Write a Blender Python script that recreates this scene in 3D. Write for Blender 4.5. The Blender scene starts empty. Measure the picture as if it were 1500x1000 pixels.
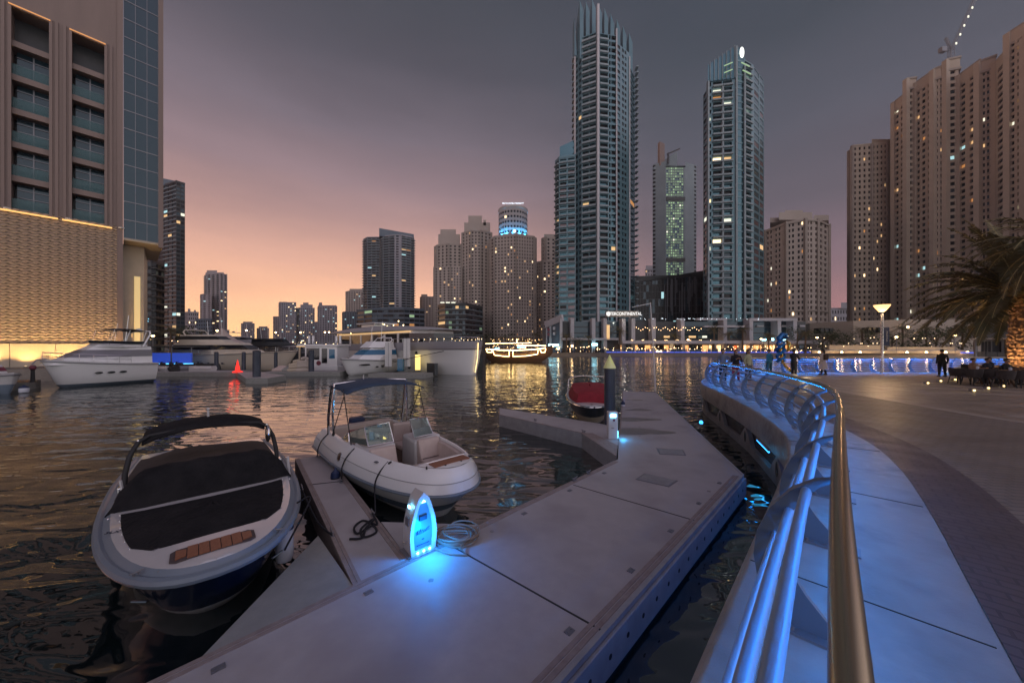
import bpy, math, random
from mathutils import Vector, Matrix
R = random.Random(11)
PI = math.pi
F, H, HZ = 500.0, 3.4, 508.0
S = bpy.context.scene
COL = S.collection

def G(px, py, z=0.0):
    """ground point (on the level z) seen at photo pixel px,py"""
    Y = F * (H - z) / (py - HZ)
    return Vector(((px - 750) / F * Y, Y, z))
def X(px, Y): return (px - 750) / F * Y
def ZP(py, Y): return H + (HZ - py) / F * Y
def V2(px, Y): return Vector((X(px, Y), Y))

# ---------------------------------------------------------------- mesh builder
class MB:
    def __init__(s): s.v, s.f, s.m = [], [], []
    def add(s, vs, fs, m=0):
        o = len(s.v); s.v += [tuple(v) for v in vs]
        s.f += [tuple(i + o for i in f) for f in fs]
        s.m += ([m] * len(fs)) if isinstance(m, int) else list(m)
        return s
    def box(s, x0, y0, z0, x1, y1, z1, m=0):
        return s.add([(x0,y0,z0),(x1,y0,z0),(x1,y1,z0),(x0,y1,z0),(x0,y0,z1),(x1,y0,z1),(x1,y1,z1),(x0,y1,z1)],
                     [(0,3,2,1),(4,5,6,7),(0,1,5,4),(1,2,6,5),(2,3,7,6),(3,0,4,7)], m)
    def cbox(s, c, d, m=0, rz=0):
        c = Vector(c); M = Matrix.Rotation(rz, 3, 'Z')
        vs = [c + M @ Vector((a*d[0]/2, b*d[1]/2, e*d[2]/2)) for e in (-1,1) for a,b in ((-1,-1),(1,-1),(1,1),(-1,1))]
        return s.add(vs, [(0,3,2,1),(4,5,6,7),(0,1,5,4),(1,2,6,5),(2,3,7,6),(3,0,4,7)], m)
    def bar(s, a, b, w, h=None, m=0, up=(0,0,1)):
        a, b = Vector(a), Vector(b); h = h or w; d = (b - a).normalized()
        u = d.cross(Vector(up))
        if u.length < 1e-4: u = d.cross(Vector((1,0,0)))
        u.normalize(); v = u.cross(d)
        vs = [p + u*i*w/2 + v*j*h/2 for p in (a, b) for i, j in ((-1,-1),(1,-1),(1,1),(-1,1))]
        return s.add(vs, [(0,1,2,3),(7,6,5,4),(0,4,5,1),(1,5,6,2),(2,6,7,3),(3,7,4,0)], m)
    def prism(s, poly, z0, z1, m=0, mt=None):
        n = len(poly); zz0 = z0 if hasattr(z0, '__len__') else [z0]*n; zz1 = z1 if hasattr(z1, '__len__') else [z1]*n
        vs = [(p[0], p[1], zz0[i]) for i, p in enumerate(poly)] + [(p[0], p[1], zz1[i]) for i, p in enumerate(poly)]
        fs = [tuple(range(n-1, -1, -1)), tuple(range(n, 2*n))] + [(i, (i+1) % n, n+(i+1) % n, n+i) for i in range(n)]
        ms = [m, m if mt is None else mt] + [m]*n
        return s.add(vs, fs, ms)
    def tube(s, path, r, n=8, m=0, closed=False, flat=1.0):
        P = [Vector(p) for p in path]; k = len(P); rr = r if hasattr(r, '__len__') else [r]*k
        prev = None; rings = []
        for i, p in enumerate(P):
            if closed: d = P[(i+1) % k] - P[i-1]
            else: d = P[min(i+1, k-1)] - P[max(i-1, 0)]
            if d.length < 1e-9: d = Vector((0,0,1))
            d.normalize()
            if prev is None:
                u = d.cross(Vector((0,0,1)))
                if u.length < 1e-3: u = Vector((1,0,0))
            else:
                u = prev - d * prev.dot(d)
                if u.length < 1e-5: u = d.cross(Vector((0,0,1)))
            u.normalize(); prev = u; w = d.cross(u)
            rings.append([p + (u*math.cos(2*PI*j/n) + w*flat*math.sin(2*PI*j/n))*rr[i] for j in range(n)])
        return s.loft(rings, m, cap=not closed, loop=closed)
    def loft(s, rings, m=0, cap=False, loop=False, open_=False, mrow=None):
        n = len(rings[0]); k = len(rings); vs = [v for r in rings for v in r]; fs = []; ms = []
        for i in range(k if loop else k-1):
            a, b = i*n, ((i+1) % k)*n
            for j in range(n-1 if open_ else n):
                jj = (j+1) % n
                fs.append((a+j, a+jj, b+jj, b+j)); ms.append(mrow[j] if mrow else m)
        if cap:
            fs += [tuple(range(n-1, -1, -1)), tuple(range((k-1)*n, k*n))]; ms += [m, m]
        return s.add(vs, fs, ms)
    def lathe(s, prof, c=(0,0,0), n=16, m=0):
        c = Vector(c)
        return s.loft([[c + Vector((r*math.cos(2*PI*j/n), r*math.sin(2*PI*j/n), z)) for j in range(n)] for r, z in prof], m, cap=True)
    def ball(s, c, r, n=10, m=0, k=None):
        k = k or max(4, n//2+1); r = r if hasattr(r, '__len__') else (r, r, r); c = Vector(c); rings = []
        for i in range(k+1):
            t = -PI/2 + PI*i/k; q = max(math.cos(t), .02)
            rings.append([c + Vector((r[0]*q*math.cos(2*PI*j/n), r[1]*q*math.sin(2*PI*j/n), r[2]*math.sin(t))) for j in range(n)])
        return s.loft(rings, m, cap=True)
    def quad(s, a, b, c, d, m=0): return s.add([a, b, c, d], [(0,1,2,3)], m)
    def xf(s, M): s.v = [tuple(M @ Vector(v)) for v in s.v]; return s
    def build(s, name, mats, parent=None, smooth=False, world=False, bevel=0, solid=0):
        me = bpy.data.meshes.new(name)
        off = parent.location if (world and parent) else Vector((0,0,0))
        me.from_pydata([(v[0]-off[0], v[1]-off[1], v[2]-off[2]) for v in s.v], [], s.f)
        mats = mats if isinstance(mats, (list, tuple)) else [mats]
        for q in mats: me.materials.append(q)
        if len(mats) > 1: me.polygons.foreach_set('material_index', s.m)
        if smooth:
            me.polygons.foreach_set('use_smooth', [True]*len(me.polygons))
            try: me.set_sharp_from_angle(angle=math.radians(40))
            except Exception: pass
        me.update()
        o = bpy.data.objects.new(name, me); COL.objects.link(o)
        if parent: o.parent = parent
        if solid:
            d = o.modifiers.new('s', 'SOLIDIFY'); d.thickness = solid; d.offset = 0
        if bevel:
            b = o.modifiers.new('b', 'BEVEL'); b.width = bevel; b.segments = 2; b.limit_method = 'ANGLE'
        return o

def tag(o, label=None, cat=None, group=None, kind=None):
    if label: o['label'] = label
    if cat: o['category'] = cat
    if group: o['group'] = group
    if kind: o['kind'] = kind
    return o
def thing(name, label, cat, loc=(0,0,0), rz=0, group=None):
    o = bpy.data.objects.new(name, None); o.empty_display_size = .2; COL.objects.link(o)
    o.location = loc; o.rotation_euler = (0,0,rz)
    return tag(o, label, cat, group)
def dup(o, loc=None, rz=None, scale=None, label=None, parent=None):
    kids = [c for c in ALLKIDS.get(o.name, [])] or [c for c in COL.objects if c.parent == o]
    ALLKIDS[o.name] = kids
    c = o.copy(); COL.objects.link(c)
    if parent: c.parent = parent
    if loc is not None: c.location = loc
    if rz is not None: c.rotation_euler = (0,0,rz)
    if scale is not None: c.scale = (scale,)*3 if not hasattr(scale, '__len__') else scale
    if label: c['label'] = label
    for k in kids: dup(k, parent=c)
    return c
ALLKIDS = {}
def to_mesh(o):
    me = bpy.data.meshes.new_from_object(o); n = bpy.data.objects.new(o.name, me); COL.objects.link(n)
    n.parent = o.parent; n.location = o.location; n.rotation_euler = o.rotation_euler; n.scale = o.scale
    nm = o.name; bpy.data.objects.remove(o); n.name = nm; return n
def struct(o): o['kind'] = 'structure'; return o

# ---------------------------------------------------------------- materials
def mat(name, c, rough=.6, metal=0, c2=None, ns=3.0, thr=(.35,.65), bump=0, bs=20.0, emis=0, ecol=None, coat=0, rv=0, alpha=1, stretch=None, spec=.5, trans=0, bd=.02, c3=None, ns3=.6):
    m = bpy.data.materials.new(name); m.use_nodes = True; nt = m.node_tree; N, L = nt.nodes, nt.links
    b = N['Principled BSDF']; b.inputs['Base Color'].default_value = (*c, 1)
    b.inputs['Roughness'].default_value = rough; b.inputs['Metallic'].default_value = metal
    b.inputs['Coat Weight'].default_value = coat; b.inputs['Alpha'].default_value = alpha
    b.inputs['Specular IOR Level'].default_value = spec; b.inputs['Transmission Weight'].default_value = trans
    if c2 or bump or rv or c3:
        g = N.new('ShaderNodeNewGeometry'); vec = g.outputs['Position']
        if stretch:
            mp = N.new('ShaderNodeMapping'); mp.inputs['Scale'].default_value = stretch
            L.new(vec, mp.inputs['Vector']); vec = mp.outputs['Vector']
    if c2 or rv:
        n = N.new('ShaderNodeTexNoise'); n.inputs['Scale'].default_value = ns; n.inputs['Detail'].default_value = 6
        n.inputs['Roughness'].default_value = .62; L.new(vec, n.inputs['Vector'])
        mr = N.new('ShaderNodeMapRange'); mr.inputs['From Min'].default_value = thr[0]; mr.inputs['From Max'].default_value = thr[1]
        L.new(n.outputs['Fac'], mr.inputs['Value'])
        if c2:
            mx = N.new('ShaderNodeMix'); mx.data_type = 'RGBA'; mx.inputs['A'].default_value = (*c, 1); mx.inputs['B'].default_value = (*c2, 1)
            L.new(mr.outputs['Result'], mx.inputs['Factor']); out = mx.outputs['Result']
            if c3:
                n3 = N.new('ShaderNodeTexNoise'); n3.inputs['Scale'].default_value = ns3; n3.inputs['Detail'].default_value = 4; L.new(vec, n3.inputs['Vector'])
                m3 = N.new('ShaderNodeMapRange'); m3.inputs['From Min'].default_value = .48; m3.inputs['From Max'].default_value = .72; L.new(n3.outputs['Fac'], m3.inputs['Value'])
                mx3 = N.new('ShaderNodeMix'); mx3.data_type = 'RGBA'; mx3.inputs['B'].default_value = (*c3, 1)
                L.new(out, mx3.inputs['A']); L.new(m3.outputs['Result'], mx3.inputs['Factor']); out = mx3.outputs['Result']
            L.new(out, b.inputs['Base Color'])
        if rv:
            r2 = N.new('ShaderNodeMapRange'); r2.inputs['To Min'].default_value = max(rough-rv, .02); r2.inputs['To Max'].default_value = min(rough+rv, 1)
            L.new(mr.outputs['Result'], r2.inputs['Value']); L.new(r2.outputs['Result'], b.inputs['Roughness'])
    if bump:
        n2 = N.new('ShaderNodeTexNoise'); n2.inputs['Scale'].default_value = bs; n2.inputs['Detail'].default_value = 4; L.new(vec, n2.inputs['Vector'])
        bp = N.new('ShaderNodeBump'); bp.inputs['Strength'].default_value = bump; bp.inputs['Distance'].default_value = bd
        L.new(n2.outputs['Fac'], bp.inputs['Height']); L.new(bp.outputs['Normal'], b.inputs['Normal'])
    if emis:
        b.inputs['Emission Color'].default_value = (*(ecol or c), 1); b.inputs['Emission Strength'].default_value = emis
    return m
def emit(name, c, s): return mat(name, tuple(x*.5 for x in c), .5, emis=s, ecol=c)

M = {}
M['concrete'] = mat('dock_concrete', (.37,.345,.35), .62, c2=(.42,.395,.395), ns=5.5, bump=.35, bs=90, rv=.14, bd=.004, c3=(.31,.285,.29), ns3=.9)
M['ledge'] = mat('ledge_concrete', (.25,.24,.235), .5, c2=(.31,.30,.295), ns=6, bump=.3, bs=45, rv=.18, bd=.004, c3=(.17,.165,.165), ns3=1.3)
M['joint'] = mat('joint_rubber', (.03,.03,.03), .8)
M['gusset'] = mat('gusset_plate', (.24,.245,.23), .7, c2=(.29,.29,.275), ns=4, bump=.2, bs=80, bd=.003)
M['trimwood'] = mat('dock_trim', (.24,.19,.175), .7, c2=(.31,.26,.24), ns=8, stretch=(1,1,4), bump=.3, bs=40, bd=.004)
M['fascia'] = mat('dock_fascia', (.36,.36,.37), .5, c2=(.28,.28,.29), ns=4)
M['steel'] = mat('brushed_steel', (.55,.53,.50), .25, 1, rv=.08, ns=12, stretch=(1,1,1))
M['bronze'] = mat('bronze_handrail', (.42,.33,.23), .27, 1)
M['chrome'] = mat('chrome', (.75,.75,.75), .12, 1)
M['fin'] = mat('painted_steel_fin', (.12,.16,.21), .4, .15)
M['railtube'] = mat('rail_tube', (.24,.34,.47), .36, .1)  # blue LED glow on the tubes partly tinted into this base colour
M['white'] = mat('white_gelcoat', (.60,.59,.59), .2, coat=.3, c2=(.54,.53,.53), ns=1.5)
M['creamhull'] = mat('cream_hull', (.64,.57,.47), .25, coat=.3)
M['t2wall'] = mat('grey_teal_render', (.22,.27,.29), .6, c2=(.18,.225,.245), ns=.1)
M['yachtwhite'] = mat('yacht_white', (.80,.80,.80), .22, coat=.3)
M['hullgrey'] = mat('hull_grey_blue', (.16,.21,.27), .2, coat=.4)
M['navy'] = mat('navy_gelcoat', (.012,.022,.06), .12, coat=.6)
M['rub'] = mat('rub_rail_rubber', (.17,.21,.26), .4)
M['canvas'] = mat('black_canvas', (.012,.012,.014), .95, c2=(.022,.021,.023), ns=3, bump=.8, bs=9, spec=.2, bd=.05)
M['canvas2'] = mat('brown_canvas', (.035,.028,.028), .85, c2=(.05,.04,.038), ns=3, bump=.5, bs=6, bd=.04)
M['bluecanvas'] = mat('blue_canvas', (.03,.055,.10), .85, c2=(.045,.07,.12), ns=5, bump=.4, bs=8)
M['redcanvas'] = mat('red_canvas', (.30,.018,.03), .85, c2=(.22,.012,.022), ns=4, bump=.6, bs=9, bd=.04)
M['vinyl'] = mat('cream_vinyl', (.50,.40,.36), .42, c2=(.56,.46,.42), ns=4, bump=.2, bs=12)
M['seam'] = mat('dark_seam', (.08,.06,.06), .7)
M['rubber'] = mat('black_rubber', (.015,.015,.017), .6)
M['redvinyl'] = mat('red_vinyl', (.16,.03,.05), .5)
M['darkglass'] = mat('dark_glass', (.012,.016,.022), .06, spec=.8)
M['blueglass'] = mat('blue_boat_glass', (.02,.14,.26), .1, spec=.8)
M['clear'] = mat('windshield_glass', (.50,.75,.68), .03, trans=.9, spec=.5)
M['portbrown'] = mat('port_glass', (.10,.05,.03), .15)
M['rope'] = mat('black_rope', (.012,.012,.016), .9, bump=.5, bs=150, bd=.004)
M['hose'] = mat('cream_hose', (.27,.20,.14), .5)
M['fender'] = mat('white_fender', (.62,.64,.72), .35)
M['navyrub'] = mat('navy_rubber', (.015,.03,.09), .5)
M['pile'] = mat('pile_sleeve', (.045,.058,.085), .4, c2=(.03,.04,.06), ns=3, rv=.1, stretch=(1,1,.3))
M['coneyel'] = mat('cone_fluo', (.80,.90,.12), .5, c2=(.92,.94,.60), ns=1.6)
M['redlamp'] = emit('red_lamp', (1,.03,.02), 1.3)
M['led'] = emit('led_blue', (.0,.27,1), 66)
M['ledw'] = emit('led_cyan', (.15,.62,1), 14)
M['ledcy'] = emit('led_cyan_bar', (.03,.36,1), 5)
M['pedface'] = mat('pedestal_face', (.10,.15,.2), .35, emis=.14, ecol=(.02,.30,.85))
M['ink'] = mat('ink', (.01,.02,.05), .6)
M['jbr'] = mat('beige_render', (.50,.43,.375), .8, c2=(.45,.385,.335), ns=.12, c3=(.54,.465,.41), ns3=.03)
M['jbr2'] = mat('beige_render_dark', (.38,.325,.28), .8, c2=(.33,.285,.245), ns=.1)
M['jbr3'] = mat('beige_render_right', (.50,.42,.335), .8, c2=(.44,.37,.295), ns=.1)
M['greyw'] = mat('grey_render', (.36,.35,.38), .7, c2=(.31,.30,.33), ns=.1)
M['bluew'] = mat('bluegrey_render', (.14,.18,.22), .6, c2=(.11,.15,.19), ns=.1)
M['teal'] = mat('teal_panel', (.13,.23,.27), .3, .3, c2=(.10,.19,.22), ns=.08)
M['slab'] = mat('pale_slab', (.26,.31,.33), .6, c2=(.20,.25,.275), ns=.4)
M['pier'] = mat('pale_pier', (.50,.48,.50), .6, c2=(.43,.42,.44), ns=.2)
M['brownw'] = mat('brown_cladding', (.24,.175,.15), .6, c2=(.20,.145,.125), ns=.5, bump=.3, bs=14, bd=.02, stretch=(1,1,.08))
M['cream'] = mat('cream_stone', (.50,.42,.32), .6, c2=(.44,.37,.28), ns=1)
M['darkw'] = mat('dark_cladding', (.05,.055,.06), .35, c2=(.03,.035,.04), ns=.5)
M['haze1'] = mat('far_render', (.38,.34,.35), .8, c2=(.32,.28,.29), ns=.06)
M['roof'] = mat('roof_felt', (.10,.10,.10), .9)
M['foliage'] = mat('foliage', (.035,.055,.022), .8, c2=(.07,.085,.03), ns=1.5)
M['palmleaf'] = mat('palm_leaf', (.10,.105,.045), .6, c2=(.18,.14,.065), ns=1.2)
M['bark'] = mat('bark', (.14,.095,.06), .9, bump=.6, bs=10)
M['palmbark'] = mat('palm_bark', (.30,.19,.11), .9, c2=(.16,.10,.06), ns=9, bump=1, bs=9, bd=.08)
M['petiole'] = mat('petiole', (.42,.34,.14), .5)
M['metalgrey'] = mat('grey_metal', (.22,.22,.24), .45, .5)
M['black'] = mat('black_matte', (.015,.015,.016), .7)
M['gold'] = mat('gold_paint', (.75,.42,.08), .25, .8)
M['cobalt'] = mat('blue_paint', (.02,.13,.35), .2, .5)
M['wood'] = mat('dark_wood', (.10,.05,.03), .5, c2=(.14,.075,.045), ns=6, stretch=(1,6,1))
M['teak'] = mat('teak', (.30,.12,.06), .5, c2=(.24,.09,.045), ns=7, stretch=(6,6,1))
M['dhow'] = mat('dhow_wood', (.14,.07,.035), .5, c2=(.10,.05,.025), ns=2)
# window glass kinds
GL = {
 'dark': mat('glass_dark', (.010,.011,.014), .2, spec=.3),
 'blue': mat('glass_blue', (.02,.05,.07), .12, .3, spec=.8),
 'teal': mat('glass_teal', (.10,.20,.24), .16, .75, spec=.8, c2=(.06,.14,.17), ns=.06),
 'warm': emit('lit_warm', (1,.62,.28), .75), 'warm2': emit('lit_amber', (1,.45,.14), .4),
 'white': emit('lit_white', (.95,.95,.75), 1.0), 'cool': emit('lit_cool', (.55,.95,1), .7),
 'green': emit('lit_green', (.50,.75,.42), .50), 'green2': emit('lit_green_dim', (.38,.58,.36), .26), 'spark': emit('lit_spark', (1,.72,.38), 2.6),
 'mauve': mat('glass_mauve', (.20,.15,.16), .2, .6),
}

# ---------------------------------------------------------------- world, sun, camera
W = bpy.data.worlds.new("World"); S.world = W; W.use_nodes = True
nt = W.node_tree; N, L = nt.nodes, nt.links
bg = N['Background']
def math_(op, a, b=None, clamp=False):
    n = N.new('ShaderNodeMath'); n.operation = op; n.use_clamp = clamp
    for i, q in enumerate((a, b)):
        if q is None: continue
        if isinstance(q, (int, float)): n.inputs[i].default_value = q
        else: L.new(q, n.inputs[i])
    return n.outputs[0]
tc = N.new('ShaderNodeTexCoord'); sp = N.new('ShaderNodeSeparateXYZ'); L.new(tc.outputs['Generated'], sp.inputs[0])
nz = N.new('ShaderNodeTexNoise'); nz.inputs['Scale'].default_value = 2.2; nz.inputs['Detail'].default_value = 5
mp = N.new('ShaderNodeMapping'); mp.inputs['Scale'].default_value = (1, 1, 3.5); L.new(tc.outputs['Generated'], mp.inputs[0]); L.new(mp.outputs[0], nz.inputs['Vector'])
el = math_('ADD', sp.outputs['Z'], math_('MULTIPLY', math_('SUBTRACT', nz.outputs['Fac'], .5), .085))
def ramp(stops, fac):
    r = N.new('ShaderNodeValToRGB'); L.new(fac, r.inputs[0]); e = r.color_ramp.elements
    while len(e) < len(stops): e.new(.5)
    for k, (p, c) in zip(e, stops): k.position = p; k.color = (*[((x/255+.055)/1.055)**2.4 for x in c], 1)
    return r.outputs[0]
SKYW = [(0,(255,205,138)),(.04,(255,198,142)),(.10,(250,190,148)),(.20,(220,168,146)),(.30,(182,144,138)),(.40,(145,123,129)),(.50,(114,104,114)),(.62,(82,80,90)),(.72,(66,69,78)),(1,(80,76,94))]
SKYE = [(0,(176,120,110)),(.08,(152,110,112)),(.18,(120,99,108)),(.30,(98,91,101)),(.45,(82,83,94)),(.60,(65,71,81)),(.72,(60,67,78)),(1,(80,76,94))]
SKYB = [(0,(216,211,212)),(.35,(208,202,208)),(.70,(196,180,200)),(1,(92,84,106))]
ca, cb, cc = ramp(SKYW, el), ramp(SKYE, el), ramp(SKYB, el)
hl = math_('SQRT', math_('SUBTRACT', 1.0001, math_('MULTIPLY', sp.outputs['Z'], sp.outputs['Z'])))
sd = Vector((-.60, .80))
dt = math_('DIVIDE', math_('ADD', math_('MULTIPLY', sp.outputs['X'], sd.x), math_('MULTIPLY', sp.outputs['Y'], sd.y)), hl)
f1 = N.new('ShaderNodeMapRange'); f1.interpolation_type = 'SMOOTHSTEP'; f1.inputs['From Min'].default_value = .40; f1.inputs['From Max'].default_value = 1.0; L.new(dt, f1.inputs['Value'])
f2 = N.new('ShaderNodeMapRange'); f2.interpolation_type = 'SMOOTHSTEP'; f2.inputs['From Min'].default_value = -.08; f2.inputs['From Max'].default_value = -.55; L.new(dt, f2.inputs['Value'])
def mixc(a, b, f):
    m = N.new('ShaderNodeMix'); m.data_type = 'RGBA'; L.new(a, m.inputs['A']); L.new(b, m.inputs['B']); L.new(f, m.inputs['Factor']); return m.outputs['Result']
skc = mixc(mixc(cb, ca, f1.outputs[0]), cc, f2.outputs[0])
# faint dusk scattering from the physical sky on top of the measured gradient
gm = N.new('ShaderNodeMapRange'); gm.inputs['From Min'].default_value = 0; gm.inputs['From Max'].default_value = .32; gm.inputs['To Min'].default_value = 1.38; gm.inputs['To Max'].default_value = 1.0; L.new(sp.outputs['Z'], gm.inputs['Value'])
vm = N.new('ShaderNodeVectorMath'); vm.operation = 'SCALE'; L.new(skc, vm.inputs[0]); cn = N.new('ShaderNodeTexNoise'); cn.inputs['Scale'].default_value = 2.6; cn.inputs['Detail'].default_value = 7; cn.inputs['Roughness'].default_value = .6; cm = N.new('ShaderNodeMapping'); cm.inputs['Scale'].default_value = (1, 1, 5); cm.inputs['Rotation'].default_value = (.12, .1, .3); L.new(tc.outputs['Generated'], cm.inputs[0]); L.new(cm.outputs[0], cn.inputs['Vector'])
cf = math_('ADD', math_('MULTIPLY', math_('SUBTRACT', cn.outputs['Fac'], .5), .28), 1.0)
L.new(math_('MULTIPLY', gm.outputs[0], cf), vm.inputs['Scale']); skc = vm.outputs[0]
sk = N.new('ShaderNodeTexSky'); sk.sky_type = 'NISHITA'; sk.sun_disc = False; sk.sun_elevation = math.radians(-3); sk.sun_rotation = math.radians(-36.9)
ad = N.new('ShaderNodeMix'); ad.data_type = 'RGBA'; ad.blend_type = 'ADD'; ad.inputs['Factor'].default_value = .02
L.new(skc, ad.inputs['A']); L.new(sk.outputs[0], ad.inputs['B'])
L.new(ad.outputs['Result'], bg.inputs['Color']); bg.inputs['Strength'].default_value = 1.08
SUNL = bpy.data.lights.new('dusk_sun', 'SUN'); SUNL.energy = .03; SUNL.angle = math.radians(25); SUNL.color = (1,.62,.45)
so = bpy.data.objects.new('dusk_sun', SUNL); COL.objects.link(so)
so.rotation_euler = Vector((.6*.99, -.8*.99, -.10)).to_track_quat('-Z', 'Y').to_euler()

cam = bpy.data.cameras.new('camera'); co = bpy.data.objects.new('camera', cam); COL.objects.link(co); S.camera = co
cam.sensor_width = 36; cam.lens = 36 * F / 1500; cam.shift_y = (HZ - 500) / 1500; cam.clip_start = .02; cam.clip_end = 6000
co.location = (0, 0, H); co.rotation_euler = (PI/2, 0, 0)
S.view_settings.view_transform = 'Standard'; S.view_settings.look = 'None'; S.view_settings.exposure = .14; S.view_settings.gamma = 1
S.cycles.use_denoising = True
try: S.cycles.denoiser = 'OPENIMAGEDENOISE'
except Exception: pass
S.cycles.max_bounces = 6; S.cycles.diffuse_bounces = 2; S.cycles.glossy_bounces = 4; S.cycles.transmission_bounces = 4
S.cycles.caustics_reflective = False; S.cycles.caustics_refractive = False
S.cycles.sample_clamp_indirect = 4; S.cycles.use_light_tree = True

def point(name, loc, e, c, r=.05, parent=None):
    l = bpy.data.lights.new(name, 'POINT'); l.energy = e; l.color = c; l.shadow_soft_size = r
    o = bpy.data.objects.new(name, l); COL.objects.link(o); o.location = loc
    if parent: o.parent = parent
    return o
def spot(name, loc, tgt, e, c, ang=60, r=.05, blend=.5):
    l = bpy.data.lights.new(name, 'SPOT'); l.energy = e; l.color = c; l.spot_size = math.radians(ang); l.spot_blend = blend; l.shadow_soft_size = r
    o = bpy.data.objects.new(name, l); COL.objects.link(o); o.location = loc
    o.rotation_euler = (Vector(tgt) - Vector(loc)).to_track_quat('-Z', 'Y').to_euler(); return o
# ================================================================ WATER
wm = bpy.data.materials.new('harbour_water'); wm.use_nodes = True; nt = wm.node_tree; N, L = nt.nodes, nt.links
b = N['Principled BSDF']; b.inputs['Base Color'].default_value = (.006,.012,.013,1); b.inputs['Roughness'].default_value = .03; b.inputs['IOR'].default_value = 2.15
b.inputs['Specular IOR Level'].default_value = .5
g = N.new('ShaderNodeNewGeometry')
def wn(scale, rot, sc, det=3, dist=0):
    mp = N.new('ShaderNodeMapping'); mp.inputs['Rotation'].default_value = (0,0,rot); mp.inputs['Scale'].default_value = scale
    L.new(g.outputs['Position'], mp.inputs[0]); n = N.new('ShaderNodeTexNoise'); n.inputs['Scale'].default_value = sc; n.inputs['Detail'].default_value = det
    n.inputs['Distortion'].default_value = dist; L.new(mp.outputs[0], n.inputs['Vector']); return n.outputs['Fac']
bp = None
big = wn((1,1.6,1), .3, .07, 3, .6); mrb = N.new('ShaderNodeMapRange'); mrb.inputs['From Min'].default_value = .38; mrb.inputs['From Max'].default_value = .62; mrb.inputs['To Min'].default_value = .45; mrb.inputs['To Max'].default_value = 1.25; L.new(big, mrb.inputs['Value'])
for fac, st, ds in ((wn((.55,1.3,1), .12, 1.15, 2, .5), 1.0, .085), (wn((.7,1.2,1), -.5, .42, 2, .4), 1.0, .09), (wn((.8,1.2,1), .5, 4.5, 2), .8, .003)):
    q = N.new('ShaderNodeBump'); q.inputs['Strength'].default_value = st; q.inputs['Distance'].default_value = ds
    md = N.new('ShaderNodeMath'); md.operation = 'MULTIPLY'; md.inputs[1].default_value = ds; L.new(mrb.outputs[0], md.inputs[0]); L.new(md.outputs[0], q.inputs['Distance'])
    L.new(fac, q.inputs['Height'])
    if bp: L.new(bp, q.inputs['Normal'])
    bp = q.outputs['Normal']
L.new(bp, b.inputs['Normal'])
o = MB().quad((-1500,-60,0),(1500,-60,0),(1500,2600,0),(-1500,2600,0)).build('water', wm); struct(o)

# ================================================================ LAND
M['quay'] = mat('quay_stone', (.30,.26,.22), .7, c2=(.24,.21,.18), ns=2)
M['landg'] = mat('land_paving', (.16,.15,.14), .8, c2=(.12,.115,.11), ns=.3)
def land(name, poly, z=1.3):
    o = MB().prism(poly, -1, z, 1, 0).build(name, [M['landg'], M['quay']]); struct(o)
land('ground', [(-20,235),(-5,190),(8,128),(104,121),(150,112),(260,104),(1500,100),(1500,2500),(-1400,2500),(-1400,330),(-240,330)])
land('quayside', [(-140,-45),(-45,35.2),(-41.8,39),(-46,44),(-74,52),(-150,110),(-260,215),(-300,330.5),(-900,330.5),(-900,-45)], 1.25)

# ================================================================ DOCK
z5 = .5
A0, A1 = G(215,1000,z5), G(905,672,z5); B0, B1 = G(820,1000,z5), G(1090,695,z5)
dA = (A1-A0).normalized(); dB = (B1-B0).normalized()
A00 = A0 - dA*4.2; B00 = B0 - dB*5.5
N1, C1, C0 = G(906,645,z5), G(912,573,z5), G(960,574,z5)
dockpoly = [A00, B00, B1, C0, C1, N1, A1]
f1p = [G(432,672,z5), G(600,817,z5)*1.0, G(520,859,z5)]
struct(MB().prism([p.xy for p in dockpoly], -.12, z5, 1, 0).build('dock_path', [M['concrete'], M['fascia']], bevel=.012))
fa, fb, fc, fd = G(432,672,z5), G(480,665,z5), G(597,817,z5), G(518,859,z5)
struct(MB().prism([p.xy for p in (fd, fc, fb, fa)], -.10, z5-.004, 1, 0).build('finger_path', [M['concrete'], M['trimwood']], bevel=.012))
g0, g1, g2, g3, g4 = G(731,597,z5), G(731,607,z5), G(852,634,z5), G(903,668,z5), G(893,622,z5)
struct(MB().prism([p.xy for p in (g1, g2, g3, N1, g4, g0)], -.15, z5-.004, 1, 0).build('short_finger_path', [M['concrete'], M['fascia']], bevel=.012))
def flat_poly(name, pts, z, m, th=.02, **k):
    return MB().prism([p.xy for p in pts], z-th, z, 0).build(name, m, **k)
# gusset plates at the finger roots
gp = flat_poly('gusset_plate', [G(292,963,z5), G(519,859,z5), G(466,783,z5)], z5-.008, M['gusset'], .05, bevel=.006)
tag(gp, 'big grey triangular corner plate between the black covered boat and the walkway', 'corner plate')
gp = flat_poly('gusset_plate', [G(597,816,z5), G(702,767,z5), G(558,763,z5)], z5-.008, M['concrete'], .05, bevel=.006)
tag(gp, 'small pale triangular corner plate behind the lit blue pedestal', 'corner plate')
gp = flat_poly('gusset_plate', [G(852,634,z5), G(903,668,z5), G(905,652,z5), G(868,634,z5)], z5+.004, M['trimwood'], .01)
tag(gp, 'brown triangular corner plate at root of the short finger dock', 'corner plate')
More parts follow.
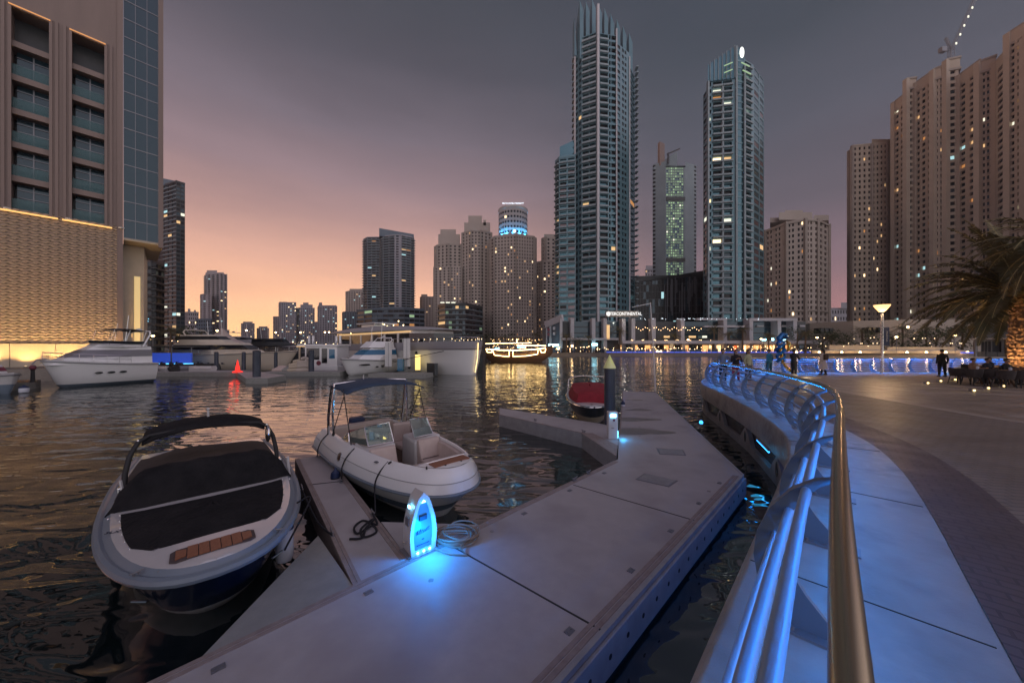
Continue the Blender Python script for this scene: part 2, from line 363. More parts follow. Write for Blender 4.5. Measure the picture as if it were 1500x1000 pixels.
# joints (grooves) and edge trim
def strip(name, a, b, w, z, m, **k):
    d = (b-a); d.z = 0; d.normalize(); n = Vector((-d.y, d.x, 0))*w/2
    return MB().prism([(p.x, p.y) for p in (a-n, b-n, b+n, a+n)], z-.01, z, 0).build(name, m, **k)
for a, b in (((640,787),(885,925)), ((840,710),(1021,763)), ((448,710),(505,704))):
    struct(strip('dock_joint_line', G(*a,z5), G(*b,z5), .022, z5+.004, M['joint']))
def edge_trim(pts, inset, w=.05, z=z5+.006, m='trimwood', up=.0):
    mb = MB()
    for a, b in zip(pts, pts[1:]):
        d = (b-a); d.z = 0; d.normalize(); n = Vector((-d.y, d.x, 0))
        a2, b2 = a+n*inset, b+n*inset
        mb.prism([(q.x, q.y) for q in (a2, b2, b2+n*w, a2+n*w)], z-.012, z+up, 0)
    return mb
for i, ins in enumerate((-.005, .06, .125)):
    struct(edge_trim([B00, B1-dB*.2], ins, .05).build('dock_edge_line', M['fascia'] if i < 1 else M['trimwood']))
    if i: struct(edge_trim([A1-dA*.2, A00], ins-.06, .05).build('dock_edge_line', M['trimwood']))
struct(edge_trim([B1, C0], .0, .06).build('dock_edge_line', M['fascia']))
struct(edge_trim([C1, N1], .0, .05).build('dock_edge_line', M['trimwood']))
dF = (fd-fa).normalized()
for a, b, sgn in ((fa, fd, 1), (fb, fc, -1)):
    for ins in (.0, .055):
        mb = edge_trim([a, b] if sgn > 0 else [b, a], ins, .045, z5+.004)
        struct(mb.build('finger_edge_line', M['trimwood']))
struct(edge_trim([g0, g1, g2], 0, .05).build('finger_edge_line', M['trimwood']))
# fascia board with bolt holes on the water side, facing the railing
mb = MB(); nB = Vector((dB.y, -dB.x, 0))
mb.prism([(q.x, q.y) for q in (B00+nB*.003, B1+nB*.003, B1+nB*.045, B00+nB*.045)], .06, .44, 0)
fas = mb.build('fender_board', M['fascia'], bevel=.01); tag(fas, 'long pale fender board with round bolt holes along the walkway edge', 'fender board')
hole = MB().lathe([(.028,0),(.03,.012)], n=12).build('bolt_hole', M['black'])
k = 0
Lb = (B1-B00).length
while k*.38 < Lb-.3:
    h_ = hole if k == 0 else hole.copy()
    if k: COL.objects.link(h_)
    h_.parent = fas; q = B00 + dB*(.2+k*.38) + nB*.036
    h_.location = (q.x, q.y, .26); h_.rotation_euler = nB.to_track_quat('Z','Y').to_euler(); k += 1
# side boards short finger: holes + chain
for i, (c4, w) in enumerate((([(961,656),(1001,659),(1005,667),(966,665)], 'farther'), ([(944,693),(993,704),(980,713),(931,702)], 'nearer'))):
    P4 = [G(*q, z5) for q in c4]
    t = thing('service_hatch', f'{w} grey slatted service hatch set in the pale walkway', 'hatch', P4[0], group='service hatches in the dock')
    MB().prism([(p.x-P4[0].x, p.y-P4[0].y) for p in P4][::-1], -.01, .008, 0).build('frame', M['metalgrey'], t)
    mb = MB(); c = sum(P4, Vector())/4
    I = [c + (p-c)*.9 for p in P4]
    for s_ in range(14):
        u0, u1 = s_/14+.01, s_/14+.055
        q = [I[0].lerp(I[3], u0), I[1].lerp(I[2], u0), I[1].lerp(I[2], u1), I[0].lerp(I[3], u1)]
        mb.prism([(p.x-P4[0].x, p.y-P4[0].y) for p in q], .006, .013, 0)
    mb.build('slat_panel', M['fascia'], t)

# ---- cleats
def cleat(loc, rz, label):
    t = thing('mooring_cleat', label, 'cleat', loc, rz, 'cleats along the docks')
    mb = MB(); mb.tube([(-.10,0,.075),(-.05,0,.06),(.05,0,.06),(.10,0,.075)], [.009,.014,.014,.009], 8)
    mb.build('horn', M['metalgrey'], t, smooth=True)
    mb = MB(); mb.tube([(-.035,0,0),(-.03,0,.06)], .012, 8); mb.tube([(.035,0,0),(.03,0,.06)], .012, 8); mb.cbox((0,0,.006), (.13,.05,.012))
    mb.build('foot', M['metalgrey'], t); return t
aF = math.atan2(dF.y, dF.x); aM = math.atan2(dA.y, dA.x)
for px, py, a, lb in ((442,716,aF,'dark cleat on the finger dock beside the covered boat with a taut line'), (486,783,aF,'dark cleat near finger root holding the covered boat line'),
        (499,706,aF,'small cleat on finger dock beside the white open boat'), (546,754,aF,'cleat carrying the heap of black rope'),
        (842,704,aM,'left one of two small cleats at walkway edge near the hatches'), (862,694,aM,'right one of two small cleats at walkway edge near the hatches'),
        (855,633,-.9,'cleat at the bend of the short finger dock'), (784,616,-.9,'cleat midway along the short finger dock'),
        (909,604,1.3,'cleat on far walkway beside the red covered boat'), (908,583,1.3,'farthest cleat on the far walkway')):
    cleat(G(px,py,z5), a, lb)

# ---- ropes
def rope(pts, label, r=.012, m='rope', cat='rope', name='mooring_rope', sub=6):
    P = [Vector(p) for p in pts]; out = []
    for i in range(len(P)-1):
        p0, p1, p2, p3 = P[max(i-1,0)], P[i], P[i+1], P[min(i+2, len(P)-1)]
        for k in range(sub):
            t = k/sub
            out.append(.5*((2*p1)+(p2-p0)*t+(2*p0-5*p1+4*p2-p3)*t*t+(3*p1-p0-3*p2+p3)*t**3))
    out.append(P[-1])
    return tag(MB().tube(out, r, 6).build(name, M[m], smooth=True), label, cat)
zc = z5+.02
rope([G(546,752,zc+.06), G(552,768,zc), G(532,762,zc), G(519,772,zc+.015), G(524,781,zc), G(545,770,zc+.02), G(551,779,zc), G(534,786,zc), G(528,776,zc+.02), G(540,764,zc+.02), G(549,759,zc+.03), G(536,773,zc+.01), G(530,787,zc), G(512,789,zc)],
     'heap of black rope loops lying on the finger dock', .018)
# coiled hose
t = G(668,790,z5); pts = []
RR = random.Random(5)
for i in range(230):
    a = i*.19; ph = i/230
    r = .27 + .07*math.sin(a*.37+1) - .02*math.sin(a*1.7)
    pts.append((t.x + r*math.cos(a)+.05*math.sin(a*.21), t.y + .86*r*math.sin(a)+.06*math.cos(a*.33), z5+.022+.11*ph*(1 if i % 60 < 30 else .8) + .012*math.sin(a*2.3)))
e = G(690,812,z5); pts += [(t.x+.1, t.y-.3, z5+.06), (e.x-.05, e.y-.05, z5+.02), (e.x-.28, e.y-.02, z5+.02), (t.x-.22, t.y-.30, z5+.02), (t.x-.36, t.y-.12, z5+.02)]
tag(MB().tube(pts, .0125, 6).build('water_hose', M['hose'], smooth=True), 'cream water hose coiled on the walkway beside the blue lit pedestal', 'hose')

# ---- service pedestals
def pedestal(loc, rz, sc, label, face):
    t = thing('power_pedestal', label, 'power pedestal', loc, rz, 'service pedestals on the dock'); t.scale = (sc,)*3
    # outline of the pointed arch (x, z)
    def arch(w, h, z0, n=10):
        L_ = []
        for i in range(n+1):
            u = i/n; L_.append((w*max(0,1-u**3.4)**.62*(.84+.16*math.sin(PI*min(u*1.3+.05,1))), z0+(h-z0)*u))
        return [(x, z) for x, z in L_] + [(-x, z) for x, z in reversed(L_[:-1])]
    O = arch(.205, .86, .0); mb = MB(); n = len(O)
    fr = [(x, -.10, z) for x, z in O]; bk = [(x*.92-.0, .17, z*.985) for x, z in O]
    I = arch(.15, .76, .07); inn = [(x, -.10, z) for x, z in I]; dn = [(x*.97, -.07, z) for x, z in I]
    mb.loft([bk, fr, inn, dn], 0); mb.add(bk, [tuple(range(n))])
    mb.build('casing', M['white'], t, smooth=True)
    mb = MB(); mb.add([(x*.98, -.068, z) for x, z in I], [tuple(range(n-1, -1, -1))]); mb.build('lit_face', face, t)
    mb = MB(); mb.cbox((0,-.075,.50), (.12,.03,.07)); mb.build('socket_cover', M['ink'], t, bevel=.008)
    mb = MB()
    for x, z in ((-.03,.395),(.02,.40)):
        pass
    mb.tube([(-.10,-.075,.30),(-.07,-.075,.34),(-.085,-.075,.29),(-.05,-.075,.31),(-.035,-.075,.345),(-.03,-.075,.30),(0,-.075,.33),(.005,-.075,.30),(.03,-.075,.325),(.035,-.075,.30),(.06,-.075,.33),(.1,-.075,.345)], .0045, 5)
    mb.tube([(-.10,-.075,.285),(0,-.075,.29),(.10,-.075,.315)], .003, 5); mb.cbox((.0,-.075,.20), (.035,.004,.016)); mb.cbox((0,-.075,.13), (.19,.004,.008))
    mb.build('lettering', M['ink'], t)
    for i in (-1, 0, 1):
        mb = MB(); mb.ball((i*.09,-.10,.045), .017, 10); mb.build('foot_lamp', M['ledw'], t, smooth=True)
    mb = MB(); mb.cbox((0,-.075,.725), (.07,.03,.03)); mb.build('top_lamp', M['ledw'], t, bevel=.006)
    mb = MB(); mb.cbox((-.185,.03,.47), (.03,.10,.12)); mb.build('side_socket', M['metalgrey'], t, bevel=.01)
    mb = MB(); mb.cbox((-.155,.03,.66), (.02,.06,.04)); mb.build('side_lamp', M['ledw'], t, bevel=.006)
    mb = MB(); mb.tube([(-.19,.0,.20),(-.24,.0,.20)], .014, 8); mb.tube([(-.24,-.03,.21),(-.24,.03,.19)], .01, 8); mb.build('tap', M['chrome'], t, smooth=True)
    mb = MB(); mb.box(-.23,-.14,0,.23,.20,.02); mb.build('base_plate', M['metalgrey'], t, bevel=.006)
    return t
pl = G(616,806,z5); prz = .72
pedestal(pl, prz, 1.0, 'pointed white pedestal with glowing blue face beside the coiled hose', M['pedface'])
def off(l, rz, v): return Vector(l) + Matrix.Rotation(rz, 3, 'Z') @ Vector(v)
point('pedestal_foot_light', off(pl, prz, (.0,-.30,.30)), 30, (.0,.26,1), .05)
point('pedestal_top_light', off(pl, prz, (0,-.16,.70)), .4, (.03,.40,1), .03)

# second pedestal: plain box
p2l = G(897,642,z5); t = thing('power_pedestal', 'small boxy white pedestal with cyan lamp in front of the dark pile', 'power pedestal', p2l, 0, 'service pedestals on the dock')
mb = MB(); mb.prism([(-.15,-.10),(.15,-.10),(.15,.12),(-.15,.12)], 0, .86); mb.build('casing', M['white'], t, bevel=.02)
mb = MB(); mb.cbox((0,-.105,.74), (.18,.02,.10)); mb.build('lamp', M['ledw'], t, bevel=.01)
mb = MB(); mb.lathe([(.035,0),(.035,.02)], n=12); mb.xf(Matrix.Translation((.02,-.10,.60)) @ Matrix.Rotation(PI/2,4,'X')); mb.build('socket', M['redvinyl'], t)
mb = MB(); mb.cbox((-.02,-.105,.36), (.09,.02,.02)); mb.build('tap', M['chrome'], t)
mb = MB(); mb.cbox((.156,-.02,.14), (.012,.08,.22)); mb.build('side_lamp', M['ledw'], t)
point('pedestal_light', off(p2l, 0, (.30,-.12,.12)), 4.0, (.03,.42,1), .03)
point('pedestal_light', off(p2l, 0, (0,-.2,.78)), .8, (.10,.5,1), .03)
# pile with cone
pp = G(893,621,z5); t = thing('mooring_pile', 'thick dark blue pile with yellow and white pointed cap behind small pedestal', 'pile', (pp.x, pp.y, 0), 0, 'piles')
mb = MB(); mb.lathe([(.20,-1.0),(.20,2.62)], n=28); mb.build('post', M['pile'], t, smooth=True)
mb = MB(); mb.lathe([(.225,2.60),(.225,2.64),(.012,3.10)], n=28); mb.build('cap', M['coneyel'], t)
# dark posts elsewhere
def pile(loc, r, h, label, g='piles'):
    t = thing('mooring_pile', label, 'pile', loc, 0, g)
    MB().lathe([(r,-1),(r,h)], n=14).build('post', M['pile'], t, smooth=True)
    MB().lathe([(r*1.08,h-.02),(r*.7,h+.06),(.01,h+.1)], n=14).build('cap', M['darkw'], t)
# thin white mast at dock end
mp_ = G(960,574,z5); t = thing('flag_mast', 'thin white mast with a short arm at the far dock end', 'mast', mp_, 0)
MB().tube([(0,0,0),(-.14,0,2.8),(-.32,0,5.75)], [.05,.045,.03], 10).build('pole', M['white'], t, smooth=True)
MB().bar((-.32,0,5.7), (-1.5,0,5.45), .04).build('arm', M['white'], t)
MB().lathe([(.14,0),(.14,.03),(.06,.05)], n=12).build('foot', M['metalgrey'], t)
# small cyan marker on the right edge
q = G(1027,624,z5); t = thing('edge_light', 'small cyan marker lamp on the walkway edge near curved wall', 'marker lamp', q)
MB().lathe([(.05,0),(.05,.10)], n=12).build('housing', M['metalgrey'], t); MB().lathe([(.055,.10),(.06,.16),(.03,.2)], n=12).build('lens', M['ledcy'], t)
# stains beside the far walkway (leaf litter and damp marks have their own shape)
M['stain'] = mat('damp_stain', (.20,.185,.18), .35, c2=(.15,.14,.135), ns=5)
rr = random.Random(3)
for px, py, w in ((935,586,.45),(940,600,.55),(938,614,.8),(945,632,1.0)):
    q = G(px,py,z5); P = []
    for a in range(18):
        th = a/18*2*PI; r = w*(1+.25*math.sin(3*th+px)+.12*rr.random())
        P.append((q.x+r*math.cos(th)*.95-.15, q.y+r*.42*math.sin(th)))
    struct(MB().prism(P, z5-.01, z5+.0035, 0).build('damp_surface', M['stain']))

M['scuff'] = mat('scuff_mark', (.20,.185,.185), .6, c2=(.27,.25,.25), ns=9)
for i in range(0, 44, 4):
    u = rr.random(); a = A00.lerp(A1, u) + Vector((dB.y, -dB.x, 0))*rr.uniform(.15, 2.5) if i < 18 else N1.lerp(C1, rr.random()*.9) + Vector((rr.uniform(.3,1.7), 0, 0))
    th = rr.uniform(0, PI); l_ = rr.uniform(.06,.35); d_ = Vector((math.cos(th), math.sin(th), 0))*l_; n_ = Vector((-math.sin(th), math.cos(th), 0))*rr.uniform(.004,.016)
    if i % 4 == 0: P = [(a.x+.03*math.cos(k*.7)*(1+.4*rr.random()), a.y+.03*math.sin(k*.7)*(1+.4*rr.random())) for k in range(9)]
    else: P = [((a-d_).x, (a-d_).y), ((a+n_).x, (a+n_).y), ((a+d_).x, (a+d_).y), ((a-n_*.5).x, (a-n_*.5).y)][::-1]
    struct(MB().prism(P, z5-.01, z5+.0025, 0).build('scuff_surface', M['scuff']))
# small bolted plates along both walkway edges
bp_ = MB().box(-.05,-.035,0,.05,.035,.008); [bp_.lathe([(.009,.008),(.009,.014)], (x_,0,0), 8) for x_ in (-.03,.03)]
bp_ = bp_.build('edge_plate', M['metalgrey']); tag(bp_, 'small bolted steel plate set in the walkway edge', 'bolted plate', 'bolted plates along the walkway edges'); k = 0
for a_, b_, sg in ((A00, A1, -1), (B00, B1, 1)):
    d_ = (b_-a_).normalized(); Ls_ = (b_-a_).length; u = .6
    while u < Ls_-.3:
        o = bp_ if k == 0 else bp_.copy()
        if k: COL.objects.link(o)
        q = a_ + d_*u + Vector((-d_.y, d_.x, 0))*.26*sg; o.location = (q.x, q.y, z5); o.rotation_euler = (0,0,math.atan2(d_.y, d_.x)); u += 1.35; k += 1
# ================================================================ PROMENADE
zp = 1.5
def catmull(P, sub):
    out = []
    for i in range(len(P)-1):
        p0, p1, p2, p3 = P[max(i-1,0)], P[i], P[i+1], P[min(i+2, len(P)-1)]
        if i == 0: p0 = 2*p1-p2
        if i == len(P)-2: p3 = 2*p2-p1
        for k in range(sub):
            t = k/sub; out.append(.5*((2*p1)+(p2-p0)*t+(2*p0-5*p1+4*p2-p3)*t*t+(3*p1-p0-3*p2+p3)*t**3))
    out.append(P[-1]); return out
edge0 = [(-4.0,-3.3),(-2.4,-1.65),(-.8,.0),(1.0,1.93),(2.5,3.50),(3.75,4.80),(5.0,6.2),(5.95,7.55),(6.85,9.4),(7.6,11.2),(8.3,13.2),(9.0,15.3),(9.75,17.5),(10.9,19.6),(12.6,21.6),(15.2,23.6),(18.6,25.0),(23,25.7),(29,25.9),(36,25.4),(48,24),(62,21)]
E = catmull([Vector(p) for p in edge0], 10)
# arc-length resample
cum = [0]
for a, b in zip(E, E[1:]): cum.append(cum[-1] + (b-a).length)
LT = cum[-1]
def at(s):
    s = max(0, min(LT-1e-4, s)); lo = 0
    import bisect
    i = max(0, bisect.bisect_right(cum, s)-1); i = min(i, len(E)-2)
    t = (s-cum[i])/(cum[i+1]-cum[i]); p = E[i].lerp(E[i+1], t)
    a, b = at0(s-.3), at0(s+.3); d = (b-a).normalized()
    return p, d, Vector((d.y, -d.x))      # point, tangent, inboard normal
def at0(s):
    import bisect
    s = max(0, min(LT-1e-4, s)); i = max(0, min(bisect.bisect_right(cum, s)-1, len(E)-2)); t = (s-cum[i])/(cum[i+1]-cum[i]); return E[i].lerp(E[i+1], t)
def ofs(s, n): p, d, q = at(s); return p + q*n
SS = [i*LT/260 for i in range(261)]
LEDGE = 1.36
# ledge slab (concrete curb on which the railing stands)
def ribbon(name, n0, n1, z0, z1, m, s0=0, s1=None, sect=None, closed=True):
    s1 = s1 or LT; mb = MB(); k = int((s1-s0)/.22)+2; rings = []
    for i in range(k):
        s = s0+(s1-s0)*i/(k-1); p, d, q = at(s)
        sec = sect or [(n0,z0),(n1,z0),(n1,z1),(n0,z1)]
        rings.append([(*(p+q*n), z) for n, z in sec])
    mb.loft(rings, 0, cap=True); return mb.build(name, m, smooth=True)
struct(ribbon('ledge_path', 0, 0, 0, 0, M['ledge'], sect=[(.02,.80),(.30,.78),(LEDGE,.9),(LEDGE,zp+.012),(.03,zp+.012),(0,zp-.015),(-.01,1.15)]))
# wall face below: dark recess, pale wave frame
sw1 = LT*.62
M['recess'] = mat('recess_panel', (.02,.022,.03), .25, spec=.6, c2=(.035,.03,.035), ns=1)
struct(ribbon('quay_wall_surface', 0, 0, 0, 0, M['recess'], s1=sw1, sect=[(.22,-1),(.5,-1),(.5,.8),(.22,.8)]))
mb = MB(); PER = 3.3
def wave(s):
    u = ((s+.9) % PER)/PER; d = abs(u-.5)*2
    return .24 + .53*max(0, 1-(1-d)*2.6)**.8 if d > .62 else .24 + .05*math.cos((u-.5)*PI)*0
k = int(sw1/.09)
for side in (0,):
    prev = None
    for i in range(k+1):
        s = sw1*i/k; p, d, q = at(s); h = wave(s)
        cur = [(*(p+q*.10), -.8), (*(p+q*.08), h), (*(p+q*.21), h), (*(p+q*.21), -.8)]
        if prev: mb.add(prev+cur, [(0,4,5,1),(1,5,6,2),(2,6,7,3)])
        prev = cur
wf_ = mb.build('wave_wall', M['ledge'], smooth=True)
tag(wf_, 'pale wave shaped concrete wall under the curved railing ledge', 'wall')
mb = MB()
for j in range(1, int(sw1/PER)+1):
    s = j*PER-.9
    if s > sw1-.5: break
    mb = MB(); P = []
    for a in range(14):
        th = a/14*2*PI; ss = s+.10*math.cos(th)*(1-.2*math.sin(th)); p = ofs(ss, .072); P.append((*p, .44+.19*math.sin(th)))
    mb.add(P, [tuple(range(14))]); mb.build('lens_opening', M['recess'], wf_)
for s0, lit in ((None, 1),):
    best = min(SS, key=lambda s: (at0(s) - V2(1108, 9.3)).length)
    t = thing('bar_light', 'glowing cyan bar lamp under the curved concrete ledge', 'bar lamp', (*ofs(best,.0), .76))
    mb = MB(); P = [Vector((*(ofs(best+i*.1, .0)-ofs(best,.0)), 0)) for i in range(-6, 7)]
    mb.tube([p+Vector((0,0,-.02)) for p in P], .02, 8); mb.build('tube', M['ledcy'], t)
    mb = MB(); mb.tube([p+Vector((0,0,.02)) for p in P], .035, 6); mb.build('housing', M['metalgrey'], t)
    q = ofs(best, -.15); point('bar_light_glow', (*q, .6), 1.3, (.03,.5,1), .15)
# ledge expansion joints
s = 1.0
while s < LT*.7:
    p, d, q = at(s); a, b_ = p+q*.05, p+q*(LEDGE-.03)
    struct(strip('ledge_joint_line', Vector((*a,0)), Vector((*b_,0)), .012, zp+.016, M['joint'])); s += 2.6
# ledge inner step + paving
inner = [ofs(s, LEDGE-.01) for s in SS]
pave = mat('promenade_paving', (.25,.20,.165), .42, c2=(.30,.24,.20), ns=1.3, rv=.12, bump=.25, bs=30, bd=.004)
def brickify(m, sc, dark, light, rot=0.0, mortar=.012, w=.5, h=.25, bumpd=.004):
    nt = m.node_tree; N, L = nt.nodes, nt.links; b = N['Principled BSDF']
    g = N.new('ShaderNodeNewGeometry'); mp = N.new('ShaderNodeMapping'); mp.inputs['Rotation'].default_value = (0,0,rot); L.new(g.outputs['Position'], mp.inputs[0])
    br = N.new('ShaderNodeTexBrick'); br.inputs['Scale'].default_value = sc; br.inputs['Mortar Size'].default_value = mortar; br.inputs['Brick Width'].default_value = w; br.inputs['Row Height'].default_value = h
    br.inputs['Color1'].default_value = (*dark,1); br.inputs['Color2'].default_value = (*light,1); br.inputs['Mortar'].default_value = (*[c*.62 for c in dark],1); L.new(mp.outputs[0], br.inputs['Vector'])
    src = b.inputs['Base Color'].links
    if src:
        mx = N.new('ShaderNodeMix'); mx.data_type = 'RGBA'; mx.blend_type = 'MULTIPLY'; mx.inputs['Factor'].default_value = 1
        L.new(src[0].from_socket, mx.inputs['A']); L.new(br.outputs['Color'], mx.inputs['B']); L.new(mx.outputs['Result'], b.inputs['Base Color'])
    else: L.new(br.outputs['Color'], b.inputs['Base Color'])
    bp = N.new('ShaderNodeBump'); bp.inputs['Strength'].default_value = .6; bp.inputs['Distance'].default_value = bumpd; bp.invert = True
    L.new(br.outputs['Fac'], bp.inputs['Height']); L.new(bp.outputs['Normal'], b.inputs['Normal'])
    return m
brickify(pave, 1, (.85,.85,.85), (1.1,1.08,1.05), .5, w=.6, h=.3)
pv_dark = brickify(mat('dark_band_paving', (.085,.055,.055), .5, c2=(.10,.067,.067), ns=2, rv=.1), 1, (.95,.95,.95), (1.05,1.03,1.05), .75, w=.22, h=.11)
pv_mid = brickify(mat('brown_paving', (.17,.135,.115), .5, c2=(.21,.165,.14), ns=1.2, rv=.1), 1, (.9,.9,.9), (1.07,1.06,1.05), .2, w=.24, h=.12)
pv_line = mat('pale_paving', (.30,.25,.215), .5, c2=(.35,.29,.25), ns=3)
poly = [(p.x, p.y) for p in inner[4:]] + [(62,-4),(3.0,-4)]
struct(MB().prism(poly[::-1], zp-.35, zp, 0).build('promenade_pavement', pave))
def band(name, n0, n1, z, m, s0, s1):
    mb = MB(); rings = []; k = 90
    for i in range(k+1):
        s = s0+(s1-s0)*i/k; rings.append([(*ofs(s, n0), z), (*ofs(s, n1), z)])
    mb.loft(rings, 0, open_=True); o = mb.build(name, m); struct(o); return o
sA = min(SS, key=lambda s: (at0(s)-Vector((9.0,15.3))).length)
sN = min(SS, key=lambda s: (at0(s)-Vector((1.0,1.93))).length)
for i in range(7):
    q = ofs(sN-1.5+i*1.4, .10); point('wall_led', (*q, .74), 4.5, (.01,.22,1), .03)
# brown field right of the ledge and the darker arc next to it
P = [ofs(s, LEDGE+.01) for s in [sN-3.2+i*(sA-sN+2.0)/50 for i in range(51)]]
fld = [(p.x, p.y) for p in P] + [(13.9,14.6),(13.2,11.6),(12.7,9.4),(12.5,5),(12.5,-4),(3,-4)]
struct(MB().prism(fld[::-1], zp-.02, zp+.004, 0).build('brown_pavement', pv_mid))
band('dark_band_pavement', LEDGE+.012, LEDGE+.68, zp+.008, pv_dark, sN-3.0, sA-3.2)
struct(MB().prism([(12.62,-4),(12.95,-4),(12.95,5),(13.05,9.4),(13.5,11.6),(14.3,14.8),(13.95,14.9),(13.2,11.7),(12.72,9.4),(12.62,5)], zp-.02, zp+.008, 0).build('pale_pavement_line', pv_line))
struct(MB().prism([(13.6,9.2),(60,6.8),(60,7.15),(13.6,9.5)], zp-.02, zp+.004, 0).build('pale_pavement_line', pv_line))
struct(MB().prism([(14.6,14.4),(22,13.2),(60,12.0),(60,12.3),(22,13.5),(14.6,14.75)], zp-.02, zp+.004, 0).build('pale_pavement_line', pv_line))
# low steps toward the cafe terrace
for i in range(3):
    y0 = 16.3+i*.75; struct(MB().prism([(25.2+i*.5, y0),(60,y0-1.2),(60,30),(24.0+i*.5,30)] if 0 else [(21.8+i*.55,y0+.9*i*.2),(60,y0-2.2),(60,y0-1.5),(21.8+i*.55,y0+.75)], zp-.02, zp+.004+.0, 0).build('terrace_line_surface', pv_mid))

# ================================================================ RAILING
rail = thing('promenade_railing', 'curved steel promenade railing with bronze handrail, horizontal tubes and blue lighting', 'railing', (0,0,0))
Lr = LT
def run(nz, r, name, m, s0=0, s1=None, nseg=8, step=.3, smooth=True):
    s1 = s1 or Lr; k = int((s1-s0)/step)+2
    P = [(*ofs(s0+(s1-s0)*i/(k-1), nz[0]), nz[1]) for i in range(k)]
    return MB().tube(P, r, nseg).build(name, m, rail, smooth=smooth)
run((.62,2.62), .041, 'handrail', M['bronze'], nseg=20, step=.12)
mb = MB(); kk = int(Lr/.25)
mb.loft([[(*ofs(Lr*i/kk, .632), 2.5775), (*ofs(Lr*i/kk, .602), 2.5775)] for i in range(kk+1)], 0, open_=True); led = mb.build('led_strip', [M['led'], emit('led_blue_far', (.0,.24,1), 190)], rail)
for i_, p_ in enumerate(led.data.polygons): p_.material_index = 1 if i_*.25 > sA+1 else 0
mb = MB()
for n_ in (.638, .598): mb.loft([[(*ofs(Lr*i/kk, n_-.002), 2.584), (*ofs(Lr*i/kk, n_+.002), 2.584), (*ofs(Lr*i/kk, n_+.002), 2.567), (*ofs(Lr*i/kk, n_-.002), 2.567)] for i in range(kk+1)], 0)
mb.build('led_channel', M['metalgrey'], rail)
for n, z, r in ((.46,2.46,.028),(.375,2.30,.027),(.30,2.12,.018),(.27,1.96,.018),(.30,1.80,.018),(.36,1.66,.018)):
    run((n, z), r, 'rail_tube', M['railtube'], nseg=12, step=.15)
outer = [(.60,2.575),(.50,2.535),(.38,2.44),(.27,2.29),(.195,2.10),(.175,1.93),(.20,1.76),(.27,1.61),(.36,1.53)]
innr = [(.60,2.548),(.53,2.50),(.44,2.40),(.36,2.23),(.33,2.07),(.36,1.92),(.46,1.76),(.58,1.62),(.71,1.53)]
ths = [.022,.036,.052,.046,.036,.030,.026,.022,.022]
fn = MB(); th = .032
ring = []
for (a, az), (b_, bz), th in zip(outer, innr, ths):
    ring.append([(a, -th, az), (b_, -th*.8, bz), (b_, th*.8, bz), (a, th, az)])
fn.loft(ring, 0, cap=True)
ft = MB(); ft.box(.34,-.09,1.512,.76,.09,1.53)
for x_ in (.39, .63): ft.lathe([(.014,1.53),(.014,1.555)], (x_,.06,0), 8).lathe([(.014,1.53),(.014,1.555)], (x_,-.06,0), 8)
bk = MB(); bk.tube([(.62,0,2.60),(.605,0,2.555),(.585,0,2.545)], .012, 8)
SP = 1.95; s0_ = min(SS, key=lambda s: (at0(s)-Vector((1.58,2.50))).length); post0 = None; PS = [s0_-1.95-1.45*k for k in range(9) if s0_-1.95-1.45*k > .2][::-1]; s = s0_
while s < Lr: PS.append(s); s += 1.45
for i, s in enumerate(PS):
    p, d, q = at(s); rz = math.atan2(q.y, q.x)
    if i == 0:
        post0 = fn.build('post', M['fin'], rail, smooth=True); f0 = ft.build('foot_plate', M['metalgrey'], post0); b0 = bk.build('bracket', M['fin'], post0)
        k3 = (post0,)
    else:
        c = post0.copy(); COL.objects.link(c); c.parent = rail
        for kk in (f0, b0): z = kk.copy(); COL.objects.link(z); z.parent = c
        k3 = (c,)
    k3[0].location = (p.x, p.y, 0); k3[0].rotation_euler = (0, 0, rz)
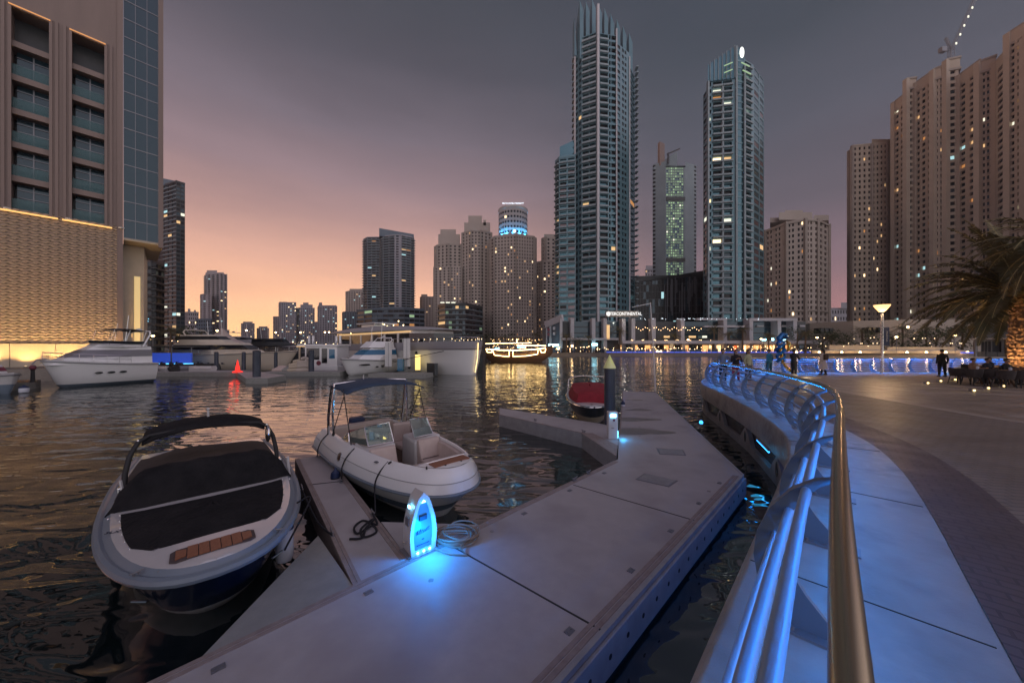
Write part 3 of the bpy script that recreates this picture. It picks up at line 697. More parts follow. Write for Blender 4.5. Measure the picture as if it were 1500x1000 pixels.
# ================================================================ TOWERS
UNIT = {}
def unit_quad(k):
    if k not in UNIT:
        me = bpy.data.meshes.new('window_' + k); me.from_pydata([(-.5,0,-.5),(.5,0,-.5),(.5,0,.5),(-.5,0,.5)], [], [(0,1,2,3)]); me.materials.append(GL[k]); UNIT[k] = me
    return UNIT[k]
def unit_box(m):
    k = 'b' + m.name
    if k not in UNIT:
        o = MB().box(-.5,-1,-.5,.5,0,.5).build('balcony', m); UNIT[k] = o.data; bpy.data.objects.remove(o)
    return UNIT[k]
GK = list(GL)
class Tower:
    def __init__(s, name, label, cat, loc, mats, group=None):
        s.t = thing(name, label, cat, loc, 0, group); s.w = MB(); s.wins = []; s.bal = []; s.mats = mats; s.rr = random.Random(sum(map(ord, label or 'x')))
    def facade(s, a, b, z0, z1, cols, floors, wf=.5, hf=.55, dep=.3, sill=.25, lit=.06, kinds=('dark',), litk=('warm','warm2','white'), bal=None, bp=1.2, bh=.35, wm=0, skip=0, grp=0):
        a, b = Vector(a), Vector(b); Ld = (b-a).length; u = (b-a)/Ld; n = Vector((u.y, -u.x)); w = s.w
        if isinstance(cols, int):
            pt = Ld/cols; sp = [((i+.5-wf/2)*pt, (i+.5+wf/2)*pt) for i in range(cols)]
            if grp == 2: sp = [((i+.5-wf/2+(.10 if i % 2 == 0 else -.10))*pt, (i+.5+wf/2+(.10 if i % 2 == 0 else -.10))*pt) for i in range(cols)]
        else: sp = [(c0*Ld, c1*Ld) for c0, c1 in cols]
        fh = (z1-z0)/floors
        def pt3(x, z, d=0): q = a+u*x-n*d; return (q.x, q.y, z)
        x = 0
        for c0, c1 in sp + [(Ld, Ld)]:
            if c0 > x+1e-4: w.quad(pt3(x,z0), pt3(c0,z0), pt3(c0,z1), pt3(x,z1), wm)
            x = c1
        for ci, (c0, c1) in enumerate(sp):
            zb = z0
            for r in range(floors):
                f0 = z0+r*fh; ws, wt = f0+fh*sill, f0+fh*min(sill+hf, .985)
                if r < skip or r >= floors-skip and skip: continue
                w.quad(pt3(c0,zb), pt3(c1,zb), pt3(c1,ws), pt3(c0,ws), wm)
                w.quad(pt3(c0,ws), pt3(c1,ws), pt3(c1,ws,dep), pt3(c0,ws,dep), wm)
                w.quad(pt3(c0,wt,dep), pt3(c1,wt,dep), pt3(c1,wt), pt3(c0,wt), wm)
                w.quad(pt3(c0,ws,dep), pt3(c0,wt,dep), pt3(c0,wt), pt3(c0,ws), wm)
                w.quad(pt3(c1,ws), pt3(c1,wt), pt3(c1,wt,dep), pt3(c1,ws,dep), wm)
                zb = wt
                k = s.rr.choice(litk) if s.rr.random() < lit else s.rr.choice(kinds)
                c = a+u*((c0+c1)/2)-n*dep
                s.wins.append((k, Vector((c.x, c.y, (ws+wt)/2)), u, n, c1-c0, wt-ws))
                if bal is not None and (bal is True or ci in bal):
                    cc = a+u*((c0+c1)/2); s.bal.append((Vector((cc.x, cc.y, f0+fh*bh/2+.02)), u, n, (c1-c0)*1.04+.2, bp, fh*bh))
            w.quad(pt3(c0,zb), pt3(c1,zb), pt3(c1,z1), pt3(c0,z1), wm)
        return s
    def plain(s, a, b, z0, z1, wm=0):
        s.w.quad((*a,z0), (*b,z0), (*b,z1), (*a,z1), wm)
    def roof(s, pts, z, wm=0, par=0):
        s.w.add([(p[0], p[1], z) for p in pts], [tuple(range(len(pts)))], wm)
        if par:
            for i in range(len(pts)):
                a, b = Vector(pts[i]), Vector(pts[(i+1) % len(pts)]); d = (b-a).normalized(); n = Vector((d.y,-d.x))
                s.w.prism([tuple(a-d*.1), tuple(b+d*.1), tuple(b-n*.4), tuple(a-n*.4)][::1], z-.3, z+par, wm)
    def done(s, n_ind=100, n_bal=100, balmat=None):
        t = s.t; off = t.location
        s.w.build('wall', s.mats, t, world=True)
        cp = Vector((0,0,H))
        W_ = sorted(s.wins, key=lambda q: -(q[4]*q[5])/((q[1]-cp).length_squared))
        ind, rest = W_[:n_ind], W_[n_ind:]
        for k, c, u, n, w, h in ind:
            o = bpy.data.objects.new('window', unit_quad(k)); COL.objects.link(o); o.parent = t
            Mx = Matrix(((u.x*w, -n.x, 0, c.x-off.x), (u.y*w, -n.y, 0, c.y-off.y), (0,0,h,c.z-off.z), (0,0,0,1))); o.matrix_local = Mx
        if rest:
            mb = MB()
            for k, c, u, n, w, h in rest:
                U = Vector((u.x,u.y,0))*w/2; Z = Vector((0,0,h/2)); mb.quad(c-U-Z, c+U-Z, c+U+Z, c-U+Z, GK.index(k))
            tag(mb.build('window', [GL[k] for k in GK], t, world=True), kind='stuff' if n_ind or len(rest) > 100 else None)
        if s.bal:
            B_ = sorted(s.bal, key=lambda q: -(q[3]*q[5])/((q[0]-cp).length_squared)); bm_ = balmat or M['slab']
            for c, u, n, w, d, h in B_[:n_bal]:
                o = bpy.data.objects.new('balcony', unit_box(bm_)); COL.objects.link(o); o.parent = t
                o.matrix_local = Matrix(((u.x*w, -n.x*d, 0, c.x-off.x), (u.y*w, -n.y*d, 0, c.y-off.y), (0,0,h,c.z-off.z), (0,0,0,1)))
            mb = MB()
            for c, u, n, w, d, h in B_[n_bal:]:
                U = Vector((u.x,u.y,0))*w/2; Nn = Vector((n.x,n.y,0))*d; Z = Vector((0,0,h/2))
                mb.add([c-U-Z, c+U-Z, c+U-Z+Nn, c-U-Z+Nn, c-U+Z, c+U+Z, c+U+Z+Nn, c-U+Z+Nn], [(0,1,2,3),(4,7,6,5),(3,2,6,7),(2,1,5,6),(0,3,7,4),(1,0,4,5)])
            if mb.v: tag(mb.build('balcony', bm_, t, world=True), kind='stuff')
        return t
def simple(name, label, edges, depth, z1, floors, mats, zb=1.3, cat='tower', group=None, n_ind=0, n_bal=0, par=1.0, balmat=None, sides=True, **kw):
    """edges: [(px, Y), ...] visible corners left to right; per-edge overrides in kw['per']"""
    per = kw.pop('per', {}); pts = [V2(*e) for e in edges]; c = sum(pts, Vector((0,0)))/len(pts)
    T = Tower(name, label, cat, (c.x, c.y, zb), mats, group)
    for i in range(len(pts)-1):
        k = dict(kw); k.update(per.get(i, {})); fl = k.pop('floors', floors)
        T.facade(pts[i], pts[i+1], zb, z1, floors=fl, **k)
    a, b = pts[0], pts[-1]; A, B = a*(1+depth/a.y), b*(1+depth/b.y)
    T.plain(b, B, zb, z1); T.plain(B, A, zb, z1); T.plain(A, a, zb, z1)
    T.roof(pts+[B, A], z1, 0, par)
    T.pts = pts+[B, A]
    return T

# ---- T1 : tallest glass tower with crown of fins -------------------------------------------------
def glass_tower(label, g):
    pass
Y1 = 160
zt = lambda py, Y=Y1: ZP(py, Y)
T = Tower('residential_tower', 'tallest teal glass tower with a crown of blades and long balconies on its left face', 'tower', (X(885,Y1), Y1, 12), [M['teal'], M['pier'], M['slab'], M['darkw']], 'teal glass towers')
P = [V2(842,Y1+6), V2(852,Y1+2), V2(874,Y1-1), V2(878,Y1-1.4), V2(903,Y1), V2(922,Y1+6), V2(930,Y1+14)]
zb = 9.0; fl = 47; ztop = zt(62)
T.facade(P[0], P[1], zb, ztop, 2, fl, .8, .6, .3, kinds=('teal','blue'), lit=.01)
T.facade(P[1], P[2], zb, ztop+4, [(.06,.48),(.52,.95)], fl, 1, .62, 1.2, kinds=('teal','teal','blue','dark'), lit=.02, litk=('warm','spark'), bal=True, bp=.9, bh=.30)
T.plain(P[2], P[3], zb, ztop+12, 1)
T.facade(P[3], P[4], zb, ztop+3, [(.04,.50),(.56,.66),(.70,.98)], fl, 1, .66, 1.0, kinds=('dark','teal'), lit=.03, litk=('warm','cool'), bal=[0], bp=.5, bh=.28)
T.facade(P[4], P[5], zb, ztop, [(.04,.28),(.42,.56),(.62,.76)], fl, 1, .55, .25, kinds=('teal','dark','dark'), lit=.02)
T.facade(P[5], P[6], zb, ztop-6, [(.1,.9)], fl, 1, .8, .08, kinds=('teal',), lit=.01)
B_, A_ = P[6]*1.14, P[0]*1.17
T.plain(P[6], B_, zb, ztop-6); T.plain(B_, A_, zb, ztop-6); T.plain(A_, P[0], zb, ztop)
T.roof(P+[B_, A_], ztop-6, 3)
t = T.done(100, 100)
# vertical piers, serrated balcony ends, crown blades
mb = MB()
for p, w, z1 in ((P[2]+Vector((.4,-.9)), 1.0, zt(14)), (P[0], .7, zt(30)), (P[4], .5, ztop+6), (P[5], .5, ztop-2)): mb.box(p.x-w/2, p.y-w/2-.3, 2, p.x+w/2, p.y+1.5, z1)
mb.build('pier', M['pier'], t, world=True)
for i in range(9):
    u = i/8; px = 852+u*72; Yb = Y1+2+u*9; top = [0,2,-2,5,12,20,28,38,48][i]
    a = V2(px, Yb); z1 = zt(top, Yb); mb = MB()
    mb.add([(a.x-.9,a.y,ztop-6),(a.x+.9,a.y,ztop-6),(a.x+.9,a.y,z1-5),(a.x-.9,a.y,z1),(a.x-.9,a.y+9,ztop-6),(a.x+.9,a.y+9,ztop-6),(a.x+.9,a.y+9,z1-9),(a.x-.9,a.y+9,z1-4)],
           [(0,1,2,3),(1,5,6,2),(5,4,7,6),(4,0,3,7),(3,2,6,7),(0,4,5,1)])
    mb.build('crown_blade', M['teal'], t, world=True)
for px, tp in ((843,26),(848,32)):
    a = V2(px, Y1+5); MB().add([(a.x-.5,a.y,ztop-2),(a.x+.8,a.y,ztop-2),(a.x-.5,a.y,zt(tp,Y1+5)),(a.x-.5,a.y+5,ztop-2),(a.x+.8,a.y+5,ztop-2),(a.x-.5,a.y+5,zt(tp,Y1+5))], [(0,1,2),(3,5,4),(0,2,5,3),(1,4,5,2),(0,3,4,1)]).build('crown_blade', M['teal'], t, world=True)
mb = MB()
for i in range(fl):
    z = zb+(ztop-zb)*(i+.2)/fl; mb.box(X(930,Y1+14)-.3, Y1+11, z, X(930,Y1+14)+.9, Y1+14, z+.5); mb.box(X(842,Y1+6)-1.0, Y1+6, z, X(842,Y1+6)+.2, Y1+9, z+.5)
tag(mb.build('balcony', M['slab'], t, world=True), kind='stuff')
# ---- annex left of T1
T = simple('residential_tower', 'narrow teal annex tower attached left of the tallest tower', [(813,170),(819,166),(843,164)], 18, ZP(232,166), 33, [M['teal'], M['slab']], cols=2, wf=.8, hf=.55, dep=.8, kinds=('dark','teal','mauve'), lit=.05, litk=('warm','cool'), bal=True, bp=.8, bh=.25, n_ind=60, n_bal=60, group='teal glass towers',
    per={0: dict(cols=1, kinds=('teal',))})
t = T.done(100, 100)
a = V2(820,166); b_ = V2(843,168); MB().prism([(a.x,a.y),(b_.x,a.y),(b_.x*1.08,a.y*1.08),(a.x*1.08,a.y*1.08)], ZP(233,166), [ZP(215,166),ZP(204,166),ZP(204,166),ZP(215,166)]).build('roof_screen', GL['teal'], t, world=True)
# ---- T3 : second glass tower with slanted crown and oval light
Y3 = 150; P = [V2(1030,Y3+5), V2(1037,Y3), V2(1078,Y3-2), V2(1090,Y3-1), V2(1104,Y3+2), V2(1119,Y3+10)]
T = Tower('residential_tower', 'teal glass tower with slanted crown, white oval lamp and paired balcony columns', 'tower', (X(1075,Y3), Y3, 12), [M['teal'], M['pier'], M['slab'], M['darkw']], 'teal glass towers')
z1 = ZP(120, Y3); fl = 37; ztn = ZP(118, Y3+10)
T.facade(P[0], P[1], zb, ZP(128,Y3), 1, fl, .8, .6, .3, kinds=('mauve','dark'), lit=.02)
T.facade(P[1], P[2], zb, z1, [(.04,.12),(.18,.50),(.54,.86)], fl, 1, .60, 1.0, kinds=('teal','teal','dark','blue'), lit=.10, litk=('warm','spark','warm2','white'), bal=[1,2], bp=1.0, bh=.22)
T.facade(P[2], P[3], zb, ZP(75,Y3), 1, fl+5, .85, .8, .1, kinds=('teal',), lit=0)
T.facade(P[3], P[4], zb, ZP(90,Y3), [(.05,.75)], fl+3, 1, .62, 1.0, kinds=('dark','dark','teal'), lit=.10, litk=('warm','warm2','white'), bal=True, bp=.8, bh=.25)
T.facade(P[4], P[5], zb, ztn, [(.05,.50),(.60,.95)], fl, 1, .66, .12, kinds=('teal','teal','mauve'), lit=.02)
B_, A_ = P[5]*1.15, P[0]*1.18
T.plain(P[5], B_, zb, ztn); T.plain(B_, A_, zb, z1); T.plain(A_, P[0], zb, z1); T.roof(P+[B_, A_], ZP(128,Y3), 3)
t = T.done(100, 100)
mb = MB(); a, b_ = V2(1037,Y3-.4), V2(1079,Y3-2.4)
mb.prism([(a.x,a.y),(b_.x,b_.y),tuple(b_*1.1),tuple(a*1.1)], [z1-.2]*4, [ZP(97,Y3), ZP(74,Y3), ZP(74,Y3), ZP(97,Y3)]); mb.build('crown_screen', GL['teal'], t, world=True)
mb = MB()
for i in range(7):
    for fr_ in (0,): q = a.lerp(b_, (i+.5)/7); mb.box(q.x-.12, q.y-.35, z1, q.x+.12, q.y-.05, ZP(97-23*(i+.5)/7, Y3)+.6)
mb.build('crown_mullion', M['slab'], t, world=True)
for i, (px, tp) in enumerate(((1084,68),(1091,76),(1097,83),(1103,90),(1109,100))):
    q = V2(px, Y3+i*1.5); zz = ZP(tp, Y3); MB().prism([(q.x-.9,q.y),(q.x+.9,q.y),(q.x+.9,q.y+8),(q.x-.9,q.y+8)], z1-14, [zz, zz-3, zz-6, zz-3]).build('crown_blade', M['teal'], t, world=True)
q = V2(1085, Y3-2.6); mb = MB(); mb.ball((q.x+.2, q.y-.5, ZP(86,Y3)), (1.0,.3,2.4), 16); mb.build('oval_lamp', emit('oval_lamp', (.95,1,.92), 1.4), t, world=True, smooth=True)
mb = MB()
for px, py in ((1091,103),(1093,114),(1066,108),(1066,118)): q = V2(px, Y3-2.6); mb.bar((q.x-1.8,q.y-.4,ZP(py-3,Y3)), (q.x+1.8,q.y-.4,ZP(py+3 if px > 1080 else py-8,Y3)), .3)
mb.build('crown_light', GL['green'], t, world=True)
mb = MB(); [mb.box(p.x-.35, p.y-.7, 2, p.x+.35, p.y+.5, zz) for p, zz in ((P[2], ZP(75,Y3)), (P[3], ZP(100,Y3)), (P[1], z1), (V2(1058,Y3-1), ZP(128,Y3)))]
mb.build('pier', M['slab'], t, world=True)
# ---- T2 : pale tower with green lit slot and spire
Y2 = 300; P = [V2(956,Y2+6), V2(975,Y2), V2(1004,Y2), V2(1020,Y2+6)]
T = Tower('hotel_tower', 'pale grey tower with a tall green lit central bay and a spire', 'tower', (X(988,Y2), Y2, 12), [M['t2wall'], M['slab']])
za, zc_ = ZP(236,Y2), ZP(237,Y2)
T.facade(P[0], P[1], 8, ZP(236,Y2), [(.0,.22)], 44, 1, .5, .4, kinds=('dark',), lit=.0)
T.facade(P[1], P[2], 8, ZP(245,Y2), [(.04,.13),(.15,.24),(.26,.35),(.37,.46),(.48,.57),(.59,.68),(.70,.79),(.81,.90)], 66, 1, .66, .5, kinds=('green','green2','green2','teal'), lit=.05, litk=('green','white'))
T.facade(P[2], P[3], 8, zc_, [(.80,.99)], 44, 1, .5, .4, kinds=('dark',), lit=.0)
B_, A_ = P[3]*1.1, P[0]*1.1
T.plain(P[3], B_, 8, zc_); T.plain(B_, A_, 8, zc_); T.plain(A_, P[0], 8, za); T.roof(P+[B_, A_], ZP(243,Y2))
t = T.done(100)
a = V2(957,Y2+5); b_ = V2(992,Y2); MB().prism([(a.x,a.y),(b_.x,b_.y),tuple(b_*1.06),tuple(a*1.06)], ZP(244,Y2), [ZP(241,Y2),ZP(222,Y2),ZP(222,Y2),ZP(241,Y2)]).build('crown', M['t2wall'], t, world=True)
q = V2(970,Y2+2); MB().prism([(q.x-2.2,q.y),(q.x+2.2,q.y),(q.x+2.2,q.y+4),(q.x-2.2,q.y+4)], ZP(240,Y2), [ZP(205,Y2),ZP(209,Y2),ZP(209,Y2),ZP(205,Y2)]).build('spire', M['brownw'], t, world=True)
q = V2(984,Y2); MB().bar((q.x-4,q.y,ZP(226,Y2)), (q.x+7,q.y,ZP(218,Y2)), 1).build('crane_arm', M['darkw'], t, world=True)
MB().bar((q.x-3,q.y,ZP(240,Y2)), (q.x-3,q.y,ZP(224,Y2)), 1.2).build('crane_mast', M['darkw'], t, world=True)
for py in (289,378): MB().box(P[1].x+.5, Y2-.8, ZP(py+5,Y2), P[2].x-.5, Y2+.1, ZP(py,Y2)).build('louvre_band', M['darkw'], t, world=True)
# ---- black glass block between T1 and T3
Yb = 185; T = simple('office_block', 'low black glass block with vertical slats between the two glass towers', [(925,Yb+6),(1031,Yb)], 25, ZP(404,Yb), 9, [M['darkw']], cols=24, wf=.86, hf=.92, dep=.2, sill=.04, kinds=('dark','dark','dark','blue'), lit=.01, litk=('cool','white'), zb=6, cat='office block')
t = T.done(100)
mb = MB()
for i in range(34):
    u = R.random(); q = V2(925,Yb+6).lerp(V2(1031,Yb), .45+u*.55) - Vector((0,.5)); z = ZP(400+R.random()*30,Yb); mb.box(q.x-.2,q.y,max(z-14*R.random()-6,12),q.x+.2,q.y+.4,min(z,ZP(405,Yb)))
tag(mb.build('slat', M['metalgrey'], t, world=True))
a = T.pts[0]; MB().prism([tuple(p) for p in T.pts], ZP(404,Yb)+.02, [ZP(411,Yb),ZP(396,Yb),ZP(396,Yb),ZP(411,Yb)]).build('parapet', M['darkw'], t, world=True)
# ---- T4 beige
Y4 = 215; fl4 = 23; z4 = ZP(322,Y4)
T = simple('apartment_tower', 'beige apartment tower standing right of the second glass tower', [(1121,Y4+22),(1152,Y4+6),(1180,Y4),(1198,Y4+1),(1214,Y4+10)], 30, z4, 23, [M['jbr']], cols=4, wf=.42, hf=.56, dep=.5, kinds=('dark',), lit=.07, litk=('warm','warm2','white','spark'), grp=2, group='beige apartment towers',
    per={0: dict(cols=5), 1: dict(cols=4), 2: dict(cols=3), 3: dict(cols=2)})
T.done(100); t = T.t
def crown(t, boxes, m, name='crown'):
    for px0, px1, Y, py1, py0 in boxes:
        MB().prism([(X(px0,Y),Y),(X(px1,Y),Y),(X(px1,Y+14),Y+14),(X(px0,Y+14),Y+14)], ZP(py1,Y)-.01, ZP(py0,Y)).build(name, m, t, world=True)
crown(t, [(1141,1190,Y4+8,322,311),(1192,1214,Y4+12,323,315),(1128,1150,Y4+14,326,319),(1150,1176,Y4+9,311,308)], M['jbr'])
mb = MB()
for i, p in enumerate(T.pts[:-2]): mb.box(p.x-.8, p.y-.8, 2, p.x+.8, p.y+1, z4+1)
for i in range(4):
    for zz in (z4-.5, ZP(455,Y4)):
        a, b_ = T.pts[i], T.pts[i+1]; mb.bar((a.x,a.y-.3,zz), (b_.x,b_.y-.3,zz), .8)
mb.build('cornice', M['jbr2'], t, world=True)
# ---- JBR cluster (mid)
YJ = 260
def jbr(label, edges, top, floors, cols, lit=.05, crowns=(), m='jbr', n_ind=100, per={}, **k):
    T = simple('apartment_tower', label, edges, 26, ZP(top,edges[0][1]), floors, [M[m]], cols=cols, wf=.42, hf=.52, dep=.5, kinds=('dark',), lit=lit, litk=('warm','warm2','spark','warm'), group='beige apartment towers', per=per, **k)
    t = T.done(n_ind); crown(t, crowns, M[m])
    mb = MB()
    for p in T.pts[:-2]: mb.box(p.x-.7, p.y-.5, 2, p.x+.7, p.y+1, ZP(top,edges[0][1])+.6)
    mb.build('pier', M['jbr2'], t, world=True); return T
jbr('stepped beige tower at the left end of the beige cluster', [(637,292),(640,288),(657,284),(676,286),(682,292)], 362, 33, 3, crowns=[(642,674,290,362,343),(645,668,292,343,336)], per={0: dict(cols=1)})
jbr('low beige shoulder block beside the stepped beige tower', [(636,280),(660,277),(676,278)], 392, 30, 4)
jbr('tall beige tower with narrow stepped crown left of the blue lit crown', [(677,282),(690,276),(704,276),(720,282)], 342, 36, 3, crowns=[(680,718,284,342,326),(686,706,285,326,316),(708,712,284,330,322)], per={})
jbr('wide beige tower with blue lit crown', [(718,270),(724,262),(756,258),(782,262),(785,266)], 352, 34, 7, lit=.07, per={0: dict(cols=1), 3: dict(cols=1)})
jbr('beige tower partly hidden left of the glass annex', [(786,290),(795,286),(813,286)], 385, 28, 3, lit=.08)
jbr('far beige tower with thin rooftop sign left of the glass annex', [(794,300),(800,296),(814,298)], 350, 30, 2, lit=.08, crowns=[(797,812,300,350,343)])
# blue lit crown drum
q = V2(751.5, 268); rD = 21.5*268/500; t = thing('rooftop_drum', 'round rooftop drum washed with blue light above the wide beige tower', 'rooftop drum', (q.x, q.y+6, ZP(352,262)+1))
zr, zt_ = 0, ZP(306,268)-ZP(352,262)
n = 30; mb = MB(); ring = [Vector((rD*math.cos(2*PI*i/n), rD*math.sin(2*PI*i/n))) for i in range(n)]
mb.loft([[(p.x,p.y,z) for p in ring] for z in (zr, zt_)], 0, cap=True); mb.loft([[(p.x*1.03,p.y*1.03,z) for p in ring] for z in (zt_*.93, zt_)], 0, cap=True); mb.build('wall', M['jbr'], t)
W_ = []
for i in range(n):
    for r_ in range(6):
        if ring[i].y > 3: continue
        a = ring[i].normalized(); mw = MB(); w2 = Vector((-a.y, a.x))*rD*.065; z = zt_*(.06+r_*.145)
        c = a*(rD+.06); mw.quad((c.x+w2.x,c.y+w2.y,z), (c.x-w2.x,c.y-w2.y,z), (c.x-w2.x,c.y-w2.y,z+1.7), (c.x+w2.x,c.y+w2.y,z+1.7)); 
        mw.build('window', GL['spark'] if (i, r_) in ((20,4),(23,1)) else GL['dark'], t)
mb = MB()
tx = bpy.data.curves.new('roof_lettering', 'FONT'); tx.body = 'DELTA HOTELS MARRIOTT'; tx.size = 1.6; tx.extrude = .05; tx.align_x = 'CENTER'; tx.materials.append(emit('sign_pale', (.8,.9,1), 2.0))
to = bpy.data.objects.new('lettering', tx); COL.objects.link(to); to.parent = t; to.location = (0,-rD-.9,zt_+.1); to.rotation_euler = (PI/2,0,0); to.scale = (.86,1,1); to_mesh(to)
MB().lathe([(2.6,zt_),(3,zt_+2.6),(2.2,zt_+4)], (0,0,0), 12).build('lantern', M['jbr2'], t)
for i in range(7):
    a = PI + (i+.5)/7*PI; c = Vector((q.x+math.cos(a)*(rD+1.6), q.y+6+math.sin(a)*(rD+1.6), ZP(352,262)+4.2))
    tg = Vector((q.x+math.cos(a)*rD*.98, q.y+6+math.sin(a)*rD*.98, c.z+9)); spot('crown_flood', c, tg, 9000, (.03,.42,1), 95, .3, .8)
# ---- right towers T5, T6
T = jbr('slim beige tower standing left of the huge beige block', [(1244,236),(1249,230),(1277,228),(1300,226),(1313,228)], 222, 37, 4, lit=.07, m='jbr3', crowns=[(1249,1275,232,222,216),(1277,1311,230,222,204)], per={0: dict(cols=1)})
pts6 = [(1309,216),(1327,207),(1340,206),(1366,196),(1385,192),(1404,190),(1432,180),(1456,176),(1476,166),(1500,160),(1530,150)]
tops = [136,116,104,96,86,90,84,68,34,28]
T = Tower('apartment_block', 'huge curved beige apartment block filling the right side with a rising roofline', 'apartment block', (X(1400,190),190,2), [M['jbr3'], M['jbr2']], 'beige apartment towers')
for i in range(len(pts6)-1):
    a, b_ = V2(*pts6[i]), V2(*pts6[i+1]); z1 = ZP(tops[i], pts6[i+1][1]); c = [[(.14,.40),(.60,.86)],[(.28,.74)],[(.08,.28),(.40,.60),(.74,.93)],[(.14,.42),(.60,.88)],[(.26,.74)],[(.10,.36),(.60,.90)],[(.18,.46),(.58,.86)],[(.28,.76)],[(.12,.42),(.60,.88)],[(.12,.36),(.60,.86)],2][i]
    T.facade(a, b_, 8, z1-5, c, 41 if i < 8 else 45, .54, .56, .7, kinds=('dark','dark','blue'), lit=.05, litk=('warm','warm2','cool','white'), bal=([1] if i in (3,6) else None), bp=.5, bh=.2)
    T.w.prism([tuple(a+Vector((-.4,-.4))), tuple(b_+Vector((.4,-.4))), tuple(b_*1.12), tuple(a*1.12)], z1-5.01, z1, 0)
    T.w.box(a.x-1.0, a.y-1.2, 2, a.x+1.2, a.y+1, z1+.5, 0)
    T.w.prism([tuple(a+Vector((-.4,-1.0))), tuple(b_+Vector((.4,-1.0))), tuple(b_*1.02), tuple(a*1.02)], z1-6.2, z1-5.02, 1)
    T.w.prism([tuple(a+Vector((-.4,-1.0))), tuple(b_+Vector((.4,-1.0))), tuple(b_*1.02), tuple(a*1.02)], z1+.01, z1+1, 1)
a, b_ = V2(*pts6[0]), V2(*pts6[-1]); T.plain(a*1.12, a, 2, ZP(136,210)); T.plain(b_, b_*1.12, 2, 150); T.plain(b_*1.12, a*1.12, 2, ZP(136,210))
T.done(100, 60, M['jbr2'])
# tower crane on the block
q = V2(1393, 196); zc0 = ZP(86,196)
t = thing('tower_crane', 'tower crane with lit slanted jib on the roof of the huge beige block', 'crane', (q.x, q.y, zc0-1))
def truss(mb, a, b, w, n, r=.16):
    a, b = Vector(a), Vector(b); d = (b-a).normalized(); u = d.cross(Vector((0,1,0))).normalized()*w/2; v = Vector((0,1,0))*w/2
    C = [u+v, u-v, -u-v, -u+v]
    for c in C: mb.bar(a+c, b+c, r)
    for i in range(n):
        p, q_ = a.lerp(b, i/n), a.lerp(b, (i+1)/n)
        for j in range(4): mb.bar(p+C[j], q_+C[(j+1) % 4], r*.7)
mb = MB(); truss(mb, (0,0,0), (0,0,7), 1.8, 4); mb.build('mast', M['metalgrey'], t)
mb = MB(); truss(mb, (1,0,7), (15,0,38), 1.2, 16); mb.build('jib', M['metalgrey'], t)
mb = MB(); truss(mb, (1,0,6.4), (-4.6,0,6), 1.2, 4); mb.box(-6.2,-1,4.6,-3.4,1,7.2); mb.build('counter_jib', M['metalgrey'], t)
mb = MB(); truss(mb, (0,0,7), (-3.2,0,13), .8, 4); mb.build('head_frame', M['metalgrey'], t)
for i in range(6):
    mb = MB(); p = Vector((2,-.8,9)).lerp(Vector((13.5,-.8,34.5)), i/5); mb.cbox(p, (.7,.3,1.1)); mb.build('lamp', GL['white'], t)
# ---- twin balcony towers and podium
YT = 380
def twin(label, edges, top, fl, per):
    return simple('apartment_tower', label, edges, 34, ZP(top,edges[-1][1]), fl, [M['greyw'], M['slab']], cols=3, wf=.9, hf=.55, dep=.8, sill=.35, kinds=('dark','dark','blue'), lit=.05, litk=('warm','warm2','cool'), bal=True, bp=1.6, bh=.30, group='dark twin towers', per=per).done(100, 100)
t = twin('smaller dark banded tower of the pair, on the left', [(532,400),(538,392),(557,392)], 348, 42, {0: dict(cols=1)})
t = twin('larger dark banded tower of the pair with slanted roof slab', [(557,372),(561,364),(578,360),(588,360),(602,366),(607,372)], 350, 44, {0: dict(cols=1), 1: dict(cols=2), 2: dict(cols=[(.2,.6)], bal=None), 3: dict(cols=2), 4: dict(cols=1)})
a, b_ = V2(556.5,364), V2(607,372); MB().prism([(a.x,a.y-2),(b_.x,b_.y-2),tuple(b_*1.07),tuple(a*1.07)], [ZP(350,372)]*4, [ZP(335,364),ZP(344,372),ZP(344,372),ZP(335,364)]).build('roof_screen', M['bluew'], t, world=True)
simple('office_block', 'wide low podium with glass bands below the dark twin towers', [(522,350),(545,330),(592,326),(622,340)], 60, ZP(452,330), 9, [M['bluew'], M['slab']], cat='podium', cols=1, wf=.98, hf=.58, dep=.6, kinds=('dark','dark','blue'), lit=.1, litk=('warm2','green'), sill=.1,
       per={1: dict(cols=6, wf=.97), 2: dict(cols=4, wf=.96), 0: dict(cols=2)}).done(100)
simple('office_block', 'dark glass office podium with pale bands in front of the beige cluster', [(641,232),(652,222),(682,220),(707,240)], 30, ZP(446,222), 9, [M['darkw'], M['slab']], cat='podium', cols=1, wf=.98, hf=.62, dep=.5, kinds=('dark','blue'), lit=.12, litk=('warm2','warm','green2'), sill=.1, bal=True, bp=.35, bh=.16,
       per={1: dict(cols=6, wf=.97), 2: dict(cols=5, wf=.96)}).done(100, 60)
t = thing('roof_sign', 'row of white light bars on the dark office podium roof', 'rooftop sign', (X(660,221),221,ZP(446,222)))
for px in (649,657,665): mb = MB(); mb.cbox((X(px,221)-X(660,221),-2.2,.9), (2.6,.3,.7)); mb.build('light_bar', GL['white'], t)
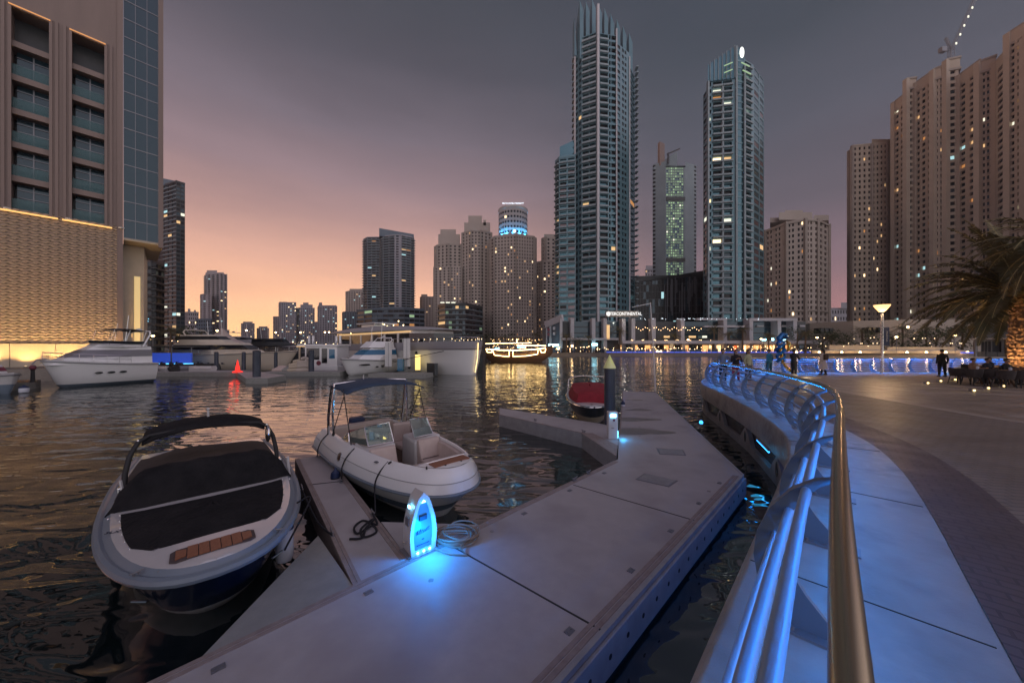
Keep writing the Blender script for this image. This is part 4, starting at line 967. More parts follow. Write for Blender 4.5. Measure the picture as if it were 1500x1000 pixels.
# ---- far left skyline
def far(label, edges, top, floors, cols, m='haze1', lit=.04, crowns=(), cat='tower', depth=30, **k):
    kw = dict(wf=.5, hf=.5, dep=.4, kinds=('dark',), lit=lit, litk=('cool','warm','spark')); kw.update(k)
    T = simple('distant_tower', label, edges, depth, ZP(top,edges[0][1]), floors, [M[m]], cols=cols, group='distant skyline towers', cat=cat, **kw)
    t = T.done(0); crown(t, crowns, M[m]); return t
far('hazy tower with rounded top left of the open sunset', [(299,620),(303,610),(322,600),(333,612)], 404, 40, 3, crowns=[(301,328,612,404,399),(303,318,612,399,396)], lit=.08, bal=True, bp=1.5, bh=.25, per={2: dict(cols=2, bal=True)})
far('lower wing attached left of the hazy rounded tower', [(293,590),(296,585),(310,585)], 432, 28, 2)
far('low dark block under construction beside the hazy tower', [(271,400),(276,395),(291,400)], 458, 9, 5, crowns=[(275,279,398,458,452),(284,287,398,458,454)])
far('dark low building with green lights below the hazy tower', [(287,380),(311,378)], 468, 8, 7, m='bluew', lit=.15, litk=('green','warm','cool'))
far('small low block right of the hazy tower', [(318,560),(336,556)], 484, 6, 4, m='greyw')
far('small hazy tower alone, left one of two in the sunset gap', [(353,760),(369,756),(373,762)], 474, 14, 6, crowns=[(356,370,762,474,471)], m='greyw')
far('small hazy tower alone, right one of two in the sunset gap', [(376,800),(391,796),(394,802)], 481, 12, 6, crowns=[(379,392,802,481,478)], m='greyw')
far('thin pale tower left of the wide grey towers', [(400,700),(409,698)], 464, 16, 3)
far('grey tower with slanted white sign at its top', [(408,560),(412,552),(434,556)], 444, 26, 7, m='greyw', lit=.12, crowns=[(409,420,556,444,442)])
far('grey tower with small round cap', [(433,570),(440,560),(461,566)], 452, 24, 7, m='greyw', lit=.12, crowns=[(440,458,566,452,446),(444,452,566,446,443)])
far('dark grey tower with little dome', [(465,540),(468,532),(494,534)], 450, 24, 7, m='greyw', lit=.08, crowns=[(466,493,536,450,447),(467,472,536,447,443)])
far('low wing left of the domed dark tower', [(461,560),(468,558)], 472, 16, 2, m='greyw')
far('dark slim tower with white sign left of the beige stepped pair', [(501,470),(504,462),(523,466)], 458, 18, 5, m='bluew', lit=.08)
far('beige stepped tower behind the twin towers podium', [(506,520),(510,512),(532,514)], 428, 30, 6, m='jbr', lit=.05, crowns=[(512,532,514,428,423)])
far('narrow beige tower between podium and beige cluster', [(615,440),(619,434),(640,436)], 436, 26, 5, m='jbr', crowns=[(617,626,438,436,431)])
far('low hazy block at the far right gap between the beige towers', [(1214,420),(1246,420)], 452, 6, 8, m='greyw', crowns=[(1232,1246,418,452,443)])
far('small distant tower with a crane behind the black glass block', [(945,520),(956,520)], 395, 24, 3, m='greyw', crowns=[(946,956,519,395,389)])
# ---- left : dark glass tower behind the hotel
YB = 230
T = simple('glass_tower', 'dark glass tower with pale slab bands right behind the hotel', [(195,250),(239,238),(258,232),(271,236)], 30, ZP(264,YB), 40, [M['darkw'], M['slab']], cols=1, wf=.97, hf=.66, dep=.3, sill=.2, kinds=('dark','blue'), lit=.04, litk=('cool','warm','white'),
    per={0: dict(cols=7, wf=.9, lit=.22, litk=('warm','cool','white','warm2')), 1: dict(cols=3, wf=.94, bal=True, bp=.3, bh=.2, lit=.08), 2: dict(cols=2, wf=.9, lit=.05)})
t = T.done(100, 60)
a, b_ = V2(239,238), V2(271,236); MB().prism([(a.x,a.y-.5),(b_.x,b_.y-.5),tuple(b_*1.08),tuple(a*1.08)], ZP(264,YB), [ZP(253,YB),ZP(262,YB),ZP(262,YB),ZP(253,YB)]).build('roof_screen', M['bluew'], t, world=True)
# curved dark balcony building with warm dots and tree-shaped lights
T = simple('apartment_block', 'dark curved apartment block with balconies, warm dots and tree shaped cyan lights', [(190,120),(205,112),(222,110),(241,116)], 16, ZP(385,112), 13, [M['darkw'], M['slab']], cat='apartment block', cols=4, wf=.9, hf=.62, dep=1.2, sill=.3, kinds=('dark',), lit=.20, litk=('warm','spark','warm2','white'), bal=True, bp=1.0, bh=.16)
t = T.done(100, 60, M['darkw'])
q = V2(240, 113); tt = thing('light_tree', 'tree shaped arrangement of cyan lights on the dark curved block', 'light tree', (q.x, q.y-6, 11.2))
mb = MB()
for i in range(42):
    h = R.random(); w = (1-h)*1.5; mb.ball((R.uniform(-w,w), R.uniform(-.3,.3), h*5.2), .11, 5)
tag(mb.build('bulb', emit('tree_bulb', (.25,.75,1), 2.2), tt), kind='stuff')
MB().tube([(0,.5,-10),(0,.5,5)], .15, 6).build('mast', M['darkw'], tt)

# ================================================================ HOTEL (near, left)
fd_ = Vector((.66,.751)).normalized(); fn_ = Vector((fd_.y, -fd_.x))          # facade direction, outward normal toward the water
C = Vector((-48.05, 42.0)); zq = 1.25
def hp(t, d=0): q = C + fd_*t + fn_*d; return (q.x, q.y)
def tpx(px):      # distance along the facade for a pixel column
    k = (px-750)/500; return (k*C.y - C.x)/(fd_.x - k*fd_.y)
def zpx(px, py): t = tpx(px); return H + (HZ-py)/500*(C.y+fd_.y*t)
t = thing('hotel_building', 'brown clad hotel with recessed balcony bays above a gold lit patterned stone base', 'hotel', (*hp(0), zq))
bays = [(tpx(15), tpx(72)), (tpx(104), tpx(153))]
fh = 5.15; zr0 = zpx(130, 322); zr = [zr0 + i*4.98 for i in range(6)]
ztop = 62; tL = -40
allb = [(bays[0][0]-(bays[1][0]-bays[0][0])*(k+1), bays[0][0]-(bays[1][0]-bays[0][0])*(k+1)+(bays[0][1]-bays[0][0])) for k in (4,3,2,1,0)] + bays
wall = MB()
def fq(mb, t0, t1, z0, z1, d=0, m=0):
    a, b = hp(t0, d), hp(t1, d); mb.quad((*a,z0), (*b,z0), (*b,z1), (*a,z1), m)
x = tL
ZB, ZT = zpx(130, 324), zpx(130, 57)
for b0_, b1_ in allb + [(0,0)]:
    fq(wall, x, b0_, ZB, ztop); x = b1_
for b0_, b1_ in allb:
    fq(wall, b0_, b1_, ZT, ztop)
    for t_ in (b0_, b1_):
        a, b = hp(t_, 0), hp(t_, -2.2); wall.quad((*a,ZB), (*b,ZB), (*b,ZT), (*a,ZT)); 
    fq(wall, b0_, b1_, ZB, ZT, -2.2, 1)
    for z in (ZB, ZT):
        a, b, c, d = hp(b0_,0), hp(b1_,0), hp(b1_,-2.2), hp(b0_,-2.2); wall.add([(*a,z),(*b,z),(*c,z),(*d,z)], [(0,1,2,3)])
# plain back + roof
bk_ = [hp(tL,0), hp(0,0), hp(0,-25), hp(tL,-25)]
wall.add([(*p, ztop) for p in bk_], [(0,1,2,3)]); 
for i in (1,2,3): a, b = bk_[i], bk_[(i+1) % 4]; wall.quad((*a,zq), (*b,zq), (*b,ztop), (*a,ztop))
wall.build('wall', [M['brownw'], M['darkw']], t, world=True)
for bi, (b0_, b1_) in enumerate(allb[-4:]):
    mb = MB()
    for tt_ in (b0_-.55, b0_-.15, b1_+.0, b1_+.4): a = hp(tt_, .12); b = hp(tt_+.22, .12); c = hp(tt_+.22,-.1); d = hp(tt_,-.1); mb.prism([d, c, b, a][::-1], ZB-.3, ZT+.3)
    mb.build('pilaster', M['brownw'], t, world=True)
    for k in range(6):
        z0 = ZB + k*(ZT-ZB)/5.95; 
        if k:
            sl = MB().prism([hp(b0_+.01,-2.19), hp(b1_-.01,-2.19), hp(b1_-.01,-.25), hp(b0_+.01,-.25)], z0-.62, z0); sl.build('floor_slab', M['brownw'], t, world=True)
        if k < 5:
            h = (ZT-ZB)/5.95-.62
            wn_ = MB(); fq(wn_, b0_+.25, b1_-.05, z0, z0+h, -1.35); w_ = wn_.build('window', GL['blue'], t, world=True)
            mf = MB(); mid = (b0_+b1_)/2+.1
            for tt_ in (mid,): mf.prism([hp(tt_-.05,-1.34), hp(tt_+.05,-1.34), hp(tt_+.05,-1.24), hp(tt_-.05,-1.24)], z0, z0+h)
            for zz in (z0+h*.5, z0+h*.78): mf.prism([hp(b0_+.25,-1.33), hp(b1_-.05,-1.33), hp(b1_-.05,-1.26), hp(b0_+.25,-1.26)], zz, zz+.08)
            f_ = mf.build('window_frame', M['metalgrey'], t, world=True)
            MB().prism([hp(b0_+.02,-.36), hp(b1_-.02,-.36), hp(b1_-.02,-.33), hp(b0_+.02,-.33)], z0, z0+1.15).build('glass_balustrade', mat('balustrade_glass', (.05,.14,.15), .15, alpha=.45), t, world=True)
    mb = MB(); mb.prism([hp(b0_-.6,.02), hp(b1_+.6,.02), hp(b1_+.6,.22), hp(b0_-.6,.22)], ZB-.42, ZB-.30); mb.build('light_ledge', emit('gold_strip', (1,.55,.18), 1.1), t, world=True)
    mb = MB(); mb.prism([hp(b0_-.1,.13), hp(b1_+.1,.13), hp(b1_+.1,.26), hp(b0_-.1,.26)], ZT+.05, ZT+.13); mb.build('light_ledge', emit('gold_strip_dim', (1,.45,.16), .55), t, world=True)
    fl_ = MB(); a = hp(b1_+1.35, .3); fl_.cbox((*a, ZB-.2), (.35,.35,.15)); fl_.build('flood_lamp', M['white'], t, world=True)
# patterned stone base
M['patt'] = mat('carved_stone', (.34,.25,.18), .6)
nt = M['patt'].node_tree; N, L = nt.nodes, nt.links; b = N['Principled BSDF']; g = N.new('ShaderNodeNewGeometry')
mp = N.new('ShaderNodeMapping'); mp.inputs['Rotation'].default_value = (0,0,-math.atan2(fd_.y, fd_.x)); L.new(g.outputs['Position'], mp.inputs[0])
sp = N.new('ShaderNodeSeparateXYZ'); L.new(mp.outputs[0], sp.inputs[0])
def mth(op, a, b_=None):
    n = N.new('ShaderNodeMath'); n.operation = op
    for i, q in enumerate((a, b_)):
        if q is None: continue
        if isinstance(q, (int, float)): n.inputs[i].default_value = q
        else: L.new(q, n.inputs[i])
    return n.outputs[0]
s1 = mth('SINE', mth('ADD', mth('MULTIPLY', sp.outputs['X'], 9.5), mth('MULTIPLY', mth('SINE', mth('MULTIPLY', sp.outputs['Z'], 10.5)), 1.57)))
s2 = mth('SINE', mth('ADD', mth('MULTIPLY', sp.outputs['Z'], 21.0), mth('MULTIPLY', s1, 1.25)))
hh = mth('MULTIPLY', mth('ADD', s2, 1), .5)
bp = N.new('ShaderNodeBump'); bp.inputs['Strength'].default_value = 1; bp.inputs['Distance'].default_value = .10; L.new(hh, bp.inputs['Height']); L.new(bp.outputs['Normal'], b.inputs['Normal'])
cr = N.new('ShaderNodeMapRange'); cr.inputs['From Min'].default_value = .1; cr.inputs['From Max'].default_value = .45; L.new(hh, cr.inputs['Value'])
mx = N.new('ShaderNodeMix'); mx.data_type = 'RGBA'; mx.inputs['A'].default_value = (.13,.098,.075,1); mx.inputs['B'].default_value = (.38,.29,.22,1); L.new(cr.outputs[0], mx.inputs['Factor']); L.new(mx.outputs['Result'], b.inputs['Base Color'])
zl = zpx(60, 503)
mb = MB(); fq(mb, tL, 0, zl, ZB, 0); mb.build('patterned_wall', M['patt'], t, world=True)
mb = MB(); x = tL
while x < 0:
    mb.prism([hp(x+.01,-.3), hp(min(x+2.9,-.0),-.3), hp(min(x+2.9,-.0),.10), hp(x+.01,.10)], zq-.4, zl-.02); x += 2.93
mb.build('stone_plinth', M['cream'], t, world=True)
mb = MB(); mb.prism([hp(-.35,-.3), hp(.12,-.3), hp(.12,.14), hp(-.35,.14)], zq, ztop); mb.build('corner_pier', M['brownw'], t, world=True)
# cantilevered glass bay
g0_, g1_ = .15, tpx(232); ge = tpx(239); zs = zpx(180, 348); GT = 62
T = Tower('x', None, None, (0,0,0), [M['bluew']]); bpy.data.objects.remove(T.t); T.t = t
T.mats = [M['metalgrey']]
a, b = Vector(hp(g0_, .1)), Vector(hp(g1_, .1))
T.facade(a, b, zs, GT, [(.015,.325),(.34,.655),(.67,.985)], 20, 1, .955, .05, .02, lit=0, kinds=('blue',))
T.facade(a, b, zs+.001, GT, [(.02,.32),(.35,.64),(.67,.98)], 11, 1, .24, .05, .04, lit=0, kinds=('blue',)) if 0 else None
q1, q2 = Vector(hp(ge, .3)), Vector(hp(ge, -12)); T.plain(b, q1, zs, GT); T.plain(q1, q2, zs-.0, GT); T.plain(q2, Vector(hp(g0_,-12)), zs, GT)
off_ = t.location; T.w.build('bay_frame', [M['metalgrey']], t, world=True)
for k, c, u, n_, w, h in T.wins:
    o = bpy.data.objects.new('window', unit_quad(k)); COL.objects.link(o); o.parent = t
    o.matrix_local = Matrix(((u.x*w, -n_.x, 0, c.x-off_.x), (u.y*w, -n_.y, 0, c.y-off_.y), (0,0,h,c.z-off_.z), (0,0,0,1)))
mb = MB(); mb.prism([hp(g1_,.0), hp(ge,.0), hp(ge,.35), hp(g1_,.35)], zs-.6, GT); mb.build('edge_fin', M['brownw'], t, world=True)
mb = MB(); mb.prism([hp(g0_,-12), hp(ge,-12), hp(ge,.05), hp(g0_,.05)], zs-.25, zs-.01); mb.build('soffit', M['cream'], t, world=True)
# recessed lower wall with lit doorway under the bay
mb = MB(); mb.prism([hp(0,-12), hp(1.0+tpx(195)+.6,-12), hp(tpx(195)+1.0,-2.6), hp(0,-2.6)], zq, zs-.3); mb.build('lower_wall', M['cream'], t, world=True)
mb = MB(); mb.prism([hp(tpx(184)+.75,-2.62), hp(tpx(189)+1.0,-2.62), hp(tpx(189)+1.0,-2.52), hp(tpx(184)+.75,-2.52)], zq, 12.6); mb.build('lit_doorway', emit('doorway_glow', (1,.72,.32), .5), t, world=True)
# gold uplights along the foot of the stone base
for i in range(8):
    tt_ = -15.5 + i*2.2; c = hp(tt_, 1.1); tg = hp(tt_, 0)
    fx = thing('ground_floodlight', 'gold ground floodlight at the foot of the patterned hotel wall', 'floodlight', (*c, zq), group='floodlights along the hotel wall')
    MB().lathe([(.12,0),(.12,.10)], n=10).build('housing', M['darkw'], fx); MB().lathe([(.10,.10),(.09,.12)], n=10).build('lens', GL['spark'], fx)
    spot('wall_uplight', (*c, zq+.15), (*tg, zq+3.5), 900, (1,.60,.20), 110, .1, .9)
    if i % 2: spot('wall_uplight', (*hp(tt_, 3.0), zq+.15), (*tg, zq+9), 260, (1,.60,.25), 95, .1, .9)
point('soffit_glow', (*hp(1.8,-4.0), zs-3.0), 420, (1,.66,.32), .3)
# ================================================================ BOAT TOOLS
def out_pt(u, L, B, p, q, w=0, rake=0, v=1.0, tail=.93):
    """outline of a deck: u 0 stern..1 bow -> (half beam, y). w = inset, v = 0 keel..1 sheer"""
    Lw, Bw = L-w*1.2, B/2-w
    f = max(0, 1-u**p)**(1/q); f *= tail+(1-tail)*min(1, u*3)
    return Bw*f, -L/2 + (w*.6 if w else 0) + Lw*u - rake*(1-v)*(u**3)
US = [0,.08,.16,.25,.34,.43,.52,.6,.67,.73,.78,.83,.87,.905,.935,.96,.978,.99,.997,1]
def hull_mesh(L, B, sheer, draft=.35, p=3.2, q=2.0, rake=.9, flare=.82, bands=((0,),), us=US, chine=.12):
    """rows from keel to sheer; returns MB, material indices per row given in bands"""
    mb = MB(); rows = [(0,-draft,0),(.62*flare,-.02*0-.10,.10),(flare*.93,chine,.30),(flare*.97,chine+.06,.34)]
    hs = [.36,.55,.75,.91,1.0]
    rings = []
    for u in us:
        zs = sheer(u); right = []
        for bf, z, v in rows:
            pp = max(1.35, p*(.50+.50*v)); hb, y = out_pt(u, L, B, pp, q, 0, rake, v); kz = z if bf else -draft + (draft+.25)*max(0, (u-.72)/.28)**2
            right.append((hb*bf, y, kz if bf else kz))
        z0 = chine+.06
        for h in hs:
            v = .34+.66*h; hb, y = out_pt(u, L, B, max(1.35, p*(.50+.50*v)), q, 0, rake, v)
            right.append((hb*(flare*.97+(1-flare*.97)*h**.8), y, z0+(zs-z0)*h))
        rings.append([(-x, y, z) for x, y, z in reversed(right)] + right[1:])
    k = len(rings[0]); half = (k-1)//2; nr = len(rows)-1+len(hs)
    mi = bands if len(bands) == nr else [0]*nr
    mrow = [mi[nr-1-j] for j in range(nr)] + [mi[j] for j in range(nr)]
    mb.loft(rings, 0, open_=True, mrow=mrow)
    st = rings[0]; mb.add(st, [tuple(range(len(st)))], mi[-2])
    return mb
def deck_ring(L, B, sheer, p, q, w0, w1, dz0=0, dz1=0, us=US, u0=0, u1=1, crown=0):
    mb = MB(); A, I = [], []
    for u in [u0+(u1-u0)*x for x in us]:
        hb, y = out_pt(u, L, B, p, q, w0); A.append((hb, y, sheer(u)+dz0)); hb2, y2 = out_pt(u, L, B, p, q, w1); I.append((max(hb2,0), y2, sheer(u)+dz1))
    mir = lambda P: [(-x, y, z) for x, y, z in reversed(P)]
    return mb.loft([A+mir(A), I+mir(I)], 0, open_=True)
def full_deck(L, B, sheer, p, q, w, dz=0, camber=.04, us=US, u0=0, u1=1, nx=8):
    mb = MB(); rings = []
    for u in [u0+(u1-u0)*x for x in us]:
        hb, y = out_pt(u, L, B, p, q, w); hb = max(hb, .001)
        rings.append([(hb*s_, y, sheer(u)+dz+camber*(1-s_*s_)) for s_ in [-1+2*i/nx for i in range(nx+1)]])
    return mb.loft(rings, 0, open_=True)
def rubrail(L, B, sheer, p, q, r, w=0, dz=0, us=US):
    P = []
    for u in us: hb, y = out_pt(u, L, B, p, q, w); P.append((hb, y, sheer(u)+dz))
    P = P + [(-x, y, z) for x, y, z in reversed(P[:-1])]
    return MB().tube(P, r, 8)
def arrow_rz(fwd): return math.atan2(-fwd[0], fwd[1])

# ================================================================ BOAT 1 : black covered bowrider
L1, B1_ = 6.6, 2.5
fw = Vector((.68,-.74)).normalized(); bow = Vector((-3.20,3.70)); cen = bow - fw*L1/2
t = thing('speedboat', 'navy and white speedboat under black canvas covers moored at the finger dock', 'boat', (cen.x, cen.y, 0), arrow_rz(fw), 'open speedboats in the foreground'); bt1 = t
sh1 = lambda u: .86 + .14*u
mb = hull_mesh(L1, B1_, sh1, .35, 3.6, 2.3, 1.25, .84, bands=(1,1,1,0,0,0,0,2), chine=.10); mb.build('hull', [M['navy'], M['white'], M['hullgrey']], t, smooth=True)
rubrail(L1, B1_, sh1, 3.6, 2.3, .055, -.02, -.03).build('rub_rail', M['rub'], t, smooth=True)
rubrail(L1, B1_, sh1, 3.6, 2.3, .012, -.07, -.05).build('steel_strip', M['chrome'], t, smooth=True)
deck_ring(L1, B1_, sh1, 3.6, 2.3, 0, .09, .0, .07).build('gunwale', M['rub'], t, smooth=True)
full_deck(L1, B1_, sh1, 3.6, 2.3, .09, .07, .02).build('deck', M['white'], t, smooth=True)
def L2(d, x, z): return (x, L1/2 - d, z)       # d = distance back from the bow
# bow cover (black): outline polygon domed
def cover(poly, z0, dome, m, name, parent, n=5, sag=.0, side=.05):
    c = Vector((sum(p[0] for p in poly)/len(poly), sum(p[1] for p in poly)/len(poly))); mb = MB(); rings = []
    rings.append([(p[0], p[1], z0(p[0],p[1])-side) for p in poly])
    for i in range(n+1):
        f = 1-i/(n+.001); rings.append([(c.x+(p[0]-c.x)*f, c.y+(p[1]-c.y)*f, z0(p[0],p[1])+dome*(1-f*f)+.012*math.sin(k*2.3+i)*(1-f)) for k, p in enumerate(poly)])
    mb.loft(rings, 0); return mb.build(name, m, parent, smooth=True)
half = []
for u in [.64+.215*i/10 for i in range(11)]:
    hb, y = out_pt(u, L1, B1_, 3.6, 2.3, .20); half.append((hb*(1-.0*u), y))
front = [(x, L1/2-.74+.10*(abs(x)/.7)**2*-1) for x in (.55,.28,0,-.28,-.55)]
half = [p for p in half if p[1] < L1/2-.92]
poly = half + front + [(-x, y) for x, y in reversed(half)]
bk1 = [(x, poly[0][1]+.07*math.cos(x*1.2)) for x in (-.7,-.35,0,.35,.7)]
poly = poly + bk1
cover(poly, lambda x, y: .86+.14*(y/L1+.5)+.085, .09, M['canvas'], 'bow_cover', t)
# raised windshield cover : a steep bank then a lower brown cover behind
yb = poly[0][1]-.10
prof = [(yb, .08),(yb-.05,.22),(yb-.20,.46),(yb-.32,.54),(yb-.56,.52)]
rings = []
for i in range(15):
    s_ = -1+2*i/14; hw = 1.13; x = s_*hw; k = (1-abs(s_)**14)
    rings.append([(x*(1-.05*j), y+.04*(1-s_*s_)-.10*abs(s_)**6, .95+z*(.62+.38*k)+.03*(1-s_*s_)*(z/.54)+.012*math.sin(i*2.1+j)) for j, (y, z) in enumerate(prof)])
mb = MB().loft(rings, 0, open_=True)
for rr_ in (rings[0], rings[-1]): mb.add(rr_+[(rr_[0][0], rr_[-1][1]-.0, .9),(rr_[0][0], rr_[0][1], .9)], [tuple(range(len(rr_)+2))])
mb.build('windshield_cover', M['canvas'], t, smooth=True)
rings = []
for j, (y, z, w) in enumerate(((yb-.54,.50,1.10),(yb-.9,.44,1.10),(yb-1.5,.36,1.10),(yb-2.4,.25,1.10),(yb-3.2,.20,1.08),(yb-3.5,.05,1.06))):
    rings.append([(x*w, y, .93+z*(1-.75*abs(x)**4)+.02*math.sin(x*5+j*1.7)) for x in [-1+2*i/16 for i in range(17)]])
MB().loft(rings, 0, open_=True).build('cockpit_cover', M['canvas2'], t, smooth=True)
# fasteners along cover edge
mb = MB()
for k in range(0, len(poly), 2): p = poly[k]; mb.ball((p[0]*1.01, p[1], .86+.14*(p[1]/L1+.5)+.075), .014, 6)
tag(mb.build('snap_fastener', M['chrome'], t, smooth=True))
# white trim strip between covers
MB().tube([(x, yb+.07+.06*math.cos(x*1.3), .995) for x in [-1.08+2.16*i/12 for i in range(13)]], .018, 6).build('trim_strip', M['chrome'], t, smooth=True)
# teak pad on the foredeck
mb = MB(); ty = L1/2-.40; padz = 1.088
for i in range(7):
    x0 = -.34+i*.097; c0 = .03 if i in (0,6) else 0; mb.prism([(x0+.004, ty-.14+c0*2), (x0+.093, ty-.14+c0), (x0+.093, ty+.14-c0), (x0+.004, ty+.14-c0*2)], padz, padz+.015)
pad = mb.build('teak_pad', M['teak'], t)
MB().prism([(-.37,ty-.10),(-.31,ty-.15),(.33,ty-.15),(.38,ty-.10),(.38,ty+.10),(.33,ty+.15),(-.31,ty+.15),(-.37,ty+.10)], padz-.02, padz+.004).build('pad_border', M['seam'], pad)
def bcleat(x, y, z, parent, rz=0):
    mb = MB(); mb.tube([(-.055,0,.04),(-.02,0,.032),(.02,0,.032),(.055,0,.04)], [.006,.009,.009,.006], 6); mb.cbox((-.02,0,.018), (.015,.02,.03)); mb.cbox((.02,0,.018), (.015,.02,.03))
    o = mb.build('cleat', M['metalgrey'], parent, smooth=True); o.location = (x, y, z); o.rotation_euler = (0,0,rz)
for x, y in ((.48,L1/2-.80),(-.48,L1/2-.80),(-.62,L1/2-.36),(.62,L1/2-.36)): bcleat(x, y, 1.03, t, .5 if x > 0 else -.5)
for x in (-.42,.0,.42):
    o = MB().cbox((0,0,0), (.09,.05,.05)).build('bow_fitting', M['metalgrey'], t, bevel=.01); hb = x; o.location = (x, L1/2-.17-.25*abs(x), 1.03)
# hull badges and chrome vents
for x_, a in ((.95,-.5),(-.95,.5)):
    pass
# tower + bimini
def leg(s_):
    return [(s_*1.06, -.15, 1.02),(s_*1.06,-.25,1.25),(s_*1.02,-.38,1.52),(s_*.93,-.48,1.72),(s_*.80,-.55,1.80)]
ya = yb-1.01
for s_ in (-1,1):
    P = [(x, y+ya, z) for x, y, z in leg(s_)]
    lg = MB().tube(P, [.036,.038,.038,.036,.032], 10).build('tower_leg', M['rubber'], t, smooth=True)
    MB().tube([(s_*1.08, ya-.35, 1.0),(s_*1.04,ya-.40,1.4),(s_*.92,ya-.48,1.76)], .022, 8).build('brace', M['chrome'], lg, smooth=True)
    mb = MB(); mb.cbox((s_*1.08, ya-.15, 1.04), (.10,.18,.10)); mb.build('leg_clamp', M['chrome'], lg, bevel=.02)
MB().tube([(x, ya-.55, 1.80+.05*(1-(x/.80)**2)) for x in [-.80+1.60*i/10 for i in range(11)]], .035, 8).build('tower_bar', M['rubber'], t, smooth=True)
mb = MB(); rings = []
for j in range(7):
    y = ya-.42-j*.2; rings.append([(x*.88, y, 1.83+.13*(1-x*x)-.05*abs(x)**6-.012*(j-3)**2+.006*math.sin(6*x+j)) for x in [-1+2*i/12 for i in range(13)]])
mb.loft(rings, 0, open_=True); mb.build('canopy', M['canvas'], t, smooth=True, solid=.03)
mb = MB(); mb.ball((-.93, ya-.36, 1.58), (.05,.16,.18), 10); mb.build('mirror', M['chrome'], t, smooth=True)
mb = MB(); mb.tube([(.0, ya-.8, 2.0),(.0,ya-.8,2.14)], .02, 6); mb.ball((0,ya-.8,2.15), .03, 8); mb.build('anchor_light', M['white'], t, smooth=True)
mb = MB(); mb.tube([(1.02, ya+.25, 1.0),(1.06,ya+.2,1.28)], .02, 6); mb.build('rod_holder', M['white'], t)
mb = MB(); mb.tube([(-1.13, ya+.75, .93),(-1.10,ya+.75,1.32)], .026, 8); mb.build('rod_holder', M['white'], t)
# swim platform and engine hatch at the stern
MB().box(-1.0,-L1/2-.55,.32,1.0,-L1/2+.02,.38).build('swim_platform', M['white'], t, bevel=.03)
# registration lettering near the cover corner
def text(body, size, loc, rot, m, parent=None, name='lettering', align='CENTER', ext=.002, sx=1):
    tx = bpy.data.curves.new(name, 'FONT'); tx.body = body; tx.size = size; tx.extrude = ext; tx.align_x = align; tx.align_y = 'CENTER'; tx.materials.append(m)
    o = bpy.data.objects.new(name, tx); COL.objects.link(o); o.location = loc; o.rotation_euler = rot; o.scale = (sx,1,1)
    if parent: o.parent = parent
    return to_mesh(o)
text('SLX 230', .085, (.88, L1/2-1.72, 1.045), (0,0,PI-.35), M['ink'], t)
# bow emblem strokes on hull
for s_ in (-1, 1):
    hb, y = out_pt(.93, L1, B1_, 3.6, 2.3, 0); mb = MB()
    mb.tube([(s_*(hb-.00), y+.03, .74),(s_*(hb*.82), y+.13, .735)], .018, 6, flat=.5); mb.build('hull_emblem', M['chrome'], t, smooth=True)
def wl(o, v): return Matrix.Translation(o.location) @ o.rotation_euler.to_matrix().to_4x4() @ Vector(v)

# ================================================================ BOAT 2 : white open bow boat
L2_, B2_ = 5.6, 2.60
d2 = Vector((-.685,.73)); n2 = Vector((.73,.685)); ctr = n2*3.70 + d2*(5.24+L2_/2); fw2 = -d2
t = thing('bowrider_boat', 'white open bow boat with cream seats and blue canopy at the finger dock', 'boat', (ctr.x, ctr.y, 0), arrow_rz(fw2), 'open speedboats in the foreground'); bt2 = t
sh2 = lambda u: .64 + .08*u
P2, Q2 = 3.4, 2.2
hull_mesh(L2_, B2_, sh2, .35, P2, Q2, .9, .82, bands=(0,0,0,2,0,0,0,0), chine=.12).build('hull', [M['yachtwhite'], M['navy'], M['hullgrey']], t, smooth=True)
rubrail(L2_, B2_, lambda u: .87+.02*u, P2, Q2, .008, .062, 0).build('side_stripe', M['fascia'], t, smooth=True)
rubrail(L2_, B2_, sh2, P2, Q2, .028, -.012, -.03).build('rub_rail', M['rub'], t, smooth=True)
WI = .33
mb = MB(); rg_ = []
for w_, z_ in ((0,None),(.025,.76),(.06,.86),(.11,.95),(.17,1.02),(.24,1.075),(.30,1.11),(.335,1.105),(.345,1.05)):
    A_ = []
    for u in US:
        hb, y = out_pt(u, L2_, B2_, P2, Q2, w_); A_.append((max(hb,0), y, sh2(u) if z_ is None else z_+.02*u))
    rg_.append(A_ + [(-x, y, z) for x, y, z in reversed(A_)])
mb.loft(rg_, 0, open_=True); mb.build('gunwale', M['yachtwhite'], t, smooth=True)
# foredeck
mb = MB(); rings = []
for u in [.84+.16*i/8 for i in range(9)]:
    hb, y = out_pt(u, L2_, B2_, P2, Q2, .11); rings.append([(hb*s_, y, sh2(u)+.075) for s_ in [-1+i/4 for i in range(9)]])
# inner liner walls and floor
yf0, yf1 = -L2_/2+.5, L2_/2-.60
mb = MB(); A = []; 
for u in [.06+.80*i/16 for i in range(17)]:
    hb, y = out_pt(u, L2_, B2_, P2, Q2, WI-.02); A.append((hb, min(y, yf1)))
A = [p for k, p in enumerate(A) if k == 0 or p[1] > A[k-1][1]+1e-4]
ring = A + [(-x, y) for x, y in reversed(A)]
mb.loft([[(x, y, 1.10) for x, y in ring], [(x*.985, y*.99, .42) for x, y in ring]], 0)
mb.build('liner', M['vinyl'], t, smooth=False)
MB().prism(ring, .38, .42).build('cockpit_floor', M['wood'], t)
